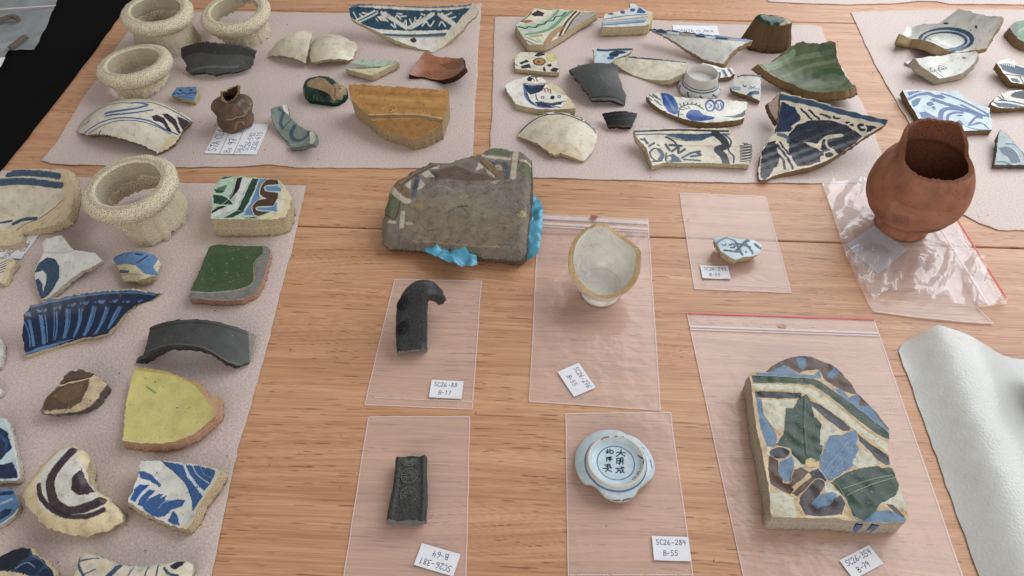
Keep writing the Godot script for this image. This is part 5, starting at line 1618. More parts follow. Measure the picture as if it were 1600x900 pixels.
	s.c.fill("slate", [-12.8, 10.5, -4.2, 11.7, -3, 17.4, -11.3, 15.3])
	finish(s)
	s = sherd("dish_sherd", "black and white sherd with bold dark leaves, hooked broken edge", "pottery sherd", "loose pottery sherds", [575.7, -275.4], [-31.2, 7.8, -20.5, -4.6, -4.3, -13.1, 8.2, -14.9, 28.2, -13.2, 27.4, -1, 20.1, 9, 7.2, 8.2, -11.5, 10.9, -23.7, 11], [11.743, -0.037825, -0.31067, 0.001488, -0.00014974, -1.2619e-05], "clay", "white", {"t": 9})
	s.c.fill("ink", [-4.8, -6.1, 3.1, -12.6, 13.8, -13.9, 27.9, -12.3, 24.6, -1.1, 10.4, -2.2, 2, -3.8])
	s.c.fill("slate", [-27.9, 4.6, -17, -0.9, -2.4, 0.7, 11.5, 3.8, 22.9, 4.3, 20.2, 8.7, -8.1, 9.6, -23.4, 10.1])
	s.c.line("ink", 2, [-19.1, -4.2, -15.5, -1, -11.3, 0.4])
	s.c.line("ink", 1.8, [-15.2, -7.2, -13.4, -2.9])
	s.c.line("white", 2.4, [-22.9, 3.1, -9, 2.8, 7.8, 6.4])
	s.c.line("white", 1.6, [-9.7, -5, -4.6, -1.8, 3.9, -0.4])
	finish(s)
	s = sherd("dish_sherd", "large light blue sherd covered in darker blue scrolling leaves", "pottery sherd", "loose pottery sherds", [495.7, -258.1], [-42, -38.6, -20.2, -38, -0.1, -33, 19.7, -32.6, 23.6, -18.6, 33.6, -7, 43.5, -1.6, 39.6, 8, 38.1, 20.5, 32.5, 34.1, 11.3, 34.2, -4.2, 34.5, -20.4, 25, -31.2, 19.5, -40.7, 14, -40.8, -1.9, -42.2, -18.5], [9.8217, 0.039399, -0.078743, 0.00067538, -0.00102, 0.0008478], "clay", "ice", {"t": 8})
	s.c.line("blue", 5.4, [-41.4, -22, -28.7, -29.6, -15.1, -31.1, -9.5, -26.3, -1.7, -23.6])
	s.c.fill("blue", [-37.4, -34.4, -26.6, -36.2, -21.2, -34.8, -31.6, -29.7, -38.5, -26.5])
	s.c.line("ice", 1.7, [-42.1, -24.3, -28, -31.8, -17, -34.5])
	s.c.fill("blue", [-38.1, -18.5, -30.9, -22.9, -24.7, -23.8, -30.9, -13.9, -39.1, -7, -39.7, -11.6])
	s.c.line("blue", 5.4, [-11.6, -19.9, -0.1, -11.5, 9.2, -5.4, 22.7, 4.3, 28.1, 12.2])
	s.c.fill("blue", [-23, -15.9, -16.5, -17.9, -14.1, -12.3, -18.1, -9.1, -22.7, -10.3])
	s.c.fill("blue", [-18.5, -7.9, -14.5, -8.9, -15, -3.4, -18.8, -2.8])
	s.c.fill("blue", [-9.1, -27.4, -1.4, -29, 2.1, -22.2, -4, -21.1])
	s.c.line("blue", 5.4, [-16.9, 15.8, -12.8, 4.6, -5.8, -3, 5.7, -3.5, 20.7, 1.9])
	s.c.line("blue", 3.4, [-9.8, 15.9, -5.1, 7, 3.4, 3, 11.7, 3.4])
	s.c.line("blue", 3.1, [14.8, -9.3, 23.8, 1.1, 32.9, 10.5])
	s.c.line("blue", 2.7, [0.3, -29.9, 16.2, -17.7, 30.3, -1.4, 37.7, 8.8])
	s.c.fill("blue", [-2.2, 18.3, 4.6, 15.2, 5.9, 23, 0.1, 30.7, -2.8, 27.3])
	s.c.line("blue", 2.7, [10.6, 25.3, 22.3, 12.8, 33.3, 9.5, 36.5, 11.9])
	s.c.line("blue", 1.5, [13.4, 25.4, 23.6, 20.5, 28.4, 26.2])
	s.c.line("blue", 1.5, [15.6, 24.7, 24.7, 21.4, 28.5, 27.5])
	s.c.line("blue", 1.5, [17.9, 23.9, 25.7, 22.4, 28.7, 28.8])
	s.c.line("blue", 1.5, [20.1, 23.1, 26.7, 23.3, 28.9, 30.2])
	s.c.line("blue", 1.5, [22.4, 22.4, 27.7, 24.2, 29.1, 31.5])
	s.c.line("blue", 1.9, [7, 27.4, 16.3, 32.2, 30.9, 34])
	s.c.fill("blue", [-36.5, 2.2, -28.4, -0.2, -23.2, 5.6, -18.1, 11.3, -21, 15.4, -29.4, 14.6, -36.9, 11.5])
	s.c.line("blue", 1.3, [-34.8, 5.6, -27.9, 6.7, -23.2, 13.6])
	s.c.line("navy", 1.1, [-16.2, -19, -12.3, -22.1, -12.3, -17.7, -15.5, -16.8])
	s.c.fill("blue", [3.3, 7.4, 9.2, 6.6, 11.2, 8.9, 5.1, 10.1])
	finish(s)
	s = sherd("dish_sherd", "small grey-green sherd with a blue painted arc, standing alone near the frame edge", "pottery sherd", "loose pottery sherds", [530, -191.7], [-23.2, 25, -15.1, 7.9, -2.7, -21, 1.2, -24.2, 5.7, -17.6, 8.4, -6.1, 13.2, 10.2, 12.7, 25.8], [11.105, 0.0037455, -0.16074, -5.1287e-06, -1.2033e-06, 2.4415e-06], "mud", "celadon", {"t": 6})
	s.c.fill("ice", [-2.6, -19.5, 1.5, -23.3, 5.4, -16.7, 12.7, 11.6, 12.7, 25.8, -21.9, 25], 0.55)
	s.c.line("blue", 1.8, [-0.7, -3.8, 8.5, -2.8, 12.6, 8.1, 11.3, 18.8], 0.9)
	s.c.fill("slate", [-10.8, 1.6, -3.1, -1.1, 3.8, 2.6, 7.2, 11.6, 4.6, 22.3, -5.1, 23.1, -4.9, 15.2, -9.7, 9.8], 0.8)
	s.c.line("slate", 2.1, [-19.2, 21.3, -12.5, 21.3, -8.1, 24], 0.8)
	s.c.line("ice", 1.2, [3.1, 0.8, 6.5, 8, 6.6, 17])
	finish(s)

func sherds_on_the_near_sheet() -> void:
	var s: Sherd
	s = sherd("plate_sherd", "large plate sherd with two blue bands and a wide bare broken margin", "pottery sherd", "loose pottery sherds", [-460, -91.4], [-58.9, -17.8, -42.7, -25.7, -35.4, -29.9, -29.2, -32.3, -11.4, -32.8, 8.6, -31, 22.8, -29, 29.6, -23.3, 32.5, -18.5, 37.3, -2.8, 39.7, 14.7, 39.4, 24.8, 26.1, 25.5, 6.6, 24.5, -8.9, 26.9, -2.8, 41, -10.2, 44.4, -42.9, 41.1], [14.535, 0.19919, -0.44612, 0.0031354, 0.0017376, 0.0077216], "biscuit", "bone", {"t": 9, "bumpy": 0.4, "gloss": 0.45})
	s.c.fill("biscuit", [18.5, -28.6, 22.8, -29, 29.6, -23.3, 37.3, -2.8, 39.7, 14.7, 39.4, 24.8, 6.6, 24.5, -8.9, 26.9, -2.8, 41, -10.2, 44.4, -42.9, 41.1, -51, 23.2, -34.5, 21.7, -19.7, 20.3, -11.2, 14.7, 0.1, 11.7, 13.5, 4.7, 24.9, -2.7, 21.2, -14.9, 14.5, -27.5])
	s.c.line("slate", 4.7, [-36.1, -29.1, -18, -30.1, 1.8, -28, 17.2, -24.5], 0.95)
	s.c.line("slate", 5.3, [-54.4, -20.7, -42.8, -22.5, -24.4, -24, -4.8, -22.2, 20.4, -16.6], 0.95)
	s.c.line("slate", 2.2, [-49.1, 14.5, -37.6, 12.5, -26.8, 10.7])
	s.c.line("slate", 3.7, [-23.9, 13.9, -18.7, 11.7, -12.7, 9.9, -1.6, 10.6])
	s.c.line("umber", 1.2, [-17.8, 21.7, -11, 15.1, 1.5, 11.7, 13.5, 5, 24.6, -2.5], 0.5)
	s.c.fill("sand", [-50.6, 24.4, -34.1, 22.8, -20.5, 21.8, -8.8, 30, -4.4, 40.5, -12.5, 43, -43.5, 40.1], 0.7)
	s.c.specks("clay", 120, 0.6, 21, 0.5)
	s.c.specks("umber", 40, 0.5, 22, 0.6)
	finish(s)
	s = sherd("relief_tile_fragment", "thick tile corner with raised lines: green, white and black bars beside brown loops on blue", "ceramic tile", "", [-254.3, -93.4], [-31.2, 19.4, -35.8, -0.7, -37.7, -15.2, -34.9, -29, -30.8, -32.7, -13, -32.1, 10.3, -29.6, 23.2, -28.4, 32.2, -17.2, 40.1, -3.3, 40.6, 9.5, 39.4, 21.8, 30.4, 26, 13.1, 28.5, -1.4, 27.4, -15.5, 28.4, -29.1, 27.4], [24.189, -0.028065, -0.023491, -0.00072146, -0.00019599, 5.7232e-05], "sand", "mint", {"t": 23, "flare": 2, "ragged": 1.1, "pits": true, "bump": 0.22, "gloss": 0.2, "face": "relief_face"})
	s.c.relief()
	s.c.fill("sand", [23.2, -28.4, 32.2, -17.2, 40.1, -3.3, 40.6, 9.5, 39.4, 21.8, 30.4, 26, 13.1, 28.5, 12.4, 25.1, 22.3, 21.1, 29.5, 15.3, 28.2, -9.5, 28, -19.6], 1, 20)
	s.c.fill("cream", [27, 3.2, 28, -13.2, 33.1, -6.3, 34.2, 14.9, 29.2, 19.7])
	s.c.fill("slate", [-34.9, -29, -30.8, -32.7, -21.9, -32.2, -32.4, -28.2], 1, -15)
	s.c.fill("black", [-18.8, -29.8, -13.5, -31.7, -12.8, -15.2, -17.5, 1.3, -19.6, -2.3, -18.2, -17], 1, -18)
	s.c.fill("pine", [-34.4, -16.4, -25.2, -19.9, -27.2, -7.9, -32.2, -8], 0.6)
	s.c.fill("green", [-38, -14.6, -28.2, -11.6, -25.8, -9.7, -33.6, -8.4], 1, -15)
	s.c.fill("pine", [-36.3, -6.6, -26.3, -4.2, -16.4, 3.1, -14.1, 7.5, -21.8, 8.5, -32.2, 6.6], 1, -15)
	s.c.fill("black", [-31.3, 18.1, -28.6, 10.6, -18.9, 10.2, -23.9, 14.7, -30.3, 20.4], 1, -18)
	s.c.fill("grey_white", [-13.8, -30.2, -4.3, -30.3, -7.3, -7.9, -8.3, 13.7, -29.3, 26.4, -30.4, 21.7, -12.5, 6.6, -12.7, -9.7], 1, -8)
	s.c.fill("pine", [-3.6, -30, 2.8, -29.5, 1.3, -2.7, -0.9, 17, -7.9, 15.4, -5.6, -0.7], 1, -18)
	s.c.fill("pine", [-7.7, 16.3, -0.9, 17, -9.1, 25.6, -18.1, 26.9], 1, -18)
	s.c.fill("denim", [3, -28.6, 11.7, -29.3, 7.1, -15.7, 9.9, -3, 6.1, 13.2, 11.6, 21.7, -0.2, 22.2, 2.9, 4.5], 1, -15)
	s.c.fill("umber", [9.3, -28.8, 22, -28, 23.8, -22.1, 13.5, -20.6, 10.6, -16.7, 13.6, -11.4, 25.5, -10.3, 26.9, -2.2, 24.5, 8.7, 10.3, 10.4, 9.9, 13.9, 14, 16, 24.9, 16.5, 14.4, 23.3, 9.9, 21.8, 6.1, 15.8, 5.6, 7.9, 8.4, 1.6, 15.1, -1.5, 9.1, -6.6, 6.5, -15.6], 1, -18)
	s.c.fill("denim", [12.7, -18.7, 23.7, -19.3, 27.9, -15.9, 27.6, -12.2, 14.6, -12.3, 12.2, -15], 1, -12)
	s.c.fill("denim", [10.7, 12.1, 24.7, 9.5, 27.6, 3.1, 29.5, 15.3, 24.7, 15.7, 12.5, 14.7], 1, -12)
	s.c.fill("umber", [13.4, 25.7, 13.2, 26.2, 12.4, 26.7, 11.1, 27.1, 9.5, 27.4, 7.6, 27.6, 5.7, 27.6, 3.9, 27.4, 2.5, 27.2, 1.5, 26.8, 1.1, 26.3, 1.3, 25.8, 2, 25.4, 3.3, 25, 5, 24.7, 6.9, 24.5, 8.8, 24.5, 10.6, 24.6, 12, 24.9, 13, 25.3])
	s.c.line("cream", 0.78, [-1.1, 16.1, 2.5, -2.7, 3.6, -28.6], 1, 40)
	s.c.line("cream", 0.94, [23.2, -28.4, 11.7, -28.9, 7.3, -17.5, 9.5, -4.8, 15.7, -1.5, 8.4, 1.6, 5.1, 11.5, 9.9, 21.8], 1, 40)
	s.c.line("cream", 0.78, [24, -21.2, 13, -20, 11.5, -15.5, 15.4, -11.5, 26.7, -10.9], 1, 40)
	s.c.line("cream", 0.78, [24.6, 9, 10.5, 10.9, 12.1, 15.6, 26, 15.9], 1, 40)
	s.c.line("cream", 0.78, [-19.5, -30.2, -18.4, -2.3, -31.8, 17.2], 0.9, 40)
	s.c.line("cream", 0.78, [-3.9, -30.3, -6.6, -2.5, -8.1, 14.5, -18.3, 26.9], 0.9, 40)
	s.c.line("cream", 0.78, [-37.2, -7.7, -25.3, -5.1, -13.9, 5.8], 1, 40)
	s.c.line("cream", 0.94, [-29.2, 26.9, -15.7, 27.7, -1.6, 26.6, 12.7, 26.5], 1, 30)
	finish(s)
	s = sherd("jug_sherd", "white saddle-shaped sherd with one bold blue-grey comma", "pottery sherd", "loose pottery sherds", [-409.8, -17.1], [-22.3, -19.8, -19.2, -23.7, -7.9, -26.2, -3.8, -25, 3.6, -16.7, 9.2, -12.5, 16.3, -12, 28.1, -10.5, 36.9, -3, 29.1, 2.8, 19.5, 9.4, 12.4, 16.8, 5.1, 27, -1.7, 34.7, -6.8, 35.3, -14.7, 24.3, -21.2, 12.4, -23.2, 3.7, -20.1, -5.4, -19.1, -11.5], [14.062, 0.039071, -0.31874, -0.0016868, 0.0015699, 0.0023267], "bone", "grey_white", {"t": 5.5})
	s.c.fill("slate", [-22.7, 7.6, -21.1, -0.7, -14.3, -6.5, -6.6, -4.7, -0.4, 2.9, 2.4, 14, 0.7, 24.4, -2.5, 31.7, -6.5, 34, -8.3, 26.1, -8.5, 17.2, -10.8, 9.8, -15.7, 5.5, -20.1, 7.1])
	s.c.fill("slate", [-20.4, 15, -17, 13.4, -11.4, 19.5, -6.3, 32.7, -7.9, 34.7, -15.6, 23.7])
	s.c.line("navy", 1.1, [-22.3, 6.4, -20.7, -0.7, -14, -6.2], 0.6)
	s.c.fill("sand", [-3.8, -23.8, 4.3, -16.1, 7.9, -13.1, 3.8, -15.8], 0.9)
	s.c.line("grey", 1.9, [-19.2, -11.7, -5.6, -10.2, 7.1, -11.4], 0.35)
	finish(s)
	s = sherd("dish_sherd", "small blue glazed sherd with much of its glaze flaked off", "pottery sherd", "loose pottery sherds", [-341.7, -17.1], [-27.9, -11.5, -21.5, -12.6, -8.8, -11.9, 3, -11.6, 12.6, -11, 17.4, -7.7, 22, -0.5, 22.9, 12.2, 15.6, 17, 8, 19.7, -8.6, 15.6, -14.5, 5.6, -20.3, -3.2], [15.908, 0.12103, -0.21965, -0.015972, 0.017518, -0.0059247], "sand", "steel", {"t": 8, "bumpy": 0.4})
	s.c.fill("denim", [-27, -11.5, -9.8, -10.9, 7.8, -9.9, 17.2, -6, 17.4, 4.4, 22, 11.7, 11.8, 11.4, 3.9, 3.3, -14.6, -2], 0.7)
	s.c.fill("sand", [-22.1, -3.8, -9.8, -0.1, 1.6, 3.8, 7.7, 8.8, 12.2, 12.8, 22.4, 13, 15.6, 17, 8.2, 20.2, -8.5, 15.9, -15.2, 5.6])
	s.c.fill("sand", [17.4, -7.7, 22, -0.5, 22.2, 10, 16.6, 3.4])
	s.c.line("navy", 1.2, [2, 0.7, 5.5, -3.1, 8.6, -8.3])
	s.c.line("navy", 1.6, [-1.9, -9.1, 4, -8.3], 0.9)
	s.c.line("navy", 1.2, [-24.4, -11.4, -15.1, -10.3], 0.6)
	s.c.line("slate", 2.5, [-15.6, 4.3, -5.1, 8.1], 0.9)
	s.c.line("clay", 1.1, [-10.7, 9.3, 3.8, 12.2, 11.4, 14.1], 0.6)
	s.c.specks("clay", 40, 0.8, 6, 0.5)
	finish(s)
	s = sherd("tile_sherd", "flat square dark green glazed sherd with a bare crumbly margin", "pottery sherd", "loose pottery sherds", [-253.9, -13.1], [-28.4, -29.7, -21.7, -31.4, 2.6, -29.8, 20.3, -30.2, 26.5, -29.1, 29.5, -21.8, 29.6, -8.1, 30.1, 12.1, 28.2, 25.6, 17.7, 34.6, 2.4, 36.2, -16, 34.8, -30.5, 33.2, -31.6, 23.3, -29.8, 0.4, -29.2, -20], [9.9163, -0.012103, -0.025431, -0.00025476, 0.000211, 1.0853e-05], "pink", "ash", {"t": 8, "pits": true, "gloss": 0.3, "bump": 0.25, "face": "glazed_face"})
	s.c.fill("olive", [-29, -30.1, -21.7, -31.4, 2.6, -29.8, 20.7, -29.9, 22.3, -19.1, 18.2, -7.9, 22.6, 13.7, 18.6, 19.1, 10.3, 22.6, 1.7, 24.5, -13.7, 26.3, -31.7, 24.5, -29.8, 0.4, -29.2, -20])
	s.c.fill("green", [-29.7, -16.9, 3.7, -25.2, 16.8, 6.2, -19.5, 21.6], 0.25)
	s.c.line("sand", 0.68, [-30.9, 25.6, -13.4, 27.2, 3, 25.1, 14.7, 21.7, 21.9, 13.7, 17.6, -7.8, 22.2, -19.1], 0.6)
	s.c.line("pink", 1.6, [-15.9, 35, 4.6, 36.2, 17.6, 34.3, 28, 25.6, 30.4, 10.5, 30.6, -9.8], 0.6)
	s.c.specks("mint", 90, 0.7, 33, 0.55)
	s.c.specks("sand", 70, 0.9, 34, 0.5)
	finish(s)
	s = sherd("bowl_rim_sherd", "long cobalt blue bowl rim sherd with pale wavy vertical stripes", "pottery sherd", "loose pottery sherds", [-362.7, 50.6], [-48.3, -1.5, -42.7, -7.6, -26.2, -12.2, -5.4, -16.3, 15.8, -18.9, 33, -20, 48.2, -19.5, 65.3, -17.2, 57.3, -14, 42.4, -10.2, 33.6, -5.7, 26.6, 2.1, 21.1, 8.2, 10.5, 11.2, 0, 12.4, -15.6, 18, -32, 25.1, -40.7, 29.3, -45.3, 20.3, -48.9, 12.2, -48.8, 4.2], [13.326, -0.047858, -0.71955, 0.0016732, 0.0039995, 0.016408], "sand", "navy", {"t": 5.5, "pits": true, "bumpy": 0.2, "face": "glazed_face"})
	s.c.line("denim", 0.87, [-42.1, -7, -26.3, -11, -5.6, -15, 15.6, -17.7, 32.8, -18.6, 48.1, -18.2, 60.2, -16.8])
	s.c.line("steel", 1.2, [-42.6, -8.1, -26.2, -12.1, -5.4, -16.1, 15.8, -18.7, 33, -19.9, 48.2, -19.4, 63.6, -17.3], 0.7)
	s.c.fill("denim", [-42.7, 27.5, -33.5, 21, -16.6, 14.6, -1.2, 12, -8.3, 13.7, -23.2, 20.6, -40.7, 29.3])
	s.c.line("ink", 0.87, [-42.6, 24.3, -24.2, 17.4, -4.5, 11.8, 10.2, 9.9], 0.8)
	s.c.fill("denim", [-47.3, -2.5, -43, -3.7, -42.3, -1.4, -46.9, -0.8])
	s.c.fill("denim", [-37.8, -5.3, -30.1, -7.2, -30.9, -4.7, -36.9, -3.8])
	s.c.fill("denim", [-25.2, -7.8, -18.4, -9.7, -19.2, -7.1, -24.8, -6.3])
	s.c.fill("denim", [-13.5, -10.4, -6.5, -12.1, -8.2, -9.9, -13.4, -9.3])
	s.c.fill("denim", [-3.4, -12, 4.6, -13.4, 2.3, -11.1, -3, -10.2])
	s.c.fill("denim", [8.8, -13.2, 18.4, -14.6, 15.1, -12.3, 8.9, -11.7])
	s.c.fill("denim", [21.6, -13.9, 29.2, -14.8, 25.8, -12.6, 20.9, -12.4])
	s.c.fill("denim", [32.4, -13.9, 39, -14.6, 36.7, -12.5, 31.2, -12.3])
	s.c.line("denim", 2.2, [-44.3, 1.2, -42.7, 6.1, -37.8, 19.8])
	s.c.line("denim", 1, [-47.8, 2.7, -43.8, 9.9, -40.1, 21.1])
	s.c.line("denim", 3, [-35.2, -2.7, -33.8, 4.5, -30.3, 17.1])
	s.c.line("denim", 1, [-31.8, -3.1, -30.6, 3.4, -28, 15.9])
	s.c.line("denim", 1.2, [-22.8, -5.3, -22.2, 2.9, -22.2, 14])
	s.c.line("denim", 0.75, [-24.6, -5.2, -24.3, 2.2, -23.7, 13.6])
	s.c.line("denim", 2.5, [-14.1, -7, -14.4, 2.5, -15.2, 11.7])
	s.c.line("denim", 0.75, [-12, -7.5, -12, 0.7, -14, 12.2])
	s.c.line("denim", 1.7, [-4.2, -8.2, -4.6, 0.4, -7, 9.9])
	s.c.line("denim", 1, [-2.1, -8.6, -3.5, 1.2, -7.2, 11.5])
	s.c.line("denim", 2.5, [7.4, -9.4, 4.3, -0.7, 1.4, 9.3])
	s.c.line("denim", 0.87, [9.6, -9.9, 6.5, 0.1, 2.1, 9.8])
	s.c.line("denim", 2, [18.1, -9.6, 15, -1.7, 10.9, 7.8])
	s.c.line("denim", 0.87, [20.3, -10, 16.2, -0.8, 9, 9.4])
	s.c.line("denim", 2, [29, -9.7, 24.7, -4.3, 21.1, 3.9])
	s.c.line("denim", 0.87, [31.2, -10.5, 25.9, -2.5, 20.2, 4.9])
	s.c.line("denim", 1, [45.5, -13, 48.9, -14.1])
	s.c.fill("ink", [-42.8, -0.4, -42.9, 0, -43.2, 0.3, -43.8, 0.6, -44.5, 0.8, -45.3, 0.9, -46.1, 1, -46.8, 0.9, -47.4, 0.7, -47.7, 0.4, -47.9, 0.1, -47.7, -0.2, -47.4, -0.5, -46.8, -0.8, -46.1, -1, -45.3, -1.2, -44.5, -1.2, -43.8, -1.1, -43.2, -0.9, -42.9, -0.7])
	s.c.fill("ink", [-31.1, -3.8, -31.3, -3.4, -31.7, -3.1, -32.2, -2.9, -33, -2.7, -33.8, -2.5, -34.6, -2.5, -35.3, -2.6, -35.9, -2.8, -36.2, -3.1, -36.3, -3.4, -36.2, -3.7, -35.8, -4, -35.2, -4.3, -34.5, -4.5, -33.7, -4.6, -32.9, -4.6, -32.2, -4.5, -31.6, -4.3, -31.3, -4.1])
	s.c.fill("ink", [-19.3, -6.8, -19.4, -6.4, -19.8, -6.1, -20.4, -5.9, -21.2, -5.7, -22, -5.6, -22.8, -5.6, -23.5, -5.7, -24.1, -5.9, -24.5, -6.1, -24.6, -6.4, -24.4, -6.7, -24, -7, -23.4, -7.3, -22.7, -7.5, -21.9, -7.6, -21.1, -7.6, -20.3, -7.5, -19.8, -7.3, -19.4, -7.1])
	s.c.fill("ink", [-9.2, -8.8, -9.4, -8.5, -9.8, -8.2, -10.4, -7.9, -11.1, -7.7, -12, -7.6, -12.8, -7.6, -13.5, -7.7, -14.1, -7.9, -14.5, -8.2, -14.6, -8.5, -14.4, -8.8, -14, -9.1, -13.4, -9.3, -12.7, -9.5, -11.8, -9.6, -11, -9.6, -10.3, -9.5, -9.7, -9.3, -9.3, -9.1])
	s.c.fill("ink", [0.8, -10.3, 0.6, -10, 0.2, -9.7, -0.4, -9.5, -1.2, -9.3, -2, -9.2, -2.9, -9.3, -3.6, -9.4, -4.2, -9.6, -4.6, -9.8, -4.7, -10.1, -4.5, -10.4, -4.1, -10.7, -3.5, -10.9, -2.7, -11.1, -1.9, -11.2, -1, -11.2, -0.3, -11.1, 0.3, -10.9, 0.7, -10.6])
	s.c.fill("ink", [13.3, -11.6, 13.1, -11.3, 12.7, -11, 12.1, -10.8, 11.3, -10.6, 10.5, -10.6, 9.6, -10.6, 8.9, -10.7, 8.3, -10.9, 7.9, -11.2, 7.8, -11.5, 7.9, -11.8, 8.4, -12.1, 9, -12.3, 9.8, -12.5, 10.6, -12.5, 11.5, -12.5, 12.2, -12.4, 12.8, -12.2, 13.2, -11.9])
	s.c.fill("ink", [25.6, -12.1, 25.4, -11.8, 25, -11.5, 24.4, -11.3, 23.6, -11.1, 22.7, -11.1, 21.8, -11.1, 21.1, -11.3, 20.5, -11.5, 20.1, -11.7, 20, -12, 20.1, -12.4, 20.5, -12.6, 21.2, -12.9, 22, -13, 22.8, -13.1, 23.7, -13, 24.5, -12.9, 25.1, -12.7, 25.4, -12.4])
	s.c.fill("ink", [36.8, -12, 36.6, -11.7, 36.2, -11.4, 35.6, -11.2, 34.8, -11, 33.9, -11, 33, -11, 32.2, -11.2, 31.6, -11.4, 31.2, -11.7, 31.1, -12, 31.3, -12.3, 31.7, -12.6, 32.3, -12.8, 33.1, -13, 34, -13, 34.9, -13, 35.6, -12.8, 36.3, -12.6, 36.7, -12.3])
	s.c.line("ink", 1.1, [-33.7, -4.3, -33, -6.7])
	s.c.line("ink", 1.1, [-21.9, -7.3, -21.1, -9.6])
	s.c.line("ink", 1.1, [-11.8, -9.4, -11, -11.6])
	s.c.line("ink", 1.1, [-1.9, -11, -1.1, -13.2])
	s.c.line("ink", 1.1, [10.6, -12.3, 11.4, -14.5])
	s.c.line("ink", 1.1, [22.8, -12.8, 23.6, -15.1])
	s.c.line("ink", 1.1, [34, -12.8, 34.8, -15])
	finish(s)
	s = sherd("rim_sherd", "smooth dark grey band-like sherd arched like a bridge", "pottery sherd", "loose pottery sherds", [-261.9, 75], [-45.3, -21.4, -26.9, -18.8, -5.3, -16.9, 7.3, -16.9, 22.3, -16.3, 36.6, -15.1, 46.2, -13.1, 46, -4.6, 45.1, 2.8, 45.4, 11.7, 38.3, 17.1, 31, 16.6, 23.2, 13.4, 13.1, 9.9, -3.4, 8.1, -19.1, 7, -30.7, 8.7, -40.5, 10.8, -49.3, 10.6, -49.1, 6.6, -42, 6.7, -42.9, -7], [23.822, -0.015218, -0.16231, -0.0082024, -0.00070698, -0.00097096], "charcoal", "charcoal", {"t": 7, "gloss": 0.5, "face": "smoothed_face"})
	s.c.fill("ash", [40.1, -14.9, 46.2, -13.1, 46, -4.6, 45.1, 2.8, 45.4, 11.7, 43.3, 0.2])
	s.c.line("ash", 1, [-35.6, 5.5, -19.6, 5.1, -3.8, 6.4, 12.8, 8.4, 23, 12.4, 30.8, 15.4, 39.7, 14.9], 0.6)
	s.c.line("black", 0.83, [-40, 8.5, -28.8, 6.7, -17, 6, -3.6, 7.2, 12.9, 9.3], 0.7)
	s.c.specks("ash", 50, 0.9, 77, 0.4)
	s.c.line("black", 1.4, [-42.7, -17.8, -23, -14.5, -2.4, -13.9, 18, -13.4, 39, -12], 0.4)
	finish(s)
	s = sherd("jar_sherd", "brown glazed lumpy sherd with a ridge and a sandy broken flank", "pottery sherd", "loose pottery sherds", [-342.4, 121.4], [-21.8, 16.6, -22.1, 12.2, -19.3, 4.2, -12.3, -4.1, -10.7, -11.1, -6.7, -16.5, 0.6, -17.8, 7, -15.8, 10.4, -15.6, 18, -11.2, 22.5, -7.2, 20.1, -1.4, 19.6, 3.8, 13, 13, 5.9, 16, -5.6, 17.4, -18.7, 17.5], [16.624, -0.074468, -0.26405, -0.0031447, 0.0029668, -0.0074086], "mud", "mud", {"t": 13, "flare": 1, "ragged": 1.2, "pits": true, "bump": 0.3, "bumpy": 0.8, "gloss": 0.4, "face": "glazed_face"})
	s.c.fill("brown", [-22.1, 12.4, -19.3, 4.2, -11.2, -3.2, 0.6, -6.3, 9.1, -10.1, 10.1, -3.3, 8.1, 7.7, 1.6, 13.4, -10, 14.5, -19.2, 14.6])
	s.c.fill("wood_brown", [-16, 5.2, -8.1, -2.6, 6.3, -6.5, 5.6, 4.9, -5, 9.9], 0.5)
	s.c.fill("brown", [-11.4, -5.5, -10.7, -11.1, -6.7, -16.5, 0.6, -17.8, 7.1, -15.6, 10.3, -14.7, 6.8, -11, -3.7, -7.8])
	s.c.line("umber", 1.4, [-10.8, -5, -3.7, -7.6, 6.9, -10.5, 10, -14.4])
	s.c.line("biscuit", 1, [-12, -3.2, -1.4, -6.6, 8.9, -10.3])
	s.c.fill("biscuit", [9, -10.1, 11.1, -15.1, 18, -11.2, 22.5, -7.2, 19.6, 3.8, 13, 13, 5.9, 16, -18.8, 17.4, -19.2, 14.8, -10, 14.7, 1.6, 13.6, 8.1, 7.8, 10.2, -3.4], 0.85)
	s.c.specks("umber", 110, 0.7, 13, 0.6)
	s.c.specks("sand", 40, 0.8, 14, 0.4)
	finish(s)
	s = sherd("bowl_sherd", "yellow glazed bowl sherd with a reddish broken edge and a green smear", "pottery sherd", "loose pottery sherds", [-260.3, 133], [-43.9, -36.6, -28.4, -34.3, -14.1, -30.6, -2, -25.2, 10, -20.5, 17.4, -14.3, 22.6, -6.1, 27.7, -3.1, 30.1, -6.9, 33.1, -3.2, 35.8, 11.3, 31.9, 16.2, 27.9, 20.1, 21, 27.2, 9.7, 31.3, -2.2, 32.7, -17.5, 31.3, -32.2, 28.7, -38.5, 11.4, -43.3, -6.3, -45.2, -23], [9.8584, 0.1739, -0.071658, 0.0020713, -0.0018419, 0.0045567], "orange", "yellow", {"t": 9.5, "pits": true, "dirt": 0.12, "face": "glazed_face"})
	s.c.line("amber", 2.7, [-42.6, -35.6, -14, -30.1, 7.2, -20.9, 20.9, -8.5], 0.4)
	s.c.fill("lemon", [-38.9, -22.8, -13.4, -15.9, 13.3, 3.3, -2.6, 18.8, -30.6, 17.5], 0.35)
	s.c.line("leaf", 1.6, [-31, -20.3, -22, -14.4], 0.5)
	s.c.line("white", 0.87, [-32.2, 28.7, -17.5, 31.3, -2.2, 32.7, 9.7, 31.3, 21, 27.2, 27.9, 20.1], 0.6)
	s.c.specks("umber", 70, 0.7, 41, 0.7)
	s.c.fill("pink", [18.2, -11, 24.6, -6.8, 30.1, -6.9, 33.1, -3.2, 35.8, 11.3, 31.6, 11.7, 30.5, 3.8, 23.7, -1.7], 0.7)
	finish(s)
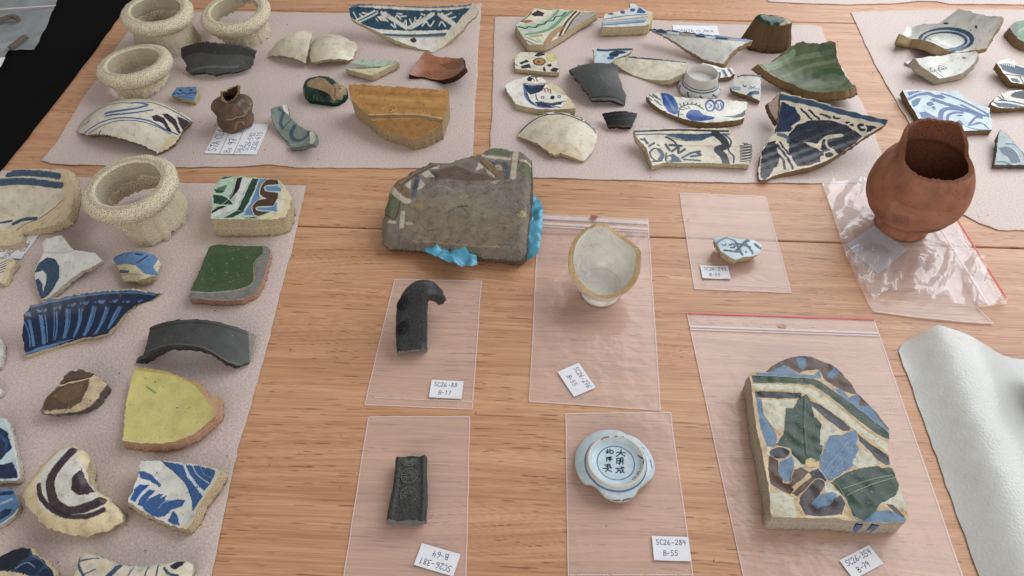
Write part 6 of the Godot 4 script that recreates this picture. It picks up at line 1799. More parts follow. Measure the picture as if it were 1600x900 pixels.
	s = sherd("dish_sherd", "blue and white sherd cut by the picture edge, straight side towards the tan sherds", "pottery sherd", "loose pottery sherds", [-381.2, 167.3], [-32.5, -24.4, -9.4, -25.5, -3.9, -21, 7.4, -4.1, 23, 21.8, 23.3, 25.9, -8, 27.4], [8.5094, -0.00091705, -0.018883, 2.2077e-07, 1.3278e-07, -6.3184e-09], "bone", "ice", {"t": 7})
	s.c.fill("navy", [-28, -14.9, -9.5, -17.2, -2, -13.3, 6.9, 0.1, 4.9, 6.5, 1.6, 13.7, -13.5, 15.8])
	s.c.fill("navy", [-11.5, 19.8, -0.3, 13.7, 6, 13.2, 12.9, 11.7, 18.6, 18.3, 22.2, 24.4, -8.7, 25.9])
	s.c.line("blue", 2, [-6.6, -10.6, 0.7, -5.2, 3.3, 2.8], 0.8)
	s.c.line("white", 1, [-8.9, -24.4, 5.5, -5.2, 22, 21.8])
	finish(s)
	s = sherd("dish_sherd", "dark blue sherd with a pale rounded rim, under the straight-sided blue one", "pottery sherd", "loose pottery sherds", [-361, 213.1], [-24.2, -11.5, -6, -11.9, 2.8, -12.5, 8.5, -6, 12.7, 1.3, 11.4, 6.8, 4.7, 13.8, -10, 20.2], [8.1232, -0.035783, -0.074496, -0.0012634, -0.00040887, 0.00014066], "bone", "steel", {"t": 6})
	s.c.line("navy", 2.8, [-16.6, -4.8, -4.6, -8.6, 3.1, -9.7], 0.9)
	s.c.line("ice", 1.9, [-8, 4.4, -1.5, -1.2, 4.9, -5], 0.7)
	s.c.fill("navy", [0.8, 4.3, 4.2, 1.9, 8.8, 2.3, 8, 6.9, 3, 9.7], 0.9)
	s.c.line("white", 1.4, [12.2, 2.2, 10.6, 6.8, 4.5, 13.3, -6.6, 18])
	finish(s)
	s = sherd("dish_base_sherd", "thick cream base sherd with a curling purple-brown stripe", "pottery sherd", "loose pottery sherds", [-304.8, 207.7], [-38.5, 2.5, -37.8, -3.3, -31, -16.9, -22.5, -31.1, -17, -33.3, -10.6, -32.8, -2.4, -27.7, 1.1, -24.1, 2.1, -17.4, 3, -13, 6.1, -7.2, 11.4, -1.8, 15.1, 0.6, 21.5, 2.7, 24.5, 6.5, 31.4, 11, 33.9, 13.9, 34.3, 18.4, 26.2, 24.3, 16.8, 26.7, 6.8, 27.5, -1.7, 26.3, -15.2, 22.4, -23.9, 16.8, -33.5, 9.1], [24.263, -0.041162, -0.24788, -0.0029091, 0.0036392, -0.0053948], "sand", "sand", {"t": 22, "round_": 5, "ragged": 1, "pits": true, "bump": 0.25, "bumpy": 0.6, "gloss": 0.4})
	s.c.fill("grey_white", [-28, -3.5, -23.1, -18.8, -17.5, -29.4, -8.5, -27.6, -1.2, -17.2, 6.4, -5.5, 15.2, 1.1, 23.9, 12.4, 23.7, 15.5, 11.2, 18.6, -2, 19.1, -13.2, 15.7, -22.3, 9])
	s.c.line("purple", 6.1, [-9.7, -27.5, -13.6, -19.1, -17.6, -8.9, -16.2, 0.8, -10, 10, 1.2, 14.5, 13.6, 11.2, 19.9, 7.6], 0.95)
	s.c.fill("purple", [-0.8, -15.2, -3, -6.4, -1.5, 0.9, 4.1, 4.5, 9.8, 3.7, 13.9, 0.7, 6.4, -5.5])
	s.c.line("purple", 3.2, [-25.5, -2.4, -21.9, 5.1, -12.6, 12.8, -0.2, 17.4, 14.9, 17.1, 22.9, 13], 0.95)
	s.c.line("grey_white", 0.56, [-20.7, -1.5, -16, 8.2])
	s.c.line("grey_white", 0.56, [2.7, 16.7, 14.4, 14.7, 21.4, 10.6], 0.7)
	s.c.line("cream", 1.4, [-9.3, -32.2, -2.8, -20.6, 5.5, -7.7, 12.5, -0.8], 0.8)
	s.c.specks("clay", 200, 0.6, 51, 0.4)
	s.c.specks("umber", 30, 0.6, 52, 0.6)
	finish(s)
	s = sherd("dish_sherd", "four-cornered white sherd with a blue feathered wing", "pottery sherd", "loose pottery sherds", [-240.2, 203.7], [-29.3, -20.9, -17.8, -22.8, -2.7, -21.8, 12.3, -19.6, 27.3, -14.8, 31, -12.4, 27.2, -2.2, 20.4, 10.9, 18.1, 23.2, 15.2, 27.2, 7.6, 25, -6.2, 19.8, -17.6, 15, -29.1, 8.9, -28.1, -2.2, -28.2, -13.2], [10.823, 0.0017006, -0.10746, 0.0048019, -0.00037526, 0.00015879], "biscuit", "grey_white", {"t": 9, "flare": 1.5, "ragged": 0.8, "pits": true})
	s.c.fill("cobalt", [-28.3, 7.6, -27.6, -0.1, -24.7, -3.7, -19, -4.8, -22.9, 2.6, -24.6, 9])
	s.c.fill("blue", [-23, 9.6, -21.7, 3.6, -18, -0.8, -13.9, -0.8, -16.6, 4.2, -18.4, 11.9])
	s.c.fill("blue", [-18.8, 12.4, -16.3, 5.3, -11.3, 1.2, -8.1, 1.6, -9.3, 4.9, -4.8, 2.6, -5.7, 6.9, 2.3, 5.3, 9.6, 6.5, 8.5, 10.4, 1.3, 13.2, -2.8, 17.5, -10.9, 17.7])
	s.c.fill("blue", [-28.4, -13.2, -25.5, -14.1, -18.8, -11.4, -10.9, -4.8, -11.5, -3.1, -19.7, -7.3, -26.6, -9])
	s.c.fill("blue", [-16.2, -22.6, -10.3, -22.1, 1.2, -19.5, 5.4, -11.6, 17.3, 0, 21.5, 4.1, 19.6, 8.7, 16.8, 14.9, 13.3, 5.1, 5.8, -6.1, -5.2, -15])
	s.c.fill("blue", [2, -20.4, 12.4, -19.1, 26.2, -14.4, 26.6, -10.5, 24.9, -3.6, 21.9, 0.4, 16.5, -3.3, 7.4, -12.6])
	s.c.line("ice", 1, [1, -20.1, 6.7, -11.5, 17, -1.1, 21.9, 3.6])
	s.c.line("ice", 0.68, [7.8, -19.3, 13, -12.3, 24, -4.8])
	s.c.line("sky", 0.45, [13.9, -17.9, 18.8, -11.9, 26, -8.4], 0.8)
	s.c.fill("blue", [2.5, 13.8, 6.7, 17.5, 10.2, 24.4, 3.9, 22.9, 0.1, 20.6])
	s.c.line("navy", 0.68, [-15.6, -22.6, -5.4, -15.5, 6.5, -5.5, 13.9, 6.2], 0.6)
	s.c.fill("sand", [17.9, 22.2, 20.5, 7.8, 27.7, -8.7, 31, -12.4, 27.2, -2.2, 20.4, 10.9, 18.4, 24.3, 15.2, 27.2, 9.9, 25.4, 13.8, 24], 0.9)
	s.c.line("ice", 0.56, [-24.6, 9, -22.3, 1.5, -18.6, -3.2])
	s.c.line("ice", 0.56, [-8.4, 11.8, -5.5, 7.5, 2.3, 5.3], 0.8)
	s.c.line("ice", 0.45, [-16.6, 4.2, -11.3, 1.3], 0.8)
	s.c.specks("umber", 16, 1, 61, 0.7)
	finish(s)
	s = sherd("dish_sherd", "dark inky blue sherd with a bare margin, cut by the lower picture edge", "pottery sherd", "loose pottery sherds", [-323.8, 255.7], [-24.1, -2.4, -18.7, -4.6, -13.8, -8.2, -6.2, -10.1, 0.1, -9.7, 3, -6.4, 11.6, -2.6, 18.4, 3, 22.8, 8, 24.6, 16.5, -17.6, 16.6], [11.628, 0.056068, -0.25254, 0.00021471, 2.6601e-05, -1.0396e-05], "biscuit", "slate", {"t": 8})
	s.c.fill("ink", [-24.1, -2.4, -13.7, -7.9, -6.1, -10, 0.7, -9.4, 0.7, -4.7, -5.3, -1.1, -5.2, 2.5, -15.8, 4.1, -21.9, 4])
	s.c.fill("navy", [-4.4, 1.6, 0.6, -1.9, 7.5, -2.7, 12.9, -1.7, 12.3, 2.9, 8.6, 7.3, -2.9, 6.1])
	s.c.fill("navy", [10.3, 6.4, 14.3, 2.9, 18.6, 3.4, 22.6, 8, 16.3, 9.2])
	s.c.line("ice", 0.62, [-6.2, 2.5, 0.8, -1, 6.9, 1.8], 0.7)
	s.c.line("grey", 0.72, [3.1, -5.1, 7.2, -3.6, 15.8, 1.1], 0.6)
	s.c.fill("biscuit", [-21.8, 4.5, -9.7, 4, 1, 5.8, 7, 8.6, 23.5, 12.9, 24.6, 16.5, -17.6, 16.6])
	finish(s)
	s = sherd("jug_sherd", "cream sherd with thin blue-grey lines and a rounded lip, cut by the lower picture edge", "pottery sherd", "loose pottery sherds", [-251.2, 260.3], [-40.4, 1.9, -39.3, -2.5, -37.2, -12, -29, -9.4, -17, -5.3, -5.7, -1.5, 4.4, -1, 14.1, -1.3, 25.1, -3.5, 36, -5.3, 40.7, -2.7, 40.8, 1.8, 38.8, 6.2, 30.8, 13.3, -22.8, 13, -39.4, 8.2], [19.431, 0.056624, -0.32627, -0.0034409, -0.00090563, -0.00024882], "bone", "cream", {"t": 9, "round_": 3, "pits": true})
	s.c.line("slate", 1.7, [-38.1, -9.4, -34.7, -1.9, -29.7, 3.9], 0.9)
	s.c.line("slate", 1, [-35.2, -5.5, -28.1, -6.1, -22.8, -6.9], 0.9)
	s.c.line("slate", 0.82, [-29.9, 3, -21.9, 0.5], 0.9)
	s.c.line("slate", 3.3, [-6.2, -1.3, -8.8, 2.5, -12.2, 5.4], 0.95)
	s.c.line("slate", 0.72, [3.7, 0.2, 1.8, 5])
	s.c.line("slate", 0.82, [13.3, -0.6, 12.6, 5.4])
	s.c.line("slate", 0.92, [19.9, -1.8, 19.7, 5.3])
	s.c.line("slate", 1.6, [24, 0.8, 27.3, 3.7, 33, 4.7])
	s.c.fill("ink", [26.4, -1.4, 29.7, -4.2, 35.2, -4.7, 34.3, -1.4, 31.5, 1, 28.2, 0.5])
	s.c.fill("sand", [-12.3, -0.9, -12.4, -0.2, -12.9, 0.4, -13.8, 0.8, -15, 1.1, -16.4, 1.1, -17.9, 0.9, -19.3, 0.5, -20.5, 0, -21.3, -0.7, -21.8, -1.5, -21.7, -2.2, -21.2, -2.8, -20.3, -3.2, -19, -3.5, -17.6, -3.5, -16.1, -3.3, -14.7, -2.9, -13.6, -2.3, -12.7, -1.6])
	s.c.fill("bone", [35.2, -4.7, 40.7, -2.7, 40.8, 1.8, 33.1, 5.1, 35.1, 0.3])
	finish(s)

func finds_set_out_singly() -> void:
	var s: Sherd
	s = sherd("stone_slab", "heavy grey-brown slab with worn inlaid geometric border, resting on a crumpled blue bag", "stone slab", "", [-49.9, -90.5], [-72.7, 38.8, -72.9, 23.7, -70.5, 5.7, -68.1, -11.1, -66.1, -15.4, -58.2, -22.1, -43, -33.7, -31.7, -41.6, -25.9, -42.5, -21.3, -40.1, -12.5, -40, -0.9, -44.6, 7.8, -48.2, 18.1, -50.6, 23.9, -56.5, 29.8, -59.2, 44.7, -56.2, 61, -51.2, 69, -41.3, 68.1, -19.3, 67.8, 4.6, 66.1, 24.3, 64.5, 46.7, 62.2, 64.5, 58.7, 68.8, 51.9, 69.1, 38.3, 66.7, 10.9, 61.3, -16.9, 55.5, -45, 51.4, -66.2, 48.2, -71, 44.1], [36.396, 0.085501, -0.22488, 0.00012751, 0.00066263, -0.0018464], "mud", "mud", {"t": 27, "round_": 6, "ragged": 1.1, "bump": 0.4, "bumpy": 0.6, "gloss": 0.85, "mottle": 0.1, "fine": 0.16, "dirt": 0.4, "face": "inlaid_face", "step": 3.6})
	s.c.relief()
	s.c.fill("clay", [-47.4, 6.9, -4.9, -1.8, 37.9, 10.3, 58.8, 40.3, 38.3, 60.8, -31.1, 49.5, -53.1, 30.9], 0.25)
	s.c.fill("grey", [-28, -3.4, 0.6, -8.3, 37.8, -3.5, 52, 27.6, 24.2, 31.1, -9.7, 22.2], 0.22)
	s.c.fill("umber", [-26.3, -24.9, -6.3, -33.4, 8.7, -24.4, 23.3, -17.5, 37.8, -10.7, 9.1, -11.3, -14.2, -16.6, -24.2, -13.7], 0.45)
	s.c.fill("moss", [-69.4, 0.6, -62.3, -0.6, -57.5, 6.2, -59.4, 21.6, -63.4, 24.3, -70.1, 20.9], 0.8, -8)
	s.c.fill("moss", [26.9, -55.1, 37.3, -55.6, 49.2, -51.1, 47.7, -42, 30, -45.7], 0.8, -8)
	s.c.fill("moss", [57.9, -30.4, 68, -29.5, 67, -11.7, 60.6, -10.5, 56.4, -20.4], 0.8, -8)
	s.c.line("umber", 1.7, [-69.4, 20.2, -59.9, 24.6, -56.7, 7.9], 0.7)
	s.c.line("bone", 5.5, [-66.4, -8.9, -61.7, -2.2, -54.8, 4.4, -48.8, 7.6], 0.72, 14)
	s.c.line("bone", 4, [21.5, -44.5, 34.5, -40.5, 47.4, -37.3], 0.72, 14)
	s.c.line("bone", 5.5, [53.9, -47.2, 52.1, -28.9, 50.9, -12.3], 0.72, 14)
	s.c.line("bone", 3.3, [59.3, -34.5, 67.7, -31.6], 0.72, 14)
	s.c.line("bone", 4.4, [-53.1, 19, -53.6, 32.3], 0.72, 10)
	s.c.line("bone", 3.3, [-65, 27.5, -60.1, 28.3], 0.7)
	s.c.line("bone", 2.6, [-48.9, 30, -44.3, 31], 0.5)
	s.c.line("wood_brown", 5.9, [-61.9, -13.4, -54, -5.1, -49.2, 1.9], 0.72, 10)
	s.c.line("wood_brown", 4, [-59.1, -15, -44, -27.9, -27, -36.8], 0.72, 10)
	s.c.line("umber", 1.3, [-61.4, -16, -45, -30.7, -28.6, -38.9], 0.8, -20)
	s.c.line("umber", 1.3, [-56, -12.1, -40.9, -24.7, -23.9, -34.6], 0.8, -20)
	s.c.line("wood_brown", 5.5, [21.4, -37.6, 30.4, -26.7, 40.6, -15.1], 0.72, 10)
	s.c.line("umber", 1.1, [18.5, -36.8, 34.8, -14.7], 0.8, -20)
	s.c.line("umber", 1.1, [27.3, -37.2, 42.7, -18.7], 0.8, -20)
	s.c.fill("cream", [-37.9, -23.8, -31.6, -28.1, -24.5, -18.3, -34.7, -19.5], 0.72, 12)
	s.c.fill("cream", [-53.7, -11.1, -47.3, -16.6, -47.6, -6.1], 0.72, 12)
	s.c.fill("cream", [-38.5, -16.1, -32.9, -9.8, -41, -4.3], 0.72, 12)
	s.c.fill("cream", [-29.5, -29.9, -21, -34.4, -21.4, -28.9], 0.72, 12)
	s.c.fill("cream", [14.8, -24, 17.1, -34.8, 22.4, -27.7], 0.72, 12)
	s.c.fill("bone", [24.9, -26.1, 33.4, -15.7, 32, -14.9, 25.4, -20.2], 0.6, 10)
	s.c.fill("bone", [33.2, -29.5, 39.8, -28.9, 40.8, -20.8, 36.2, -23.2], 0.6, 12)
	s.c.fill("ink", [-31.6, -28.1, -24.5, -18.3, -20, -17, -24.9, -26.8], 0.4)
	s.c.fill("ink", [-44.7, -16.8, -40.3, -16.2, -41.8, -6.1, -46, -4.6], 0.4)
	s.c.line("slate", 4.8, [42.6, -31.7, 45.6, -21.4, 44.9, -12.8], 0.6, 8)
	s.c.line("slate", 3.7, [31.7, -33.7, 43.4, -31.7], 0.5, 8)
	s.c.line("slate", 4.4, [-42, -20.3, -43.1, -4.4, -44.9, 2.1], 0.45)
	s.c.fill("bone", [29.2, -6.9, 34.9, -10.6, 38.5, -9.2, 35, -5.5], 0.5)
	s.c.fill("clay", [-42.9, 10.4, -35.8, 10.9, -32.7, 15.8, -39.7, 16.9], 0.7)
	s.c.line("ink", 0.92, [-1.4, 16.6, 8.5, 17.4], 0.7)
	s.c.line("ink", 0.92, [35.5, 56.5, 51.9, 59.4], 0.3)
	s.c.fill("yellow", [54.1, 29.3, 60.3, 25.3, 63.7, 31.8, 57.5, 33.5], 0.5)
	s.c.line("bone", 1.1, [59, 15.6, 63.1, 25.6, 60.3, 31.5], 0.4)
	s.c.specks("umber", 520, 1.0, 71, 0.45)
	s.c.specks("ink", 160, 1.0, 72, 0.5)
	s.c.specks("tan", 420, 0.7, 73, 0.35)
	s.c.line("tan", 0.92, [-30.9, -3.6, -16.7, -7.8, -4.9, 0], 0.4)
	s.c.line("umber", 1.1, [-9.7, 22.2, 1.4, 16.9, 10.1, 26.9], 0.4)
	s.c.line("tan", 0.92, [24.4, 42.9, 38.2, 38.3, 49.2, 43.8], 0.35)
	s.c.line("umber", 0.92, [-34.7, 32.2, -28.8, 38.5, -17.5, 37.9], 0.4)
	s.c.line("ink", 0.74, [-45.7, 37.2, -28.5, 44.1], 0.3)
	s.c.line("tan", 1.3, [-42.4, 47, -17.1, 50.6, 10.8, 55.6, 38.3, 59.8], 0.4)
	s.c.specks("bone", 60, 0.9, 74, 0.5)
	finish(s)
	s = sherd("relief_tile_fragment", "large thick relief tile fragment with blue, green and brown petals round a small yellow knob", "ceramic tile", "", [230.4, 165.7], [-44.2, -56.1, -38.8, -57.9, -30.6, -58.5, -23.1, -64.7, -12.6, -70.2, -0.5, -73.5, 9.5, -72.5, 18.5, -67.7, 25.2, -62.8, 29.5, -56.7, 34.1, -45.3, 35.7, -37.4, 42.2, -26.9, 46.7, -16.8, 49.8, -7, 46.7, 2.3, 43.7, 9.6, 41.7, 18.9, 41.5, 22.4, 42, 31, 42.3, 38.6, 41.6, 50.9, 40.3, 62.1, 38.5, 63, 37, 64.3, 21.7, 65.1, 4.5, 64.2, -12.4, 62.3, -33.3, 61.8, -45.5, 61.6, -53.3, 61.5, -53.7, 58.7, -50.8, 43.8, -50.2, 33.2, -49.3, 17.2, -49.1, 6.9, -48.7, -8, -47.1, -25.7, -45.1, -41.8, -44.7, -50], [21.159, -0.0067251, -0.012154, 2.8628e-05, -5.6475e-05, -9.8364e-06], "bone", "tan", {"t": 20, "ragged": 0.5, "pits": true, "bump": 0.25, "bumpy": 0.5, "gloss": 0.3, "dirt": 0.4, "face": "relief_face", "step": 3.4, "ppm": 4.2})
	s.c.relief()
	s.c.fill("umber", [-38.8, -57.7, -30.6, -58.5, -23.1, -64.7, -12.6, -70.2, -0.5, -73.5, 9.5, -72.5, 18.5, -67.7, 25.2, -62.8, 29.5, -56.7, 34.1, -45.3, 35.7, -37.4, 42.2, -26.9, 46.7, -16.8, 49.8, -7, 45.9, -8.3, 41, -17, 33.5, -27.1, 33.7, -37.4, 26.5, -39.7, 19.9, -44.3, 13.9, -51.4, 12.2, -59.9, 2.1, -59.8, -4.7, -56.8, -13.9, -64.7, -25.6, -57.9], 1, -8)
	s.c.fill("worn_blue", [-38.5, -56.7, -28.8, -57.3, -13.9, -64.7, -7.4, -58, -5, -55.6, 6.9, -55, 12.2, -59.9, 11.6, -52, 4.1, -52, -9.7, -53.2, -19.6, -53.7, -38, -54.6], 1, -16)
	s.c.fill("worn_blue", [19.3, -42, 25.2, -42, 27.7, -33.9, 34.7, -37.4, 37.2, -32.8, 32.5, -27.1, 42.3, -27.1, 45.1, -14.8, 49.1, -6.7, 47.3, -4, 38.4, -14.8, 30.9, -24.8, 23, -34.4], 1, -14)
	s.c.fill("worn_blue", [-3, -70.9, 1.5, -73.2, 4.8, -71, 2.7, -63.5, -0.6, -60.3, -3.3, -62.3], 1, -16)
	s.c.fill("worn_blue", [18, -56.8, 25.3, -62.9, 28, -59.9, 26.4, -56.3, 20, -51.4, 16.7, -53.2], 1, -16)
	s.c.fill("pine", [-42.3, -54.6, -19.7, -53.3, 4, -51.6, 11, -47.8, 24.5, -32.7, 38.7, -15.9, 48.6, -3, 46.3, 1.8, 39.3, -2.9, 28.8, -14.8, 18.6, -29.3, 9, -40.8, 2.5, -46, -21.1, -47.5, -42.9, -47.9], 1, -18)
	s.c.fill("dull_white", [-43.4, -46.5, -21.3, -46.6, -5.9, -44.5, 2.5, -42.5, 14, -30.4, 24.3, -15.9, 34.6, -2.9, 45.1, 5.5, 43, 11.7, 31.7, 0.3, 22.6, -7.2, 14.3, -18.1, 4.2, -30.4, -1.8, -37.3, -9.3, -39, -22.7, -40.7, -43.4, -41.2], 1, -6)
	s.c.fill("ink", [-43.2, -39.9, -23, -39.3, -7.5, -38.2, -8.6, -33.8, -24.5, -33, -43.8, -34.6], 1, -18)
	s.c.fill("ink", [-2.4, -31.3, 5.2, -27, 15.6, -15.9, 21.7, -7.2, 19.3, -5.6, 14.5, -5.5, 5.7, -14.7, 0.1, -22.5, -2.4, -25.8], 1, -18)
	s.c.fill("ink", [25.1, -2.9, 31.9, 5.5, 42, 14.8, 41.2, 21.4, 37.6, 22.4, 33.2, 18.9, 29.9, 11.7, 24.4, 2.4], 1, -18)
	s.c.fill("worn_blue", [-43.6, -34.6, -39.7, -33.4, -41.2, -19, -38.8, -13.5, -34.9, -1.6, -38.1, 7.9, -44.6, 7.9, -45.8, -8], 1, -14)
	s.c.fill("dull_white", [-39.4, -32.5, -14.1, -31.7, -16.5, -25.8, -22.7, -24.6, -28.6, -8.1, -33.9, -5.9, -37.2, -12.4, -40.4, -20.1], 1, -6)
	s.c.fill("pine", [-3.8, -37.3, -1.7, -30.4, -2.7, -19.1, 0.2, -11.4, -4.6, 3.6, -3.4, 7.7, -9.3, 19, -16.3, 21.1, -23, 22.1, -27.7, 15.1, -28, 8.9, -37.8, 6.8, -29.9, -2.7, -22.7, -24.6, -16.8, -24.7, -11.9, -32.6], 1, -16)
	s.c.line("green", 1.4, [-5.4, -34.9, -12.2, -12.5, -17.2, 14], 0.5, 10)
	s.c.fill("dull_white", [-2.6, -27, 0.4, -23.6, 0.2, -15.8, -3.3, -16.9])
	s.c.fill("dull_white", [1.1, -13.6, 8.6, -11.5, 14, -3.9, 11.8, -2.9, 3.6, -0.7, -3.1, 6.7, -5.2, 5.7])
	s.c.fill("worn_blue", [3.8, -1.2, 12.5, -1.8, 24.2, -6.1, 24.8, -1.8, 21.3, 6.6, 22.2, 12.8, 15.6, 22, 2.3, 30, -6.4, 34.9, -8.3, 32, -11, 25.1, -9.3, 19, -2.8, 8.8], 1, -15)
	s.c.line("sky", 1.1, [-11.2, 31, -0.1, 19, 15.3, 4.5], 0.5, 22)
	s.c.line("sky", 1, [-6.8, 32.9, 3.4, 23, 15.6, 12.8], 0.4, 22)
	s.c.fill("dull_white", [22.5, 8.7, 29.3, 13.8, 32.6, 20.9, 25.7, 24.9, 16.9, 24, 14.1, 21])
	s.c.fill("pine", [-5.8, 35.9, 4.1, 30, 16.6, 25, 31, 22.9, 34, 24.9, 41.7, 23.9, 41.6, 37.6, 37.1, 45.3, 23.4, 51.9, 17.1, 60.2, 9, 63.9, 2.2, 60.3, 1.4, 48.2], 1, -16)
	s.c.line("mint", 0.62, [1, 40.7, 19, 34.8, 39.7, 29.8], 0.7, 24)
	s.c.line("mint", 0.62, [3.1, 45.4, 21.7, 37.7, 41.7, 31.8], 0.7, 24)
	s.c.fill("dull_white", [23.4, 51.9, 37.1, 45.3, 42.1, 38.6, 41.6, 50.9, 40, 56.5, 34.6, 52.8, 28.8, 51.4], 1, 0)
	s.c.fill("ink", [28.2, 51.9, 32.2, 51.9, 38.2, 60.1, 36.7, 61.9, 31.3, 57.4], 0.9, -12)
	s.c.fill("worn_blue", [2.1, 61.2, 9, 63.9, 20.1, 56.5, 28.9, 56.5, 38.5, 61.9, 36.7, 64.5, 21.7, 65.1, 4.5, 64.2], 1, -14)
	s.c.fill("dull_white", [-45.4, 9, -41.8, 7.9, -44.4, 15.1, -46.1, 14.1])
	s.c.fill("ink", [-29.3, 13, -30, 14.4, -31.3, 15.7, -33.1, 16.7, -35.3, 17.3, -37.6, 17.6, -39.8, 17.3, -41.6, 16.7, -43, 15.7, -43.7, 14.5, -43.8, 13.1, -43.1, 11.7, -41.8, 10.4, -39.9, 9.4, -37.7, 8.7, -35.4, 8.5, -33.2, 8.7, -31.3, 9.4, -30, 10.4, -29.3, 11.6], 1, -14)
	s.c.fill("umber", [-44.4, 15.1, -38.9, 19.2, -40.3, 27.2, -39.3, 36, -35, 37, -33.5, 41.8, -36.9, 44.7, -42.5, 41.8, -48.6, 37.1, -48.1, 27.2], 1, -12)
	s.c.fill("worn_blue", [-38.7, 20.2, -33.1, 18.1, -26.8, 15.1, -27.6, 22.1, -34.5, 35, -38.4, 36, -41.1, 30.2], 1, -15)
	s.c.fill("dull_white", [-27.5, 14, -22.8, 21.1, -20.3, 22.1, -23.8, 25.1, -28.6, 24.2])
	s.c.fill("umber", [-29.6, 26.2, -23.6, 24.1, -19.1, 28.1, -26.1, 34, -34.8, 39.9, -35.9, 37, -31.5, 30.1], 1, -12)
	s.c.fill("brown", [-30.1, 28.1, -24.1, 26.1, -21.2, 29.1, -27.4, 32.1], 0.7)
	s.c.fill("ink", [-19.1, 28.1, -11.9, 25.1, -8, 33.9, -10.6, 36.9, -17.7, 33], 1, -14)
	s.c.fill("umber", [-17.2, 31, -15, 33, -32, 46.5, -35.8, 43.7], 1, -12)
	s.c.fill("purple", [-18.8, 34, -11.6, 33.9, -10.4, 37.8, -16.6, 45.5, -23.4, 51.2, -18.9, 53.9, -2.2, 45.4, -0.3, 51.1, -4.6, 59.4, -20.8, 60.8, -30.1, 59.5, -32.3, 51.2, -30.2, 46.5], 1, -12)
	s.c.line("tan", 0.83, [-36.6, 45.1, -26.9, 36.9, -18.7, 30.1], 0.9, 26)
	s.c.line("tan", 0.83, [-32.4, 47.9, -24.3, 40.8, -17, 34, -11.5, 33.6, -9.9, 36.8, -12.2, 42.6], 0.9, 26)
	s.c.fill("worn_blue", [-23.9, 51.2, -14.5, 44.5, -6.8, 42.6, -3.8, 44.5, -9.2, 51.1, -20.9, 55.1], 1, -14)
	s.c.fill("dull_white", [-9.1, 34.9, -6.1, 36.8, -0.7, 46.4, -2.2, 45.4, -6.8, 42.6, -11.7, 42.6])
	s.c.fill("ink", [-7.8, 49.2, -1.3, 45.4, -0.3, 51.1, -3.8, 53.9], 1, -8)
	s.c.fill("dull_white", [-50.1, 43.8, -42.7, 42.8, -34.9, 47.5, -35.2, 52.2, -35.6, 60.4, -40.3, 61.8, -52.9, 59.6, -51.9, 48.5], 1, -4)
	s.c.fill("gold", [-11.6, 20.9, -12.1, 22, -13, 23.1, -14.2, 24, -15.5, 24.5, -16.8, 24.7, -18.1, 24.5, -19.1, 24, -19.8, 23.1, -20.2, 22.1, -20.1, 20.9, -19.5, 19.7, -18.7, 18.6, -17.5, 17.8, -16.2, 17.2, -14.8, 17, -13.5, 17.2, -12.5, 17.8, -11.8, 18.6, -11.5, 19.7], 1, 40)
	s.c.fill("sand", [-32.9, 60.4, -20.8, 60.9, -5.7, 60.3, 1.8, 61.6, -12.4, 62.3, -33.3, 61.8], 0.8)
	s.c.fill("sand", [-45.6, 16.2, -48.1, 29.2, -50.3, 43.8, -54.3, 58.7, -50.2, 33.2, -49.3, 17.2], 0.8)
	s.c.line("tan", 0.52, [-42.3, -54.6, -19.6, -53.5, 4, -51.9, 11, -48.1, 24.6, -33.3, 38.9, -16.4, 48.5, -3.2], 0.7, 40)
	s.c.line("tan", 0.52, [-43, -47.4, -21.2, -47, 2.3, -45.5, 18.2, -28.2, 35.1, -4.4, 46.2, 2.8], 0.7, 40)
	s.c.line("tan", 0.52, [-43.5, -40.6, -22.8, -40.2, -7.3, -38.9, -1.1, -32.7, 15.9, -17, 25.4, -4, 42.2, 16.8], 0.7, 40)
	s.c.line("tan", 0.52, [-11, 25.1, -2.8, 8.8, 3.8, -1.1, 12.5, -1.8], 0.7, 40)
	s.c.line("tan", 0.52, [-6.5, 35.1, 4.1, 30, 16.3, 23], 0.7, 40)
	s.c.line("tan", 0.52, [0.8, 47.3, -1.2, 38.7, -6.4, 34.9], 0.7, 40)
	s.c.line("tan", 0.52, [1.9, 61.2, 0.9, 48.2], 0.7, 40)
	s.c.line("tan", 0.52, [-40.5, -19.5, -36.7, -10.2, -31.8, -2.7], 0.7, 40)
	s.c.line("tan", 0.52, [-40.9, 27.7, -38.6, 19.7], 0.7, 40)
	s.c.line("tan", 0.52, [-39.3, 36, -34.9, 36.5, -29.3, 25.2, -23.4, 23.6], 0.7, 40)
	s.c.line("tan", 0.52, [-50.8, 43.8, -40.9, 42.8, -33.1, 47.5], 0.7, 40)
	s.c.line("clay", 1, [-42.5, -40.6, -22.6, -41.1, -7.1, -39.8], 0.4)
	s.c.line("clay", 1, [-54, 60.6, -40.4, 62.1, -21.1, 62.2, -3.5, 61.7], 0.5)
	s.c.fill("clay", [22.5, 8.7, 25.3, 11.8, 23.1, 15.9, 19.7, 14.9], 0.3)
	s.c.fill("clay", [-51.8, 55, -44.3, 56.8, -38.3, 60.9, -52.2, 60.5], 0.35)
	s.c.fill("clay", [-38.9, -30.2, -32.3, -29.1, -38.1, -16.8, -40, -21.2], 0.3)
	s.c.specks("tan", 420, 0.7, 81, 0.6)
	s.c.specks("ink", 200, 0.6, 82, 0.4)
	s.c.specks("mint", 300, 0.4, 83, 0.3)
	s.c.specks("leaf", 500, 0.4, 84, 0.3)
	finish(s)
	var tile := get_node("relief_tile_fragment")
	stripe(tile, [Vector3(6.4, 2.5, 64.1), Vector3(4.6, 17, 65.1), Vector3(9.3, 17, 65.5), Vector3(10.8, 2.5, 64.2)])
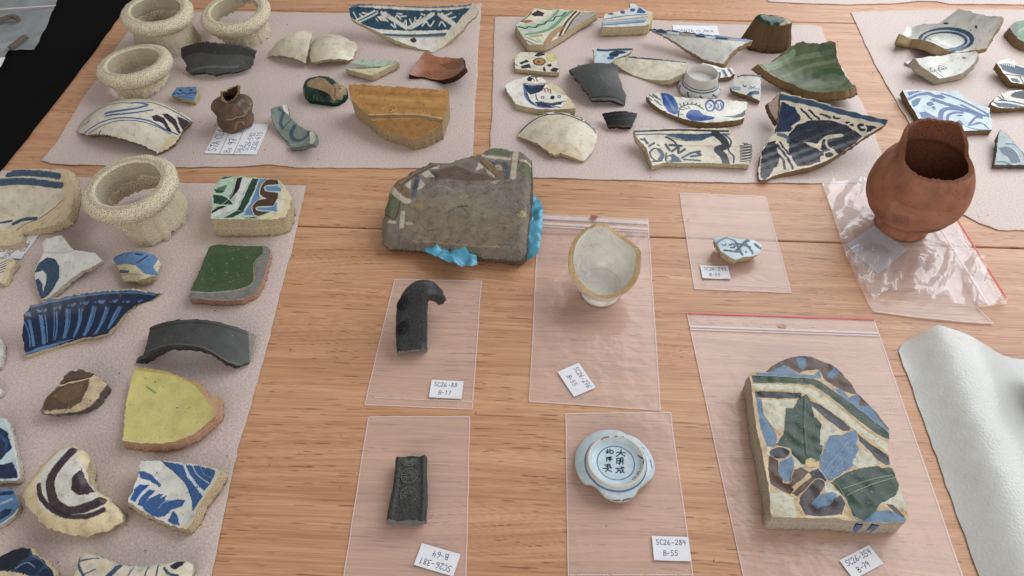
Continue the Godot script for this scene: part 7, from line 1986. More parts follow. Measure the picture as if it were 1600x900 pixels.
	stripe(tile, [Vector3(16.2, 2.5, 64.1), Vector3(15.2, 17, 65.5), Vector3(20.1, 17, 65.8), Vector3(21.3, 2.5, 64.3)])
	s = sherd("dish_sherd", "small pale blue sherd with dark blue strokes, lying in a plain bag by its label", "pottery sherd", "", [209.8, -37.3], [-21.5, -10.6, -16.1, -11.6, -6.8, -11.1, 4.7, -8.3, 14.6, -9, 22.3, -4.2, 21.6, 3, 12.5, 9.6, 1.4, 11.7, -5, 14.6, -10.4, 11.7, -17.4, 4.2], [15.34, -0.022834, -0.16933, -0.0031559, -0.0007096, 0.0001369], "sand", "ice", {"t": 13, "flare": -2.5, "ragged": 0.8, "pits": true})
	s.c.line("slate", 2.1, [-23.1, 3.7, -18.2, -5.9, -9.2, -10.5], 0.5)
	s.c.line("steel", 1.4, [-15.1, -2.8, -13, -1.2, -11.5, -3.3])
	s.c.line("slate", 1.6, [-8.2, -1.8, -4.5, -3.1, -3.9, 0.4, -7.5, 1.1])
	s.c.line("slate", 1.8, [-13.8, 3.7, -1.3, 6.1])
	s.c.line("slate", 2.1, [-2.7, -6.7, 1.8, 8.8])
	s.c.line("slate", 2.4, [-3.5, 5.4, 6.7, -5.5, 10.6, -7.2])
	s.c.line("slate", 2.1, [6.7, -5.5, 11.1, 4.1, 11.8, 6.9])
	s.c.line("slate", 2.1, [-2, -3.9, 10.6, -0.1])
	s.c.line("slate", 2.8, [16, -3.4, 20.3, 0.3])
	s.c.line("steel", 1.4, [-9.3, -9.7, -1.6, -6])
	s.c.fill("slate", [7.1, 5.8, 7, 6.2, 6.8, 6.6, 6.4, 7, 6.1, 7.2, 5.7, 7.3, 5.3, 7.2, 5, 7, 4.8, 6.7, 4.7, 6.4, 4.7, 5.9, 4.9, 5.5, 5.1, 5.1, 5.4, 4.7, 5.8, 4.5, 6.2, 4.4, 6.5, 4.5, 6.8, 4.7, 7.1, 5, 7.2, 5.3])
	finish(s)

func lay_the_table() -> void:
	table(-0.04428, [-919.6, -489.6, -71.9, 360.1], -1300, 1250)

func lay_the_foam() -> void:
	mats["foam"] = foam_material(Color(0.92, 0.852, 0.825, 0.72), 0.022, 0.4)
	mats["bright_foam"] = foam_material(Color(0.87, 0.88, 0.87, 0.8), 0.035, 0.26)
	mats["bright_foam"].albedo_texture = null
	mats["bright_foam"].uv1_scale = Vector3.ONE * 6.0
	foam("pinkish foam sheet under the vessel necks, beside the black cloth", [-510.1, -497.9, -329.6, -497.9, -220.7, -494.5, -86.7, -497.9, -41.4, -522.5, -43.1, -431.7, -42, -342.7, -42.5, -264, -42.1, -170.2, -121.9, -168.1, -176.2, -168.6, -230.6, -169.7, -256.1, -174.5, -264.2, -173.9, -285.2, -170.8, -339.2, -169.7, -407.8, -171.8, -472.5, -173.9, -491.3, -176.6, -502.7, -180.9, -502.7, -187.4, -499.8, -214.2, -502.1, -274, -503.6, -312.7, -500, -339.9, -503.7, -397.7, -503.1, -447.7], func(p: Vector2) -> float: return 0.1 + 0.8 * absf(noise.get_noise_2dv(p * 0.013)))
	foam("foam sheet in the middle of the far half, under the most crowded sherds", [-23.2, -484.2, 86.1, -485.9, 171.1, -477.4, 305.3, -464.1, 398.6, -464.1, 408.2, -459.1, 405.5, -428.6, 407.3, -306.1, 407.1, -267.7, 399.5, -196.2, 395.4, -151.5, 372, -145.3, 318.5, -143.8, 212.6, -145.3, 106.7, -149.4, 20.1, -153.5, -24.9, -158.7, -22.8, -269], func(p: Vector2) -> float: return 0.1 + 0.8 * absf(noise.get_noise_2dv(p * 0.013)))
	foam("pale grey foam sheet under the light blue and ringed sherds", [458.9, -497.9, 522.3, -503.1, 609.7, -504, 784.4, -504.9, 598.3, -73.9, 498.6, -73.9, 473.8, -74.4, 459.1, -83.8, 446.2, -98.6, 439.7, -131.3, 449.3, -254.2, 448.7, -269, 449.6, -371.1], func(p: Vector2) -> float: return 0.1 + 0.8 * absf(noise.get_noise_2dv(p * 0.013)))
	foam("large foam sheet under the cobalt, yellow and purple-striped sherds", [-583.7, -170.2, -512.1, -161.8, -462.1, -154.5, -350.5, -144.3, -213, -140.3, -209.1, -65.9, -208.2, 22.9, -207, 72.1, -207.4, 140.3, -208.1, 163.7, -202.1, 261.4, -199.3, 284, -400.3, 284], func(p: Vector2) -> float: return 0.1 + 0.8 * absf(noise.get_noise_2dv(p * 0.013)))
	foam("strip of white foam at the far edge of the table", [344.8, -609.5, 353.9, -527.9, 396.8, -522.5, 466.2, -519, 529, -522.5, 566.9, -529.7, 585.7, -527.9, 602.4, -520.8, 703.7, -519, 834.7, -517.2, 885.2, -609.5], func(p: Vector2) -> float: return 0.1 + 0.8 * absf(noise.get_noise_2dv(p * 0.013)))
	var fold_at := Vector2(332.3, 64)
	var fold_across := Vector2(0.9952, 0.0981)
	foam("white foam sheet with a curled folded edge, beside the big relief tile", [325.4, 71.9, 329.9, 65.2, 335.5, 61.8, 347.6, 58.4, 357, 57.7, 371.2, 64.5, 386.2, 73.9, 407.6, 79.8, 424.2, 80.5, 477.3, 80.5, 461.8, 166, 391.1, 293.8, 311.3, 291.8, 314, 261.4], func(p: Vector2) -> float:
		var d := (p - fold_at).dot(fold_across)
		var r := smoothstep(0.0, 26.0, d) * (1.0 - smoothstep(40.0, 92.0, d))
		return 0.4 + 17.0 * r + 3.0 * absf(noise.get_noise_2dv(p * 0.012)) * smoothstep(0.0, 20.0, d), "bright_foam")

func lay_the_black_cloth() -> void:
	var cloth := plain(Color(0.022, 0.024, 0.026), 0.95, 0.25)
	cloth.heightmap_enabled = true
	cloth.heightmap_texture = foam_bump
	cloth.heightmap_scale = 0.06
	cloth.uv1_triplanar = true
	cloth.uv1_scale = Vector3.ONE * 14.0
	var holder := thing("black_cloth", "black cloth spread beside the foam sheets at the end of the table", "cloth", "", Vector3.ZERO)
	sheet("fabric", [-546.5, 141.2, -542.1, -8.7, -537.6, -158.7, -530.1, -345, -526.5, -533.4, -516.2, -883.2, -1216.2, -883.2, -1246.5, 141.2], holder, cloth, 1.6, func(p: Vector2) -> float: return 0.3 + 1.6 * absf(noise.get_noise_2dv(p * 0.006)), 22.0, 1.5)
	var milky := film(0.3, Color(0.8, 0.83, 0.84), 0.3)
	holder = thing("plastic_bag", "milky plastic bag on the black cloth with a bent rod-like fragment inside", "plastic bag", "milky bags on the black cloth", Vector3(-663.4, 0, -488.1))
	sheet("film", [-740.1, -490.4, -795.5, -621.1, -658.9, -621.1, -629.5, -540.1, -620.7, -507.8, -610, -447, -601.8, -397, -630.5, -392.5, -683.5, -376.2], holder, milky, 0.4, func(p: Vector2) -> float: return 3.0 + 5.0 * absf(noise.get_noise_2dv(p * 0.014)) + 0.0, 6.0, 0.4, Vector2(-663.4, -488.1))
	var lip := Geo.new()
	bar(lip, Vector3(-55.7, 8.5, 1), Vector3(47, 8.5, -13.7), 2.2, 0.8)
	part("zip_strip", lip.mesh(), mats["bead"], holder)
	holder = thing("plastic_bag", "second milky plastic bag on the black cloth, tucked under the corner of the other", "plastic bag", "milky bags on the black cloth", Vector3(-646.6, 0, -380.6))
	sheet("film", [-689.4, -388, -647.3, -415.4, -631.7, -416.9, -631.4, -391, -629.8, -363.2, -650.4, -309.3], holder, milky, 0.4, func(p: Vector2) -> float: return 3.0 + 5.0 * absf(noise.get_noise_2dv(p * 0.014)) + 0.0, 6.0, 0.4, Vector2(-646.6, -380.6))
	holder = thing("rod_fragment", "grey bent rod fragment inside the milky bag, the farther one", "rod fragment", "rods in the milky bag", Vector3(-664.5, 0, -462.3))
	var rod17 := strap([[-15.8, 9.5, 9.1, 6, 5], [-5.3, 9.5, -0.8, 6, 5], [5.3, 9.5, -7.5, 6, 5], [15.8, 9.5, -0.8, 6, 5]], [[-1.0, 0.0], [1.0, 0.0]])
	part("shaft", rod17[0], rough("mud"), holder)
	part("broken_end", rod17[1], rough("mud"), holder)
	part("broken_end", rod17[2], rough("mud"), holder)
	holder = thing("rod_fragment", "grey bent rod fragment with a hooked tip inside the milky bag, the nearer one", "rod fragment", "rods in the milky bag", Vector3(-623, 0, -408.5))
	var rod22 := strap([[-4.7, 9.5, 16.4, 6, 5], [-1.1, 9.5, 2.8, 6, 5], [2.3, 9.5, -8, 6, 5], [3.4, 9.5, -11.1, 6, 5]], [[-1.0, 0.0], [1.0, 0.0]])
	part("shaft", rod22[0], rough("mud"), holder)
	part("broken_end", rod22[1], rough("mud"), holder)
	part("broken_end", rod22[2], rough("mud"), holder)
	paper_label("blank corner of white paper in the milky bag at the picture edge", [-645.1, -368, -624.3, -372.3, -624.9, -356.5, -637.9, -339.6], 8.6, 0.2, func(_c: Canvas, _w: float, _d: float) -> void: pass)

func stand_the_necks() -> void:
	neck("smooth beige neck with a tall straight collar, beside the black cloth", Vector3(-438.4, 50, -414.9), 0.95, Vector3(2, 0, -2), [[0, -48], [45, -49], [90, -49], [180, -48], [270, -48]], "pale_clay", 2.5)
	neck("buff neck with a wide rim and low collar, foam showing through its mouth", Vector3(-350.3, 38, -436.1), 0.97, Vector3(4, 0, 2), [[0, -36], [40, -37], [75, -33], [120, -26], [180, -24], [250, -22], [285, -14], [310, -22], [335, -34]], "pale_clay", 7.5)
	neck("heavily pitted low yellowish neck with a blunt uneven rim", Vector3(-442.8, 33, -325.6), 0.96, Vector3(-2, 0, 3), [[0, -24], [60, -32], [95, -32], [140, -27], [180, -24], [270, -27]], "pale_clay", 12.5)
	neck("speckled cream neck with a rolled rim and flaring torn collar, beside the banded plate", Vector3(-359.3, 50, -86.6), 0.97, Vector3(3, 0, 3), [[0, -44], [30, -45], [65, -46], [85, -43], [110, -26], [140, -22], [170, -26], [190, -38], [230, -42], [270, -44], [330, -44]], "pale_clay", 18.5)

func stand_the_vessels() -> void:
	var o: Node3D
	var s: Canvas
	o = thing("jar", "round red-brown clay jar on a small foot, its neck half broken away", "jar", "", Vector3(380.9, 1.6, -81.3))
	o.rotation_degrees = Vector3(0, 0, 3)
	var prof := [[0, 24.5, 8], [4, 25, 8], [9, 23, 8], [12, 22.4, 9], [15, 26.5, 14], [20, 33, 26], [27, 38.8, 33], [36, 43, 38.4], [47, 44.6, 40.2], [58, 43.4, 39.2], [67, 40.8, 36.6], [74, 37.8, 33.6], [79, 34.6, 30.4], [82, 31.8, 27.8], [85, 31.0, 27.2], [96, 30.8, 27.2], [108, 31.4, 28.2]]
	s = Canvas.new(0, 0, 300, 100, 2.4, pal, jag, soft)
	s.base("red", 0.14, 0.06)
	s.fill("umber", [50, 30, 70, 26, 84, 34, 80, 44, 60, 42], 0.35)
	s.fill("umber", [96, 46, 112, 42, 116, 56, 100, 60], 0.35)
	s.fill("orange", [0, 30, 60, 40, 120, 30, 120, 70, 0, 70], 0.22)
	s.specks("umber", 260, 1.6, 91, 0.35)
	s.specks("cream", 16, 0.8, 92, 0.7)
	turned(o, prof, [[0, 80], [20, 78], [45, 79], [70, 80], [90, 80.5], [120, 81], [150, 82], [168, 83], [178, 90], [186, 99], [205, 102], [225, 102], [262, 103], [300, 102], [315, 104], [328, 101], [338, 97], [350, 91], [358, 84]], [[0, 0.0]], glaze(s, 0.62), rough("rust", false, 30.0, 0.06), rough("rust", true, 40.0, 0.2), {"floor": 17.0, "seed": 4.0, "dent": 0.15, "ragged": 0.7, "rows": 40})
	o = thing("bowl", "small footed white bowl with a jagged broken rim and crackled inside", "bowl", "", Vector3(79.4, 1.5, 6.8))
	prof = [[0, 17.2, 8], [3, 17.6, 8], [7, 16.4, 8], [9.5, 17.6, 10], [14, 22.5, 18.4], [20, 26.4, 22.4], [30, 30.4, 25.6], [42, 31.2, 26.6], [60, 31, 27.8]]
	s = Canvas.new(0, 0, 190, 60, 3.0, pal, jag, soft)
	s.base("white", 0.04, 0.03)
	s.crackle("clay", 60, 3.0, 5, 0.4)
	s.line("umber", 0.7, [40, 6, 44, 14, 38, 20, 46, 26], 0.6)
	s.line("umber", 0.6, [60, 4, 70, 12, 66, 22], 0.5)
	s.specks("umber", 22, 0.9, 95, 0.7)
	s.line("clay", 0.9, [0, 3, 60, 4, 130, 3, 190, 3], 0.15)
	s.line("umber", 0.5, [100, 0, 104, 8, 98, 16, 106, 22, 104, 30], 0.5)
	s.line("umber", 0.4, [120, 0, 112, 9, 118, 18], 0.5)
	var white_inside := glaze(s, 0.12)
	s = Canvas.new(0, 0, 190, 60, 2.0, pal, jag, soft)
	s.base("white", 0.08, 0.05)
	s.line("slate", 3, [10, 30, 40, 34, 70, 32, 110, 36, 150, 30, 180, 33], 0.8)
	turned(o, prof, [[0, 41], [25, 35], [50, 28], [75, 24.5], [90, 24], [115, 26], [140, 31], [165, 38], [185, 43], [215, 51], [245, 55], [265, 57], [280, 53], [300, 46], [318, 44], [335, 46], [350, 47]], [[0, 0.0]], glaze(s, 0.25), white_inside, rough("crumb", true, 50.0, 0.4), {"floor": 11.0, "seed": 9.0, "dent": 0.2, "ragged": 0.8, "rows": 34})
	o = thing("jug", "small brown jug with a chipped slanting neck, standing on the lined label", "jug", "", Vector3(-309.9, 1.8, -244.9))
	o.rotation_degrees = Vector3(0, 0, -5)
	prof = [[-2, 17.5, 15], [6, 19.5, 16.5], [11, 18.5, 16], [16, 19, 16], [22, 21.5, 18.5], [25.5, 22, 19], [28, 19, 15], [30, 13, 10.5], [32.5, 10, 7.5], [37, 9.8, 7.3], [46, 12, 9.5]]
	s = Canvas.new(0, 0, 140, 62, 2.6, pal, jag, soft)
	s.base("brown", 0.2, 0.08)
	s.line("clay", 1.6, [0, 36, 20, 38, 40, 37, 60, 36, 100, 37, 140, 36], 0.5)
	s.line("tan", 3.2, [12, 34, 20, 35, 30, 37, 36, 38], 0.8)
	s.line("tan", 2.2, [18, 10, 20, 17, 26, 18, 30, 12], 0.9)
	s.line("tan", 2.0, [0, 20, 6, 24, 12, 22], 0.7)
	s.fill("rust", [0, 6, 36, 6, 32, 26, 0, 28], 0.35)
	s.specks("umber", 160, 1.4, 14, 0.4)
	turned(o, prof, [[0, 43], [50, 38], [90, 35], [150, 35], [180, 37], [195, 40], [205, 38], [240, 38], [290, 43], [330, 47]], [[0, 3], [30, 4], [55, 7], [75, 1], [105, -2], [130, -2], [150, 5], [180, 8], [270, 2]], glaze(s, 0.42), rough("umber"), rough("clay"), {"seed": 15.0, "dent": 0.8, "ragged": 0.9, "rows": 40})
	o = thing("cup_foot", "white ring foot of a cup, upside down, with two fine blue lines", "cup foot", "", Vector3(222.2, 1.5, -314.5))
	prof = [[0, 25.5, 22], [3, 25, 21], [7, 22.5, 18], [10, 20.4, 16.8], [17, 19.2, 16.6], [21, 18.8, 17], [22, 18.4, 17.6]]
	s = Canvas.new(0, 0, 140, 22, 3.0, pal, jag, soft)
	s.base("grey_white", 0.05, 0.03)
	s.line("slate", 0.9, [0, 11, 70, 11.2, 140, 11])
	s.line("slate", 1.1, [0, 8.4, 70, 8.6, 140, 8.4])
	for k in 9:
		s.line("navy", 1.6, [4 + k * 15, 1.5, 8 + k * 15, 5.5], 0.85)
		s.line("steel", 1.2, [10 + k * 15, 1.5, 9 + k * 15, 5.0], 0.7)
	turned(o, prof, [[0, 22.0]], [[0, 0.0]], glaze(s, 0.22), plain(Color8(200, 200, 194), 0.22), rough("bone", false, 60.0, 0.05), {"floor": 13.0, "seed": 19.0, "dent": 0.1, "rows": 26, "rim": "foot_rim"})
	o = thing("clay_pot", "brown clay pot just entering the picture on the curled foam", "clay pot", "", Vector3(429.4, 4, 118.8))
	turned(o, [[0, 12, 8], [6, 17, 12], [16, 22.5, 18], [26, 22, 18], [34, 16, 12], [40, 14, 11]], [[0, 40.0]], [[0, 0.0]], rough("brown"), rough("umber"), rough("clay"), {"floor": 4.0, "seed": 23.0, "rim": "lip"})

func lay_the_marked_dish() -> void:
	var o := thing("dish", "small scalloped blue-white dish lying upside down, six characters in its foot ring", "dish", "", Vector3(75.8, 0, 182))
	var rim := [[9.6, 28.8], [21.3, 27.3], [30.3, 25.4], [39.9, 24.6], [50.4, 23.7], [62.9, 26.1], [76.3, 27.6], [87.7, 27.7], [100.4, 26.9], [110.8, 26.1], [119.7, 24.4], [127.8, 23.1], [139.2, 23.5], [149.4, 26.9], [159.1, 27.8], [172.1, 28.6], [192.6, 29.7], [206.3, 30.5], [218, 30.7], [232.1, 31.5], [247.6, 31.9], [261.7, 32], [270.6, 31.8], [280.9, 31.5], [290.9, 29.6], [300.6, 30], [308.6, 30.6], [318.8, 30.1], [331, 29.8], [343.9, 29.6], [357.6, 29.6]]
	var c := Canvas.new(-40, -40, 80, 80, 9.0, pal, jag, soft)
	c.base("ice", 0.05, 0.02)
	c.wob = 0.6
	c.oval("blue", 0, 0, 13.6, 13.6, 0.75, 0.9)
	c.oval("blue", 0, 0, 22.4, 22.4, 0.9, 0.7)
	c.oval("bone", 0, 0, 20.2, 20.2, 2.6, 0.75)
	c.line("navy", 0.86, [1.3, -8.4, 4.4, -8.6, 7.7, -8.1], 1.0)
	c.line("navy", 0.86, [5, -10.7, 4.2, -8.1, 1.1, -5.4], 1.0)
	c.line("navy", 0.86, [4.4, -8.1, 5.5, -6.8, 7, -5.6], 1.0)
	c.line("navy", 0.86, [1.1, -3.7, 0.8, 0.1], 1.0)
	c.line("navy", 0.86, [1.1, -3.7, 3.2, -3.6, 2.8, 0.1], 1.0)
	c.line("navy", 0.86, [1, -1.9, 3, -1.9], 1.0)
	c.line("navy", 0.86, [0.8, 0.1, 2.8, 0.1], 1.0)
	c.line("navy", 0.86, [4.1, -4, 3.5, -0.8, 2.5, 1.1], 1.0)
	c.line("navy", 0.86, [4.1, -4, 5.6, -4, 5, 1.1], 1.0)
	c.line("navy", 0.86, [3.9, -2.5, 5.4, -2.5], 1.0)
	c.line("navy", 0.86, [3.8, -1, 5.2, -1], 1.0)
	c.line("navy", 0.86, [-0.2, 4.4, 5.7, 3.9], 1.0)
	c.line("navy", 0.86, [1.3, 4.4, 0.7, 6.9, -0.7, 7.9], 1.0)
	c.line("navy", 0.86, [1.2, 5.9, 2.7, 5.8, 2.3, 7.4], 1.0)
	c.line("navy", 0.86, [3.8, 3, 4.1, 6.1, 5.3, 7.9], 1.0)
	c.line("navy", 0.86, [5.1, 5.4, 3, 7.9], 1.0)
	c.line("navy", 0.86, [4.8, 3.2, 5.3, 3.5], 1.0)
	c.line("navy", 0.86, [-5.1, -11, -5.5, -7.9], 1.0)
	c.line("navy", 0.86, [-6.2, -9.3, -4.4, -9.8], 1.0)
	c.line("navy", 0.86, [-6.3, -8, -4.5, -8.6], 1.0)
	c.line("navy", 0.86, [-3.2, -11.2, -3.5, -8, -1.4, -8, -1.3, -10, -3.2, -9.8], 1.0)
	c.line("navy", 0.86, [-6.1, -4.6, -6.4, -1.6], 1.0)
	c.line("navy", 0.86, [-6.7, -3.9, -5.4, -4.2], 1.0)
	c.line("navy", 0.86, [-5, -4.6, -2.5, -4.9], 1.0)
	c.line("navy", 0.86, [-5, -3.7, -3.1, -3.9], 1.0)
	c.line("navy", 0.86, [-5.1, -2.7, -2.4, -3], 1.0)
	c.line("navy", 0.86, [-3.7, -5.1, -4.1, -1.3], 1.0)
	c.line("navy", 0.86, [-8.2, 1.7, -4.3, 1], 1.0)
	c.line("navy", 0.86, [-7.4, 2.7, -3.9, 2.2], 1.0)
	c.line("navy", 0.86, [-9.6, 4.5, -3.3, 3.7], 1.0)
	c.line("navy", 0.86, [-5.8, 1, -6.6, 4.9], 1.0)
	c.line("navy", 0.86, [-8.1, 6.9, -6.2, 5.1], 1.0)
	c.line("navy", 0.86, [-5.9, 5.2, -5.1, 6.2, -3.6, 6.8], 1.0)
	c.line("navy", 0.86, [-4.4, 2, -4.2, 3.5], 1.0)
	c.line("umber", 0.78, [-9.8, -16.9, -7.3, -18.4, -4, -19.1], 0.7)
	c.line("umber", 0.78, [0.8, -19.6, 2.4, -19.5], 0.7)
	c.line("umber", 0.78, [6, -19.6, 7.1, -18.9], 0.7)
	c.line("umber", 0.78, [-21.6, 16.4, -19.5, 19.1, -15.2, 22.3, -13, 25.2], 0.7)
	c.line("umber", 0.78, [-9.4, 25.6, -4.2, 26.9, 1.1, 27], 0.7)
	c.line("umber", 0.78, [2.5, 27.2, 7.2, 25.9, 11.9, 24.6], 0.7)
	c.line("umber", 0.78, [26, -3.9, 26.7, 2.1], 0.7)
	c.line("umber", 0.78, [16.8, -5.6, 19.4, -1.3], 0.7)
	c.line("umber", 0.78, [19.3, 3, 20.1, -0.4], 0.7)
	c.line("umber", 0.78, [17.6, -12.7, 19.5, -8.2, 20.2, -4.8], 0.7)
	c.line("umber", 0.78, [21.3, -14, 22.8, -12.7], 0.7)
	c.line("white", 2.35, [10.6, 13.3, 16.9, 6.8], 1.0)
	write(c, "SC26-284", 9.7, 13.6, 1.6, 0.28, "ink", -0.86)
	var m := glaze(c, 0.16)
	var steps := [[0.0, 12.6], [6.0, 12.6], [12.0, 12.8], [16.5, 13.2], [18.2, 14.0], [18.9, 16.2], [19.6, 17.2], [20.6, 17.2], [21.4, 16.2], [21.9, 13.6], [22.6, 12.2]]
	var g := Geo.new()
	var seg := 120
	var rings := steps.size() + 12
	for r in rings:
		for k in seg + 1:
			var a := TAU * (k % seg) / seg
			var rad := 0.0
			var y := 0.0
			if r < steps.size():
				rad = steps[r][0]
				y = steps[r][1]
			else:
				var f := (r - steps.size() + 1) / 12.0
				rad = lerpf(22.6, round_table(rim, rad_to_deg(a)), f)
				y = 12.2 - (rad - 22.6) * 0.42 - 2.4 * f * f
			y += 0.15 * noise.get_noise_2d(cos(a) * rad * 0.1, sin(a) * rad * 0.1)
			g.add(Vector3(cos(a) * rad, maxf(y, 2.4), sin(a) * rad) * MM, Vector2(cos(a) * rad / 80.0 + 0.5, sin(a) * rad / 80.0 + 0.5))
	g.grid(0, seg + 1, rings, false, true)
	part("glazed_underside", g.mesh(), m, o)
	var e := Geo.new()
	for r in 4:
		for k in seg + 1:
			var p := g.v[(rings - 1) * (seg + 1) + k]
			var w := 0.4 * noise.get_noise_2d(p.x * 500.0, p.z * 500.0) + (0.5 if r in [1, 2] else 0.0)
			p += Vector3(p.x, 0, p.z).normalized() * w * MM * 0.6
			p.y = maxf(p.y - r * 0.9 * MM, 1.2 * MM)
			e.add(p if r < 3 else Vector3(p.x * 0.9, p.y, p.z * 0.9))
	e.grid(0, seg + 1, 4, false, true)
	part("broken_edge", e.mesh(), rough("bone", false, 60.0, 0.08), o)

func lay_the_handles() -> void:
	var o: Node3D
	var m: Array
	o = thing("hooked_strap", "curved black strap handle hooked at one end, two stamped wheels along one side", "strap handle", "", Vector3(-77.7, 0, 45.4))
	m = strap([[-5.4, 5, 30.6, 25, 11], [-6.4, 9, 20.3, 26, 11], [-6.6, 16, 10.1, 26.5, 11], [-6.3, 23, -0.1, 26, 11], [-3.3, 29, -9.2, 24, 11], [3, 31, -14.6, 21, 10], [10, 27, -17.4, 17, 9.5], [15.1, 16, -19.7, 14, 9]], [[-1.0, 0.0], [-0.6, 0.7], [-0.1, -0.4], [0.3, 0.6], [1.0, 0.0]])
	part("strap", m[0], rough("charcoal", false, 30.0, 0.08, 0.3), o)
	part("broken_end", m[1], rough("grey", true, 50.0, 0.25), o)
	part("broken_end", m[2], rough("grey", true, 50.0, 0.25), o)
	rosette(o, Vector3(-12.9, 21.5, 18.1), 5.6, Vector3(0.86, 0.5, 0).normalized(), Vector3(0, 0.3, -0.95).normalized(), mats["dark_stamp"])
	rosette(o, Vector3(-13.6, 31.5, 0.2), 5.6, Vector3(0.86, 0.5, 0).normalized(), Vector3(0, 0.3, -0.95).normalized(), mats["dark_stamp"])
	o = thing("strap_handle", "straight dark grey ribbed strap handle with three stamped wheels in its channel", "strap handle", "", Vector3(-73.8, 0, 202.2))
	m = strap([[-0.8, 7, -26.5, 23, 9], [0, 7, -12.6, 23.5, 9], [0.5, 7, 2.3, 25, 9], [0.2, 7, 14.3, 27, 9.5], [0.1, 6.5, 22.5, 27.5, 9]], [[-1.0, 0.3], [-0.86, 0.9], [-0.72, 0.5], [-0.62, -1.2], [-0.54, -0.3], [0.5, -0.3], [0.58, -1.2], [0.68, 0.5], [0.84, 0.9], [1.0, 0.3]])
	part("strap", m[0], rough("slate_grey", false, 30.0, 0.1, 0.45), o)
	part("broken_end", m[1], rough("grey", true, 50.0, 0.25), o)
	part("broken_end", m[2], rough("grey", true, 50.0, 0.25), o)
	rosette(o, Vector3(-1.8, 11.1, -24.5), 5.9, Vector3.RIGHT, Vector3.FORWARD, mats["grey_stamp"], 3.142, 6.283)
	rosette(o, Vector3(-0.5, 11.1, -10.9), 5.9, Vector3.RIGHT, Vector3.FORWARD, mats["grey_stamp"], 0.000, 6.283)
	rosette(o, Vector3(0.4, 11.1, 3.9), 5.9, Vector3.RIGHT, Vector3.FORWARD, mats["grey_stamp"], 0.000, 6.283)

func crumple_the_blue_bag() -> void:
	var blue := plain(Color8(84, 158, 186), 0.26, 0.5)
	blue.backlight_enabled = true
	blue.backlight = Color(0.1, 0.22, 0.26)
	var o := thing("blue_plastic_bag", "crumpled sky blue plastic bag squeezed under the heavy stone slab", "plastic bag", "", Vector3(-19.5, 0, -70.5))
	sheet("flattened_film", [18.2, -127.3, 25, -122.8, 27, -112.6, 30.4, -101.1, 28.9, -71.7, 25.3, -43.4, 16.1, -39, 2.1, -37.1, -17.5, -34.6, -34.2, -33.6, -39.9, -36.5, -50.1, -44.3, -62.9, -46.3, -85.3, -43.8, -98.4, -63.4, -87.7, -110.4, -28.3, -130.8], o, blue, 0.3, func(p: Vector2) -> float: return 0.6 + 1.0 * absf(noise.get_noise_2dv(p * 0.05)), 8.0, 1.0, Vector2(-19.5, -70.5))
	sheet("crumpled_fold", [12.7, -117, 18.4, -119.3, 24.5, -113.2, 26.5, -102.5, 29.9, -91.2, 28.8, -62.3, 24.9, -34.6, 17.2, -29.9, 8.9, -30.7, 9.2, -62.3], o, blue, 0.0, func(p: Vector2) -> float:
		var d := clampf(1.3 - p.distance_to(Vector2(20.1, -76.3)) / 36.0, 0.0, 1.0)
		return 7.2 + 9 * d + 7.0 * (0.5 - absf(noise.get_noise_2dv(p * 0.03 + Vector2(31, 8))) * 1.6) + 4.0 * absf(noise.get_noise_2dv(p * 0.045)), 2.6, 1.2, Vector2(-19.5, -70.5))
	sheet("crumpled_fold", [-88.2, -48.3, -63, -50.3, -47.2, -45.3, -37, -36.5, -32.8, -26.5, -30.8, -16, -45, -11.9, -64, -21.6, -78.5, -31.5], o, blue, 0.0, func(p: Vector2) -> float:
		var d := clampf(1.3 - p.distance_to(Vector2(-54.1, -32)) / 36.0, 0.0, 1.0)
		return 4.5 + 10 * d + 7.0 * (0.5 - absf(noise.get_noise_2dv(p * 0.03 + Vector2(31, 8))) * 1.6) + 4.0 * absf(noise.get_noise_2dv(p * 0.045)), 2.6, 1.2, Vector2(-19.5, -70.5))

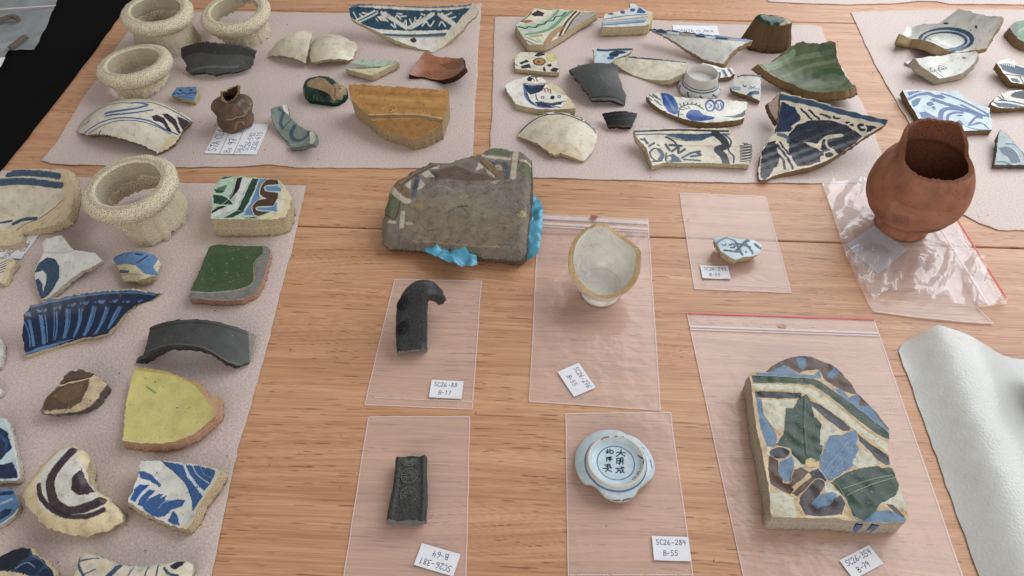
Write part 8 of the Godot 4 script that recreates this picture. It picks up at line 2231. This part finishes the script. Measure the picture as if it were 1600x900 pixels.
func lay_the_bags() -> void:
	bag("plain clear bag under the hooked black handle", [-107.3, -10, -28.1, -7.7, -31.4, 128.6, -117, 124.5], {"seed": 1.0, "seal": 7.0, "wrinkle": 0.5})
	bag("long clear zip bag under the jagged white bowl", [26.8, -98.6, 134.1, -90.2, 117.3, 129.8, 13.8, 121.5], {"zip": true, "seed": 2.0, "strips": [[6.0, 5.0], [15.0, 3.2], [19.0, 1.2]]})
	bag("plain clear bag under the small pale blue sherd", [171.6, -129.3, 257.4, -123.4, 251.6, 6.3, 165.2, 1.7], {"seed": 3.0, "seal": 6.0})
	bag("plain clear bag under the straight ribbed handle, cut by the lower picture edge", [-112.5, 135.6, -33.2, 135.6, -30.6, 269.8, -113.1, 269.8], {"seed": 4.0})
	bag("plain clear bag under the upside-down marked dish", [42.3, 132.7, 124.7, 131.6, 121.9, 262.6, 37.8, 262.6], {"seed": 5.0, "seal": 4.0})
	var t := bag("wide clear zip bag with a red lip line, under the big relief tile", [153.8, 30.2, 315.8, 37.5, 302.7, 269.8, 155.6, 269.8], {"zip": true, "red": true, "seed": 6.0, "wrinkle": 0.6, "strips": [[15.5, 2.0], [18.5, 1.2]]})
	lip_marks(t, Vector2(-58, -112.2), Vector2(0.9987, 0.0510), 4, 29.2)
	disc("lip_hole", t, Vector3(2.1, 1.15, -106.9), 3.6, 2.6, plain(Color8(178, 132, 104), 0.5))
	t = get_node("plastic_bag_003")
	disc("lip_hole", t, Vector3(7.7, 3.4, -105.9), 3.8, 2.6, plain(Color8(150, 80, 62), 0.5))
	var j := thing("plastic_bag", "rumpled zip bag with a red lip line and folded edge under the red-brown jar", "plastic bag", "clear plastic bags laid out on the table", Vector3(376, 0, -41.1))
	sheet("film", [320.9, -144.2, 356.3, -149.2, 389.2, -148.2, 417.3, -125.2, 436.6, -90.1, 438.3, -32.6, 439.4, 20, 410.8, 24.4, 417.1, 42.6, 387.2, 39.7, 357.8, 36.1, 318.8, 28.9, 316.5, 22.2, 314.5, -39.2, 319.1, -101.2], j, mats["film"], 0.2, func(p: Vector2) -> float: return 0.5 + 1.0 * absf(noise.get_noise_2dv(p * 0.02)), 6.0, 0.4, Vector2(376, -41.1))
	sheet("loose_film", [319.6, -141.8, 354.9, -146.9, 387.7, -145.9, 415.7, -123, 434.9, -88, 436.5, -30.6, 437.6, 21.7, 414.9, 24.6, 396, 22.4, 378.2, 17.2, 364.8, 15, 353.2, 7.4, 344.1, 5.5, 336, 7.4, 326.5, 13.5, 317, 25.4, 313.3, -37.3, 317.9, -99.1], j, mats["loose_film"], 0.0, func(p: Vector2) -> float:
		var press := smoothstep(30.0, 62.0, p.distance_to(Vector2(379, -75.9)))
		var r := 1.0 - absf(noise.get_noise_2d((p.x * 0.8 + p.y * 0.55) * 0.035, (p.y * 0.8 - p.x * 0.55) * 0.009)) * 2.6
		return 1.4 + press * (2.0 + 8.0 * maxf(r, 0.0) * r), 4.0, 0.3, Vector2(376, -41.1))
	var lip := Geo.new()
	bar(lip, Vector3(36.7, 7, -38.8), Vector3(41.4, 7, 64.9), 2.2, 1.0)
	part("zip_strip", lip.mesh(), mats["bead"], j)
	lip = Geo.new()
	bar(lip, Vector3(58.8, 6, -48.9), Vector3(61.9, 6, 61.9), 1.2, 0.6)
	part("red_line", lip.mesh(), plain(Color8(214, 62, 70), 0.4), j)
	lip_marks(j, Vector2(51.1, -28.9), Vector2(-0.0155, 0.9999), 3, 27)
	lip = Geo.new()
	bar(lip, Vector3(-57.2, 1.6, 69.9), Vector3(-18.1, 1.6, 77.2), 0.8, 0.6)
	bar(lip, Vector3(-18.1, 1.6, 77.2), Vector3(11.2, 1.6, 80.8), 0.8, 0.6)
	bar(lip, Vector3(11.2, 1.6, 80.8), Vector3(41.1, 1.6, 83.6), 0.8, 0.6)
	bar(lip, Vector3(41.1, 1.6, 83.6), Vector3(34.8, 1.6, 65.5), 0.8, 0.6)
	part("welded_rim", lip.mesh(), mats["bead"], j)

func lay_the_labels() -> void:
	paper_label("small white label with handwritten number SC26-88 B-11", [-65.8, 101.2, -39.8, 102.8, -39.8, 119.5, -66, 118.5], 1.25, 0.3, func(c: Canvas, w: float, d: float) -> void:
		write(c, "SC26-88", -w * 0.40, -d * 0.36, minf(d * 0.30, w * 0.145), 0.42)
		write(c, "B-11", -w * 0.24, d * 0.08, minf(d * 0.30, w * 0.145), 0.42))
	paper_label("small white label lying askew with handwritten number SC26-276 B-55", [55.8, 85, 67.6, 108.5, 49.3, 118.3, 37.5, 92.8], 1.25, 0.3, func(c: Canvas, w: float, d: float) -> void:
		write(c, "SC26-276", -w * 0.40, -d * 0.36, minf(d * 0.30, w * 0.145), 0.42)
		write(c, "B-55", -w * 0.24, d * 0.08, minf(d * 0.30, w * 0.145), 0.42))
	paper_label("small white label with handwritten number SC26-293 B-55", [173.8, -26.6, 199.8, -25.8, 200.6, -9.7, 175, -9.3], 1.25, 0.7, func(c: Canvas, w: float, d: float) -> void:
		write(c, "SC26-293", -w * 0.40, -d * 0.36, minf(d * 0.30, w * 0.145), 0.42)
		write(c, "B-55", -w * 0.24, d * 0.08, minf(d * 0.30, w * 0.145), 0.42))
	paper_label("small white label turned upside down with handwritten number SC26-381 B-64", [-40.1, 259.9, -66.9, 252.2, -61.8, 236.8, -34.8, 245.9], 1.25, 0.3, func(c: Canvas, w: float, d: float) -> void:
		write(c, "SC26-381", -w * 0.40, -d * 0.36, minf(d * 0.30, w * 0.145), 0.42)
		write(c, "B-64", -w * 0.24, d * 0.08, minf(d * 0.30, w * 0.145), 0.42))
	paper_label("small white label with handwritten number SC26-284 B-55", [97.5, 232.1, 122.8, 232.9, 122, 249.9, 96.6, 249.3], 1.25, 0.4, func(c: Canvas, w: float, d: float) -> void:
		write(c, "SC26-284", -w * 0.40, -d * 0.36, minf(d * 0.30, w * 0.145), 0.42)
		write(c, "B-55", -w * 0.24, d * 0.08, minf(d * 0.30, w * 0.145), 0.42))
	paper_label("small white label tilted with handwritten number SC26-359 B-79", [222.3, 249.6, 246.6, 238.6, 252.7, 252.7, 229, 260.7], 1.25, 0.4, func(c: Canvas, w: float, d: float) -> void:
		write(c, "SC26-359", -w * 0.40, -d * 0.36, minf(d * 0.30, w * 0.145), 0.42)
		write(c, "B-79", -w * 0.24, d * 0.08, minf(d * 0.30, w * 0.145), 0.42))
	paper_label("white label written SANTA CLARA, behind the long plain white sherd", [214, -462, 271.3, -459.7, 267.9, -429.1, 208.4, -431.6], 1.5, 0.3, func(c: Canvas, w: float, d: float) -> void:
		write(c, "SANTA CLARA", -w * 0.42, -d * 0.16, w * 0.108, 0.6, "pen"))
	paper_label("lined white label written STA CLARA under the small brown jug", [-331.7, -191, -329.5, -242.5, -272.2, -247.3, -275.7, -190.4], 1.5, 0.5, func(c: Canvas, w: float, d: float) -> void:
		write(c, "STA CLARA", -w * 0.42, -d * 0.46, d * 0.15, 0.8)
		write(c, "Bo", -w * 0.46, -d * 0.14, d * 0.12, 0.6)
		write(c, "97", -w * 0.2, -d * 0.15, d * 0.15, 0.8, "navy")
		write(c, "us", w * 0.2, -d * 0.1, d * 0.12, 0.6)
		c.line("ink", 0.4, [-w * 0.5, -d * 0.21, w * 0.5, -d * 0.23])
		c.line("ink", 0.4, [-w * 0.5, d * 0.06, w * 0.5, d * 0.04])
		write(c, "SALA", -w * 0.46, d * 0.09, d * 0.09, 0.5)
		write(c, "SC26-592", -w * 0.38, d * 0.2, d * 0.1, 0.6, "navy")
		write(c, "SC26-615", -w * 0.36, d * 0.34, d * 0.1, 0.6, "navy"))
	paper_label("white label with handwritten lines sticking out from under the large banded plate sherd", [-497.2, -36.2, -493.3, -72.4, -457.9, -72.4, -457.6, -36.2], 1.5, 0.4, func(c: Canvas, w: float, d: float) -> void:
		write(c, "08", -w * 0.3, -d * 0.2, d * 0.13, 0.6)
		c.line("ink", 0.4, [-w * 0.5, d * 0.02, w * 0.5, d * 0.02])
		write(c, "SALA", -w * 0.46, d * 0.06, d * 0.11, 0.55)
		write(c, "SC26-", -w * 0.2, d * 0.19, d * 0.11, 0.55)
		write(c, "SC26-", -w * 0.24, d * 0.33, d * 0.11, 0.55))
	var slip := thing("paper_slip", "blank translucent paper slip inside the rumpled bag, at the foot of the jar", "paper slip", "", Vector3(345.9, 0, -48.9))
	sheet("paper", [318.5, -53.5, 353.9, -79.9, 374.6, -46.7, 336.4, -15.4], slip, film(0.5, Color(0.86, 0.88, 0.93), 0.6), 0.2, func(_p: Vector2) -> float: return 1.6, 6.0, 0.2, Vector2(345.9, -48.9))

func small_pieces_at_the_edge() -> void:
	var s: Sherd
	s = sherd("dish_sherd", "small cream sherd with fine dark combing under the banded plate, at the picture edge", "pottery sherd", "loose pottery sherds", [-462.6, -14.1], [-16.9, -13.3, -1.8, -14.5, 2.4, -12.9, 6.4, -9.2, 4.8, 0.8, 6.9, 12.2, 5.1, 14.9, 0.7, 12.8, -7.7, 9.1], [7.7293, 0.021434, -0.12305, 2.3962e-08, -1.9377e-06, -1.292e-06], "sand", "cream", {"t": 7})
	s.c.line("ink", 0.68, [-15.4, -9.6, -7.7, -8.3, -1.2, -13])
	s.c.line("ink", 0.68, [-14.3, -7, -6.7, -5.7, -0.2, -10.3])
	s.c.line("ink", 0.68, [-13.2, -4.4, -5.6, -3.1, 0.8, -7.7])
	s.c.line("ink", 0.68, [-12.2, -1.8, -4.6, -0.5, 1.9, -5.1])
	s.c.line("ink", 0.68, [-11.1, 0.8, -3.5, 2.1, 2.9, -2.5])
	s.c.fill("sand", [-2.1, -12.3, 2.4, -12.9, 6.4, -9.2, 4.8, 0.8, 6.6, 12.9, 3.9, 14.9, 0.5, 12.1, 0, 2.2])
	finish(s)
	s = sherd("dish_sherd", "grey-white sliver at the picture edge beside the cobalt rim", "pottery sherd", "loose pottery sherds", [-430.2, 76.5], [-20.6, -19.4, 0.9, -11.7, 5.1, -5.8, 10.2, 8.2, 10.3, 15.7, -5.9, 12.9], [6.5493, 0.027825, -0.053126, -5.026e-06, -2.7112e-06, -1.5883e-06], "bone", "grey_white", {"t": 5})
	finish(s)
	s = sherd("dish_sherd", "tiny white chip at the picture edge above the blue and white sherds", "pottery sherd", "loose pottery sherds", [-411.8, 114.9], [-8.7, -4, 0.8, -3.8, 4.5, -1, 5.5, 1.8, 3.9, 4.4, -6.2, 2.6], [5.6365, 0.041706, -0.18076, 4.9405e-07, -1.5165e-06, -6.7946e-07], "bone", "white", {"t": 4})
	finish(s)
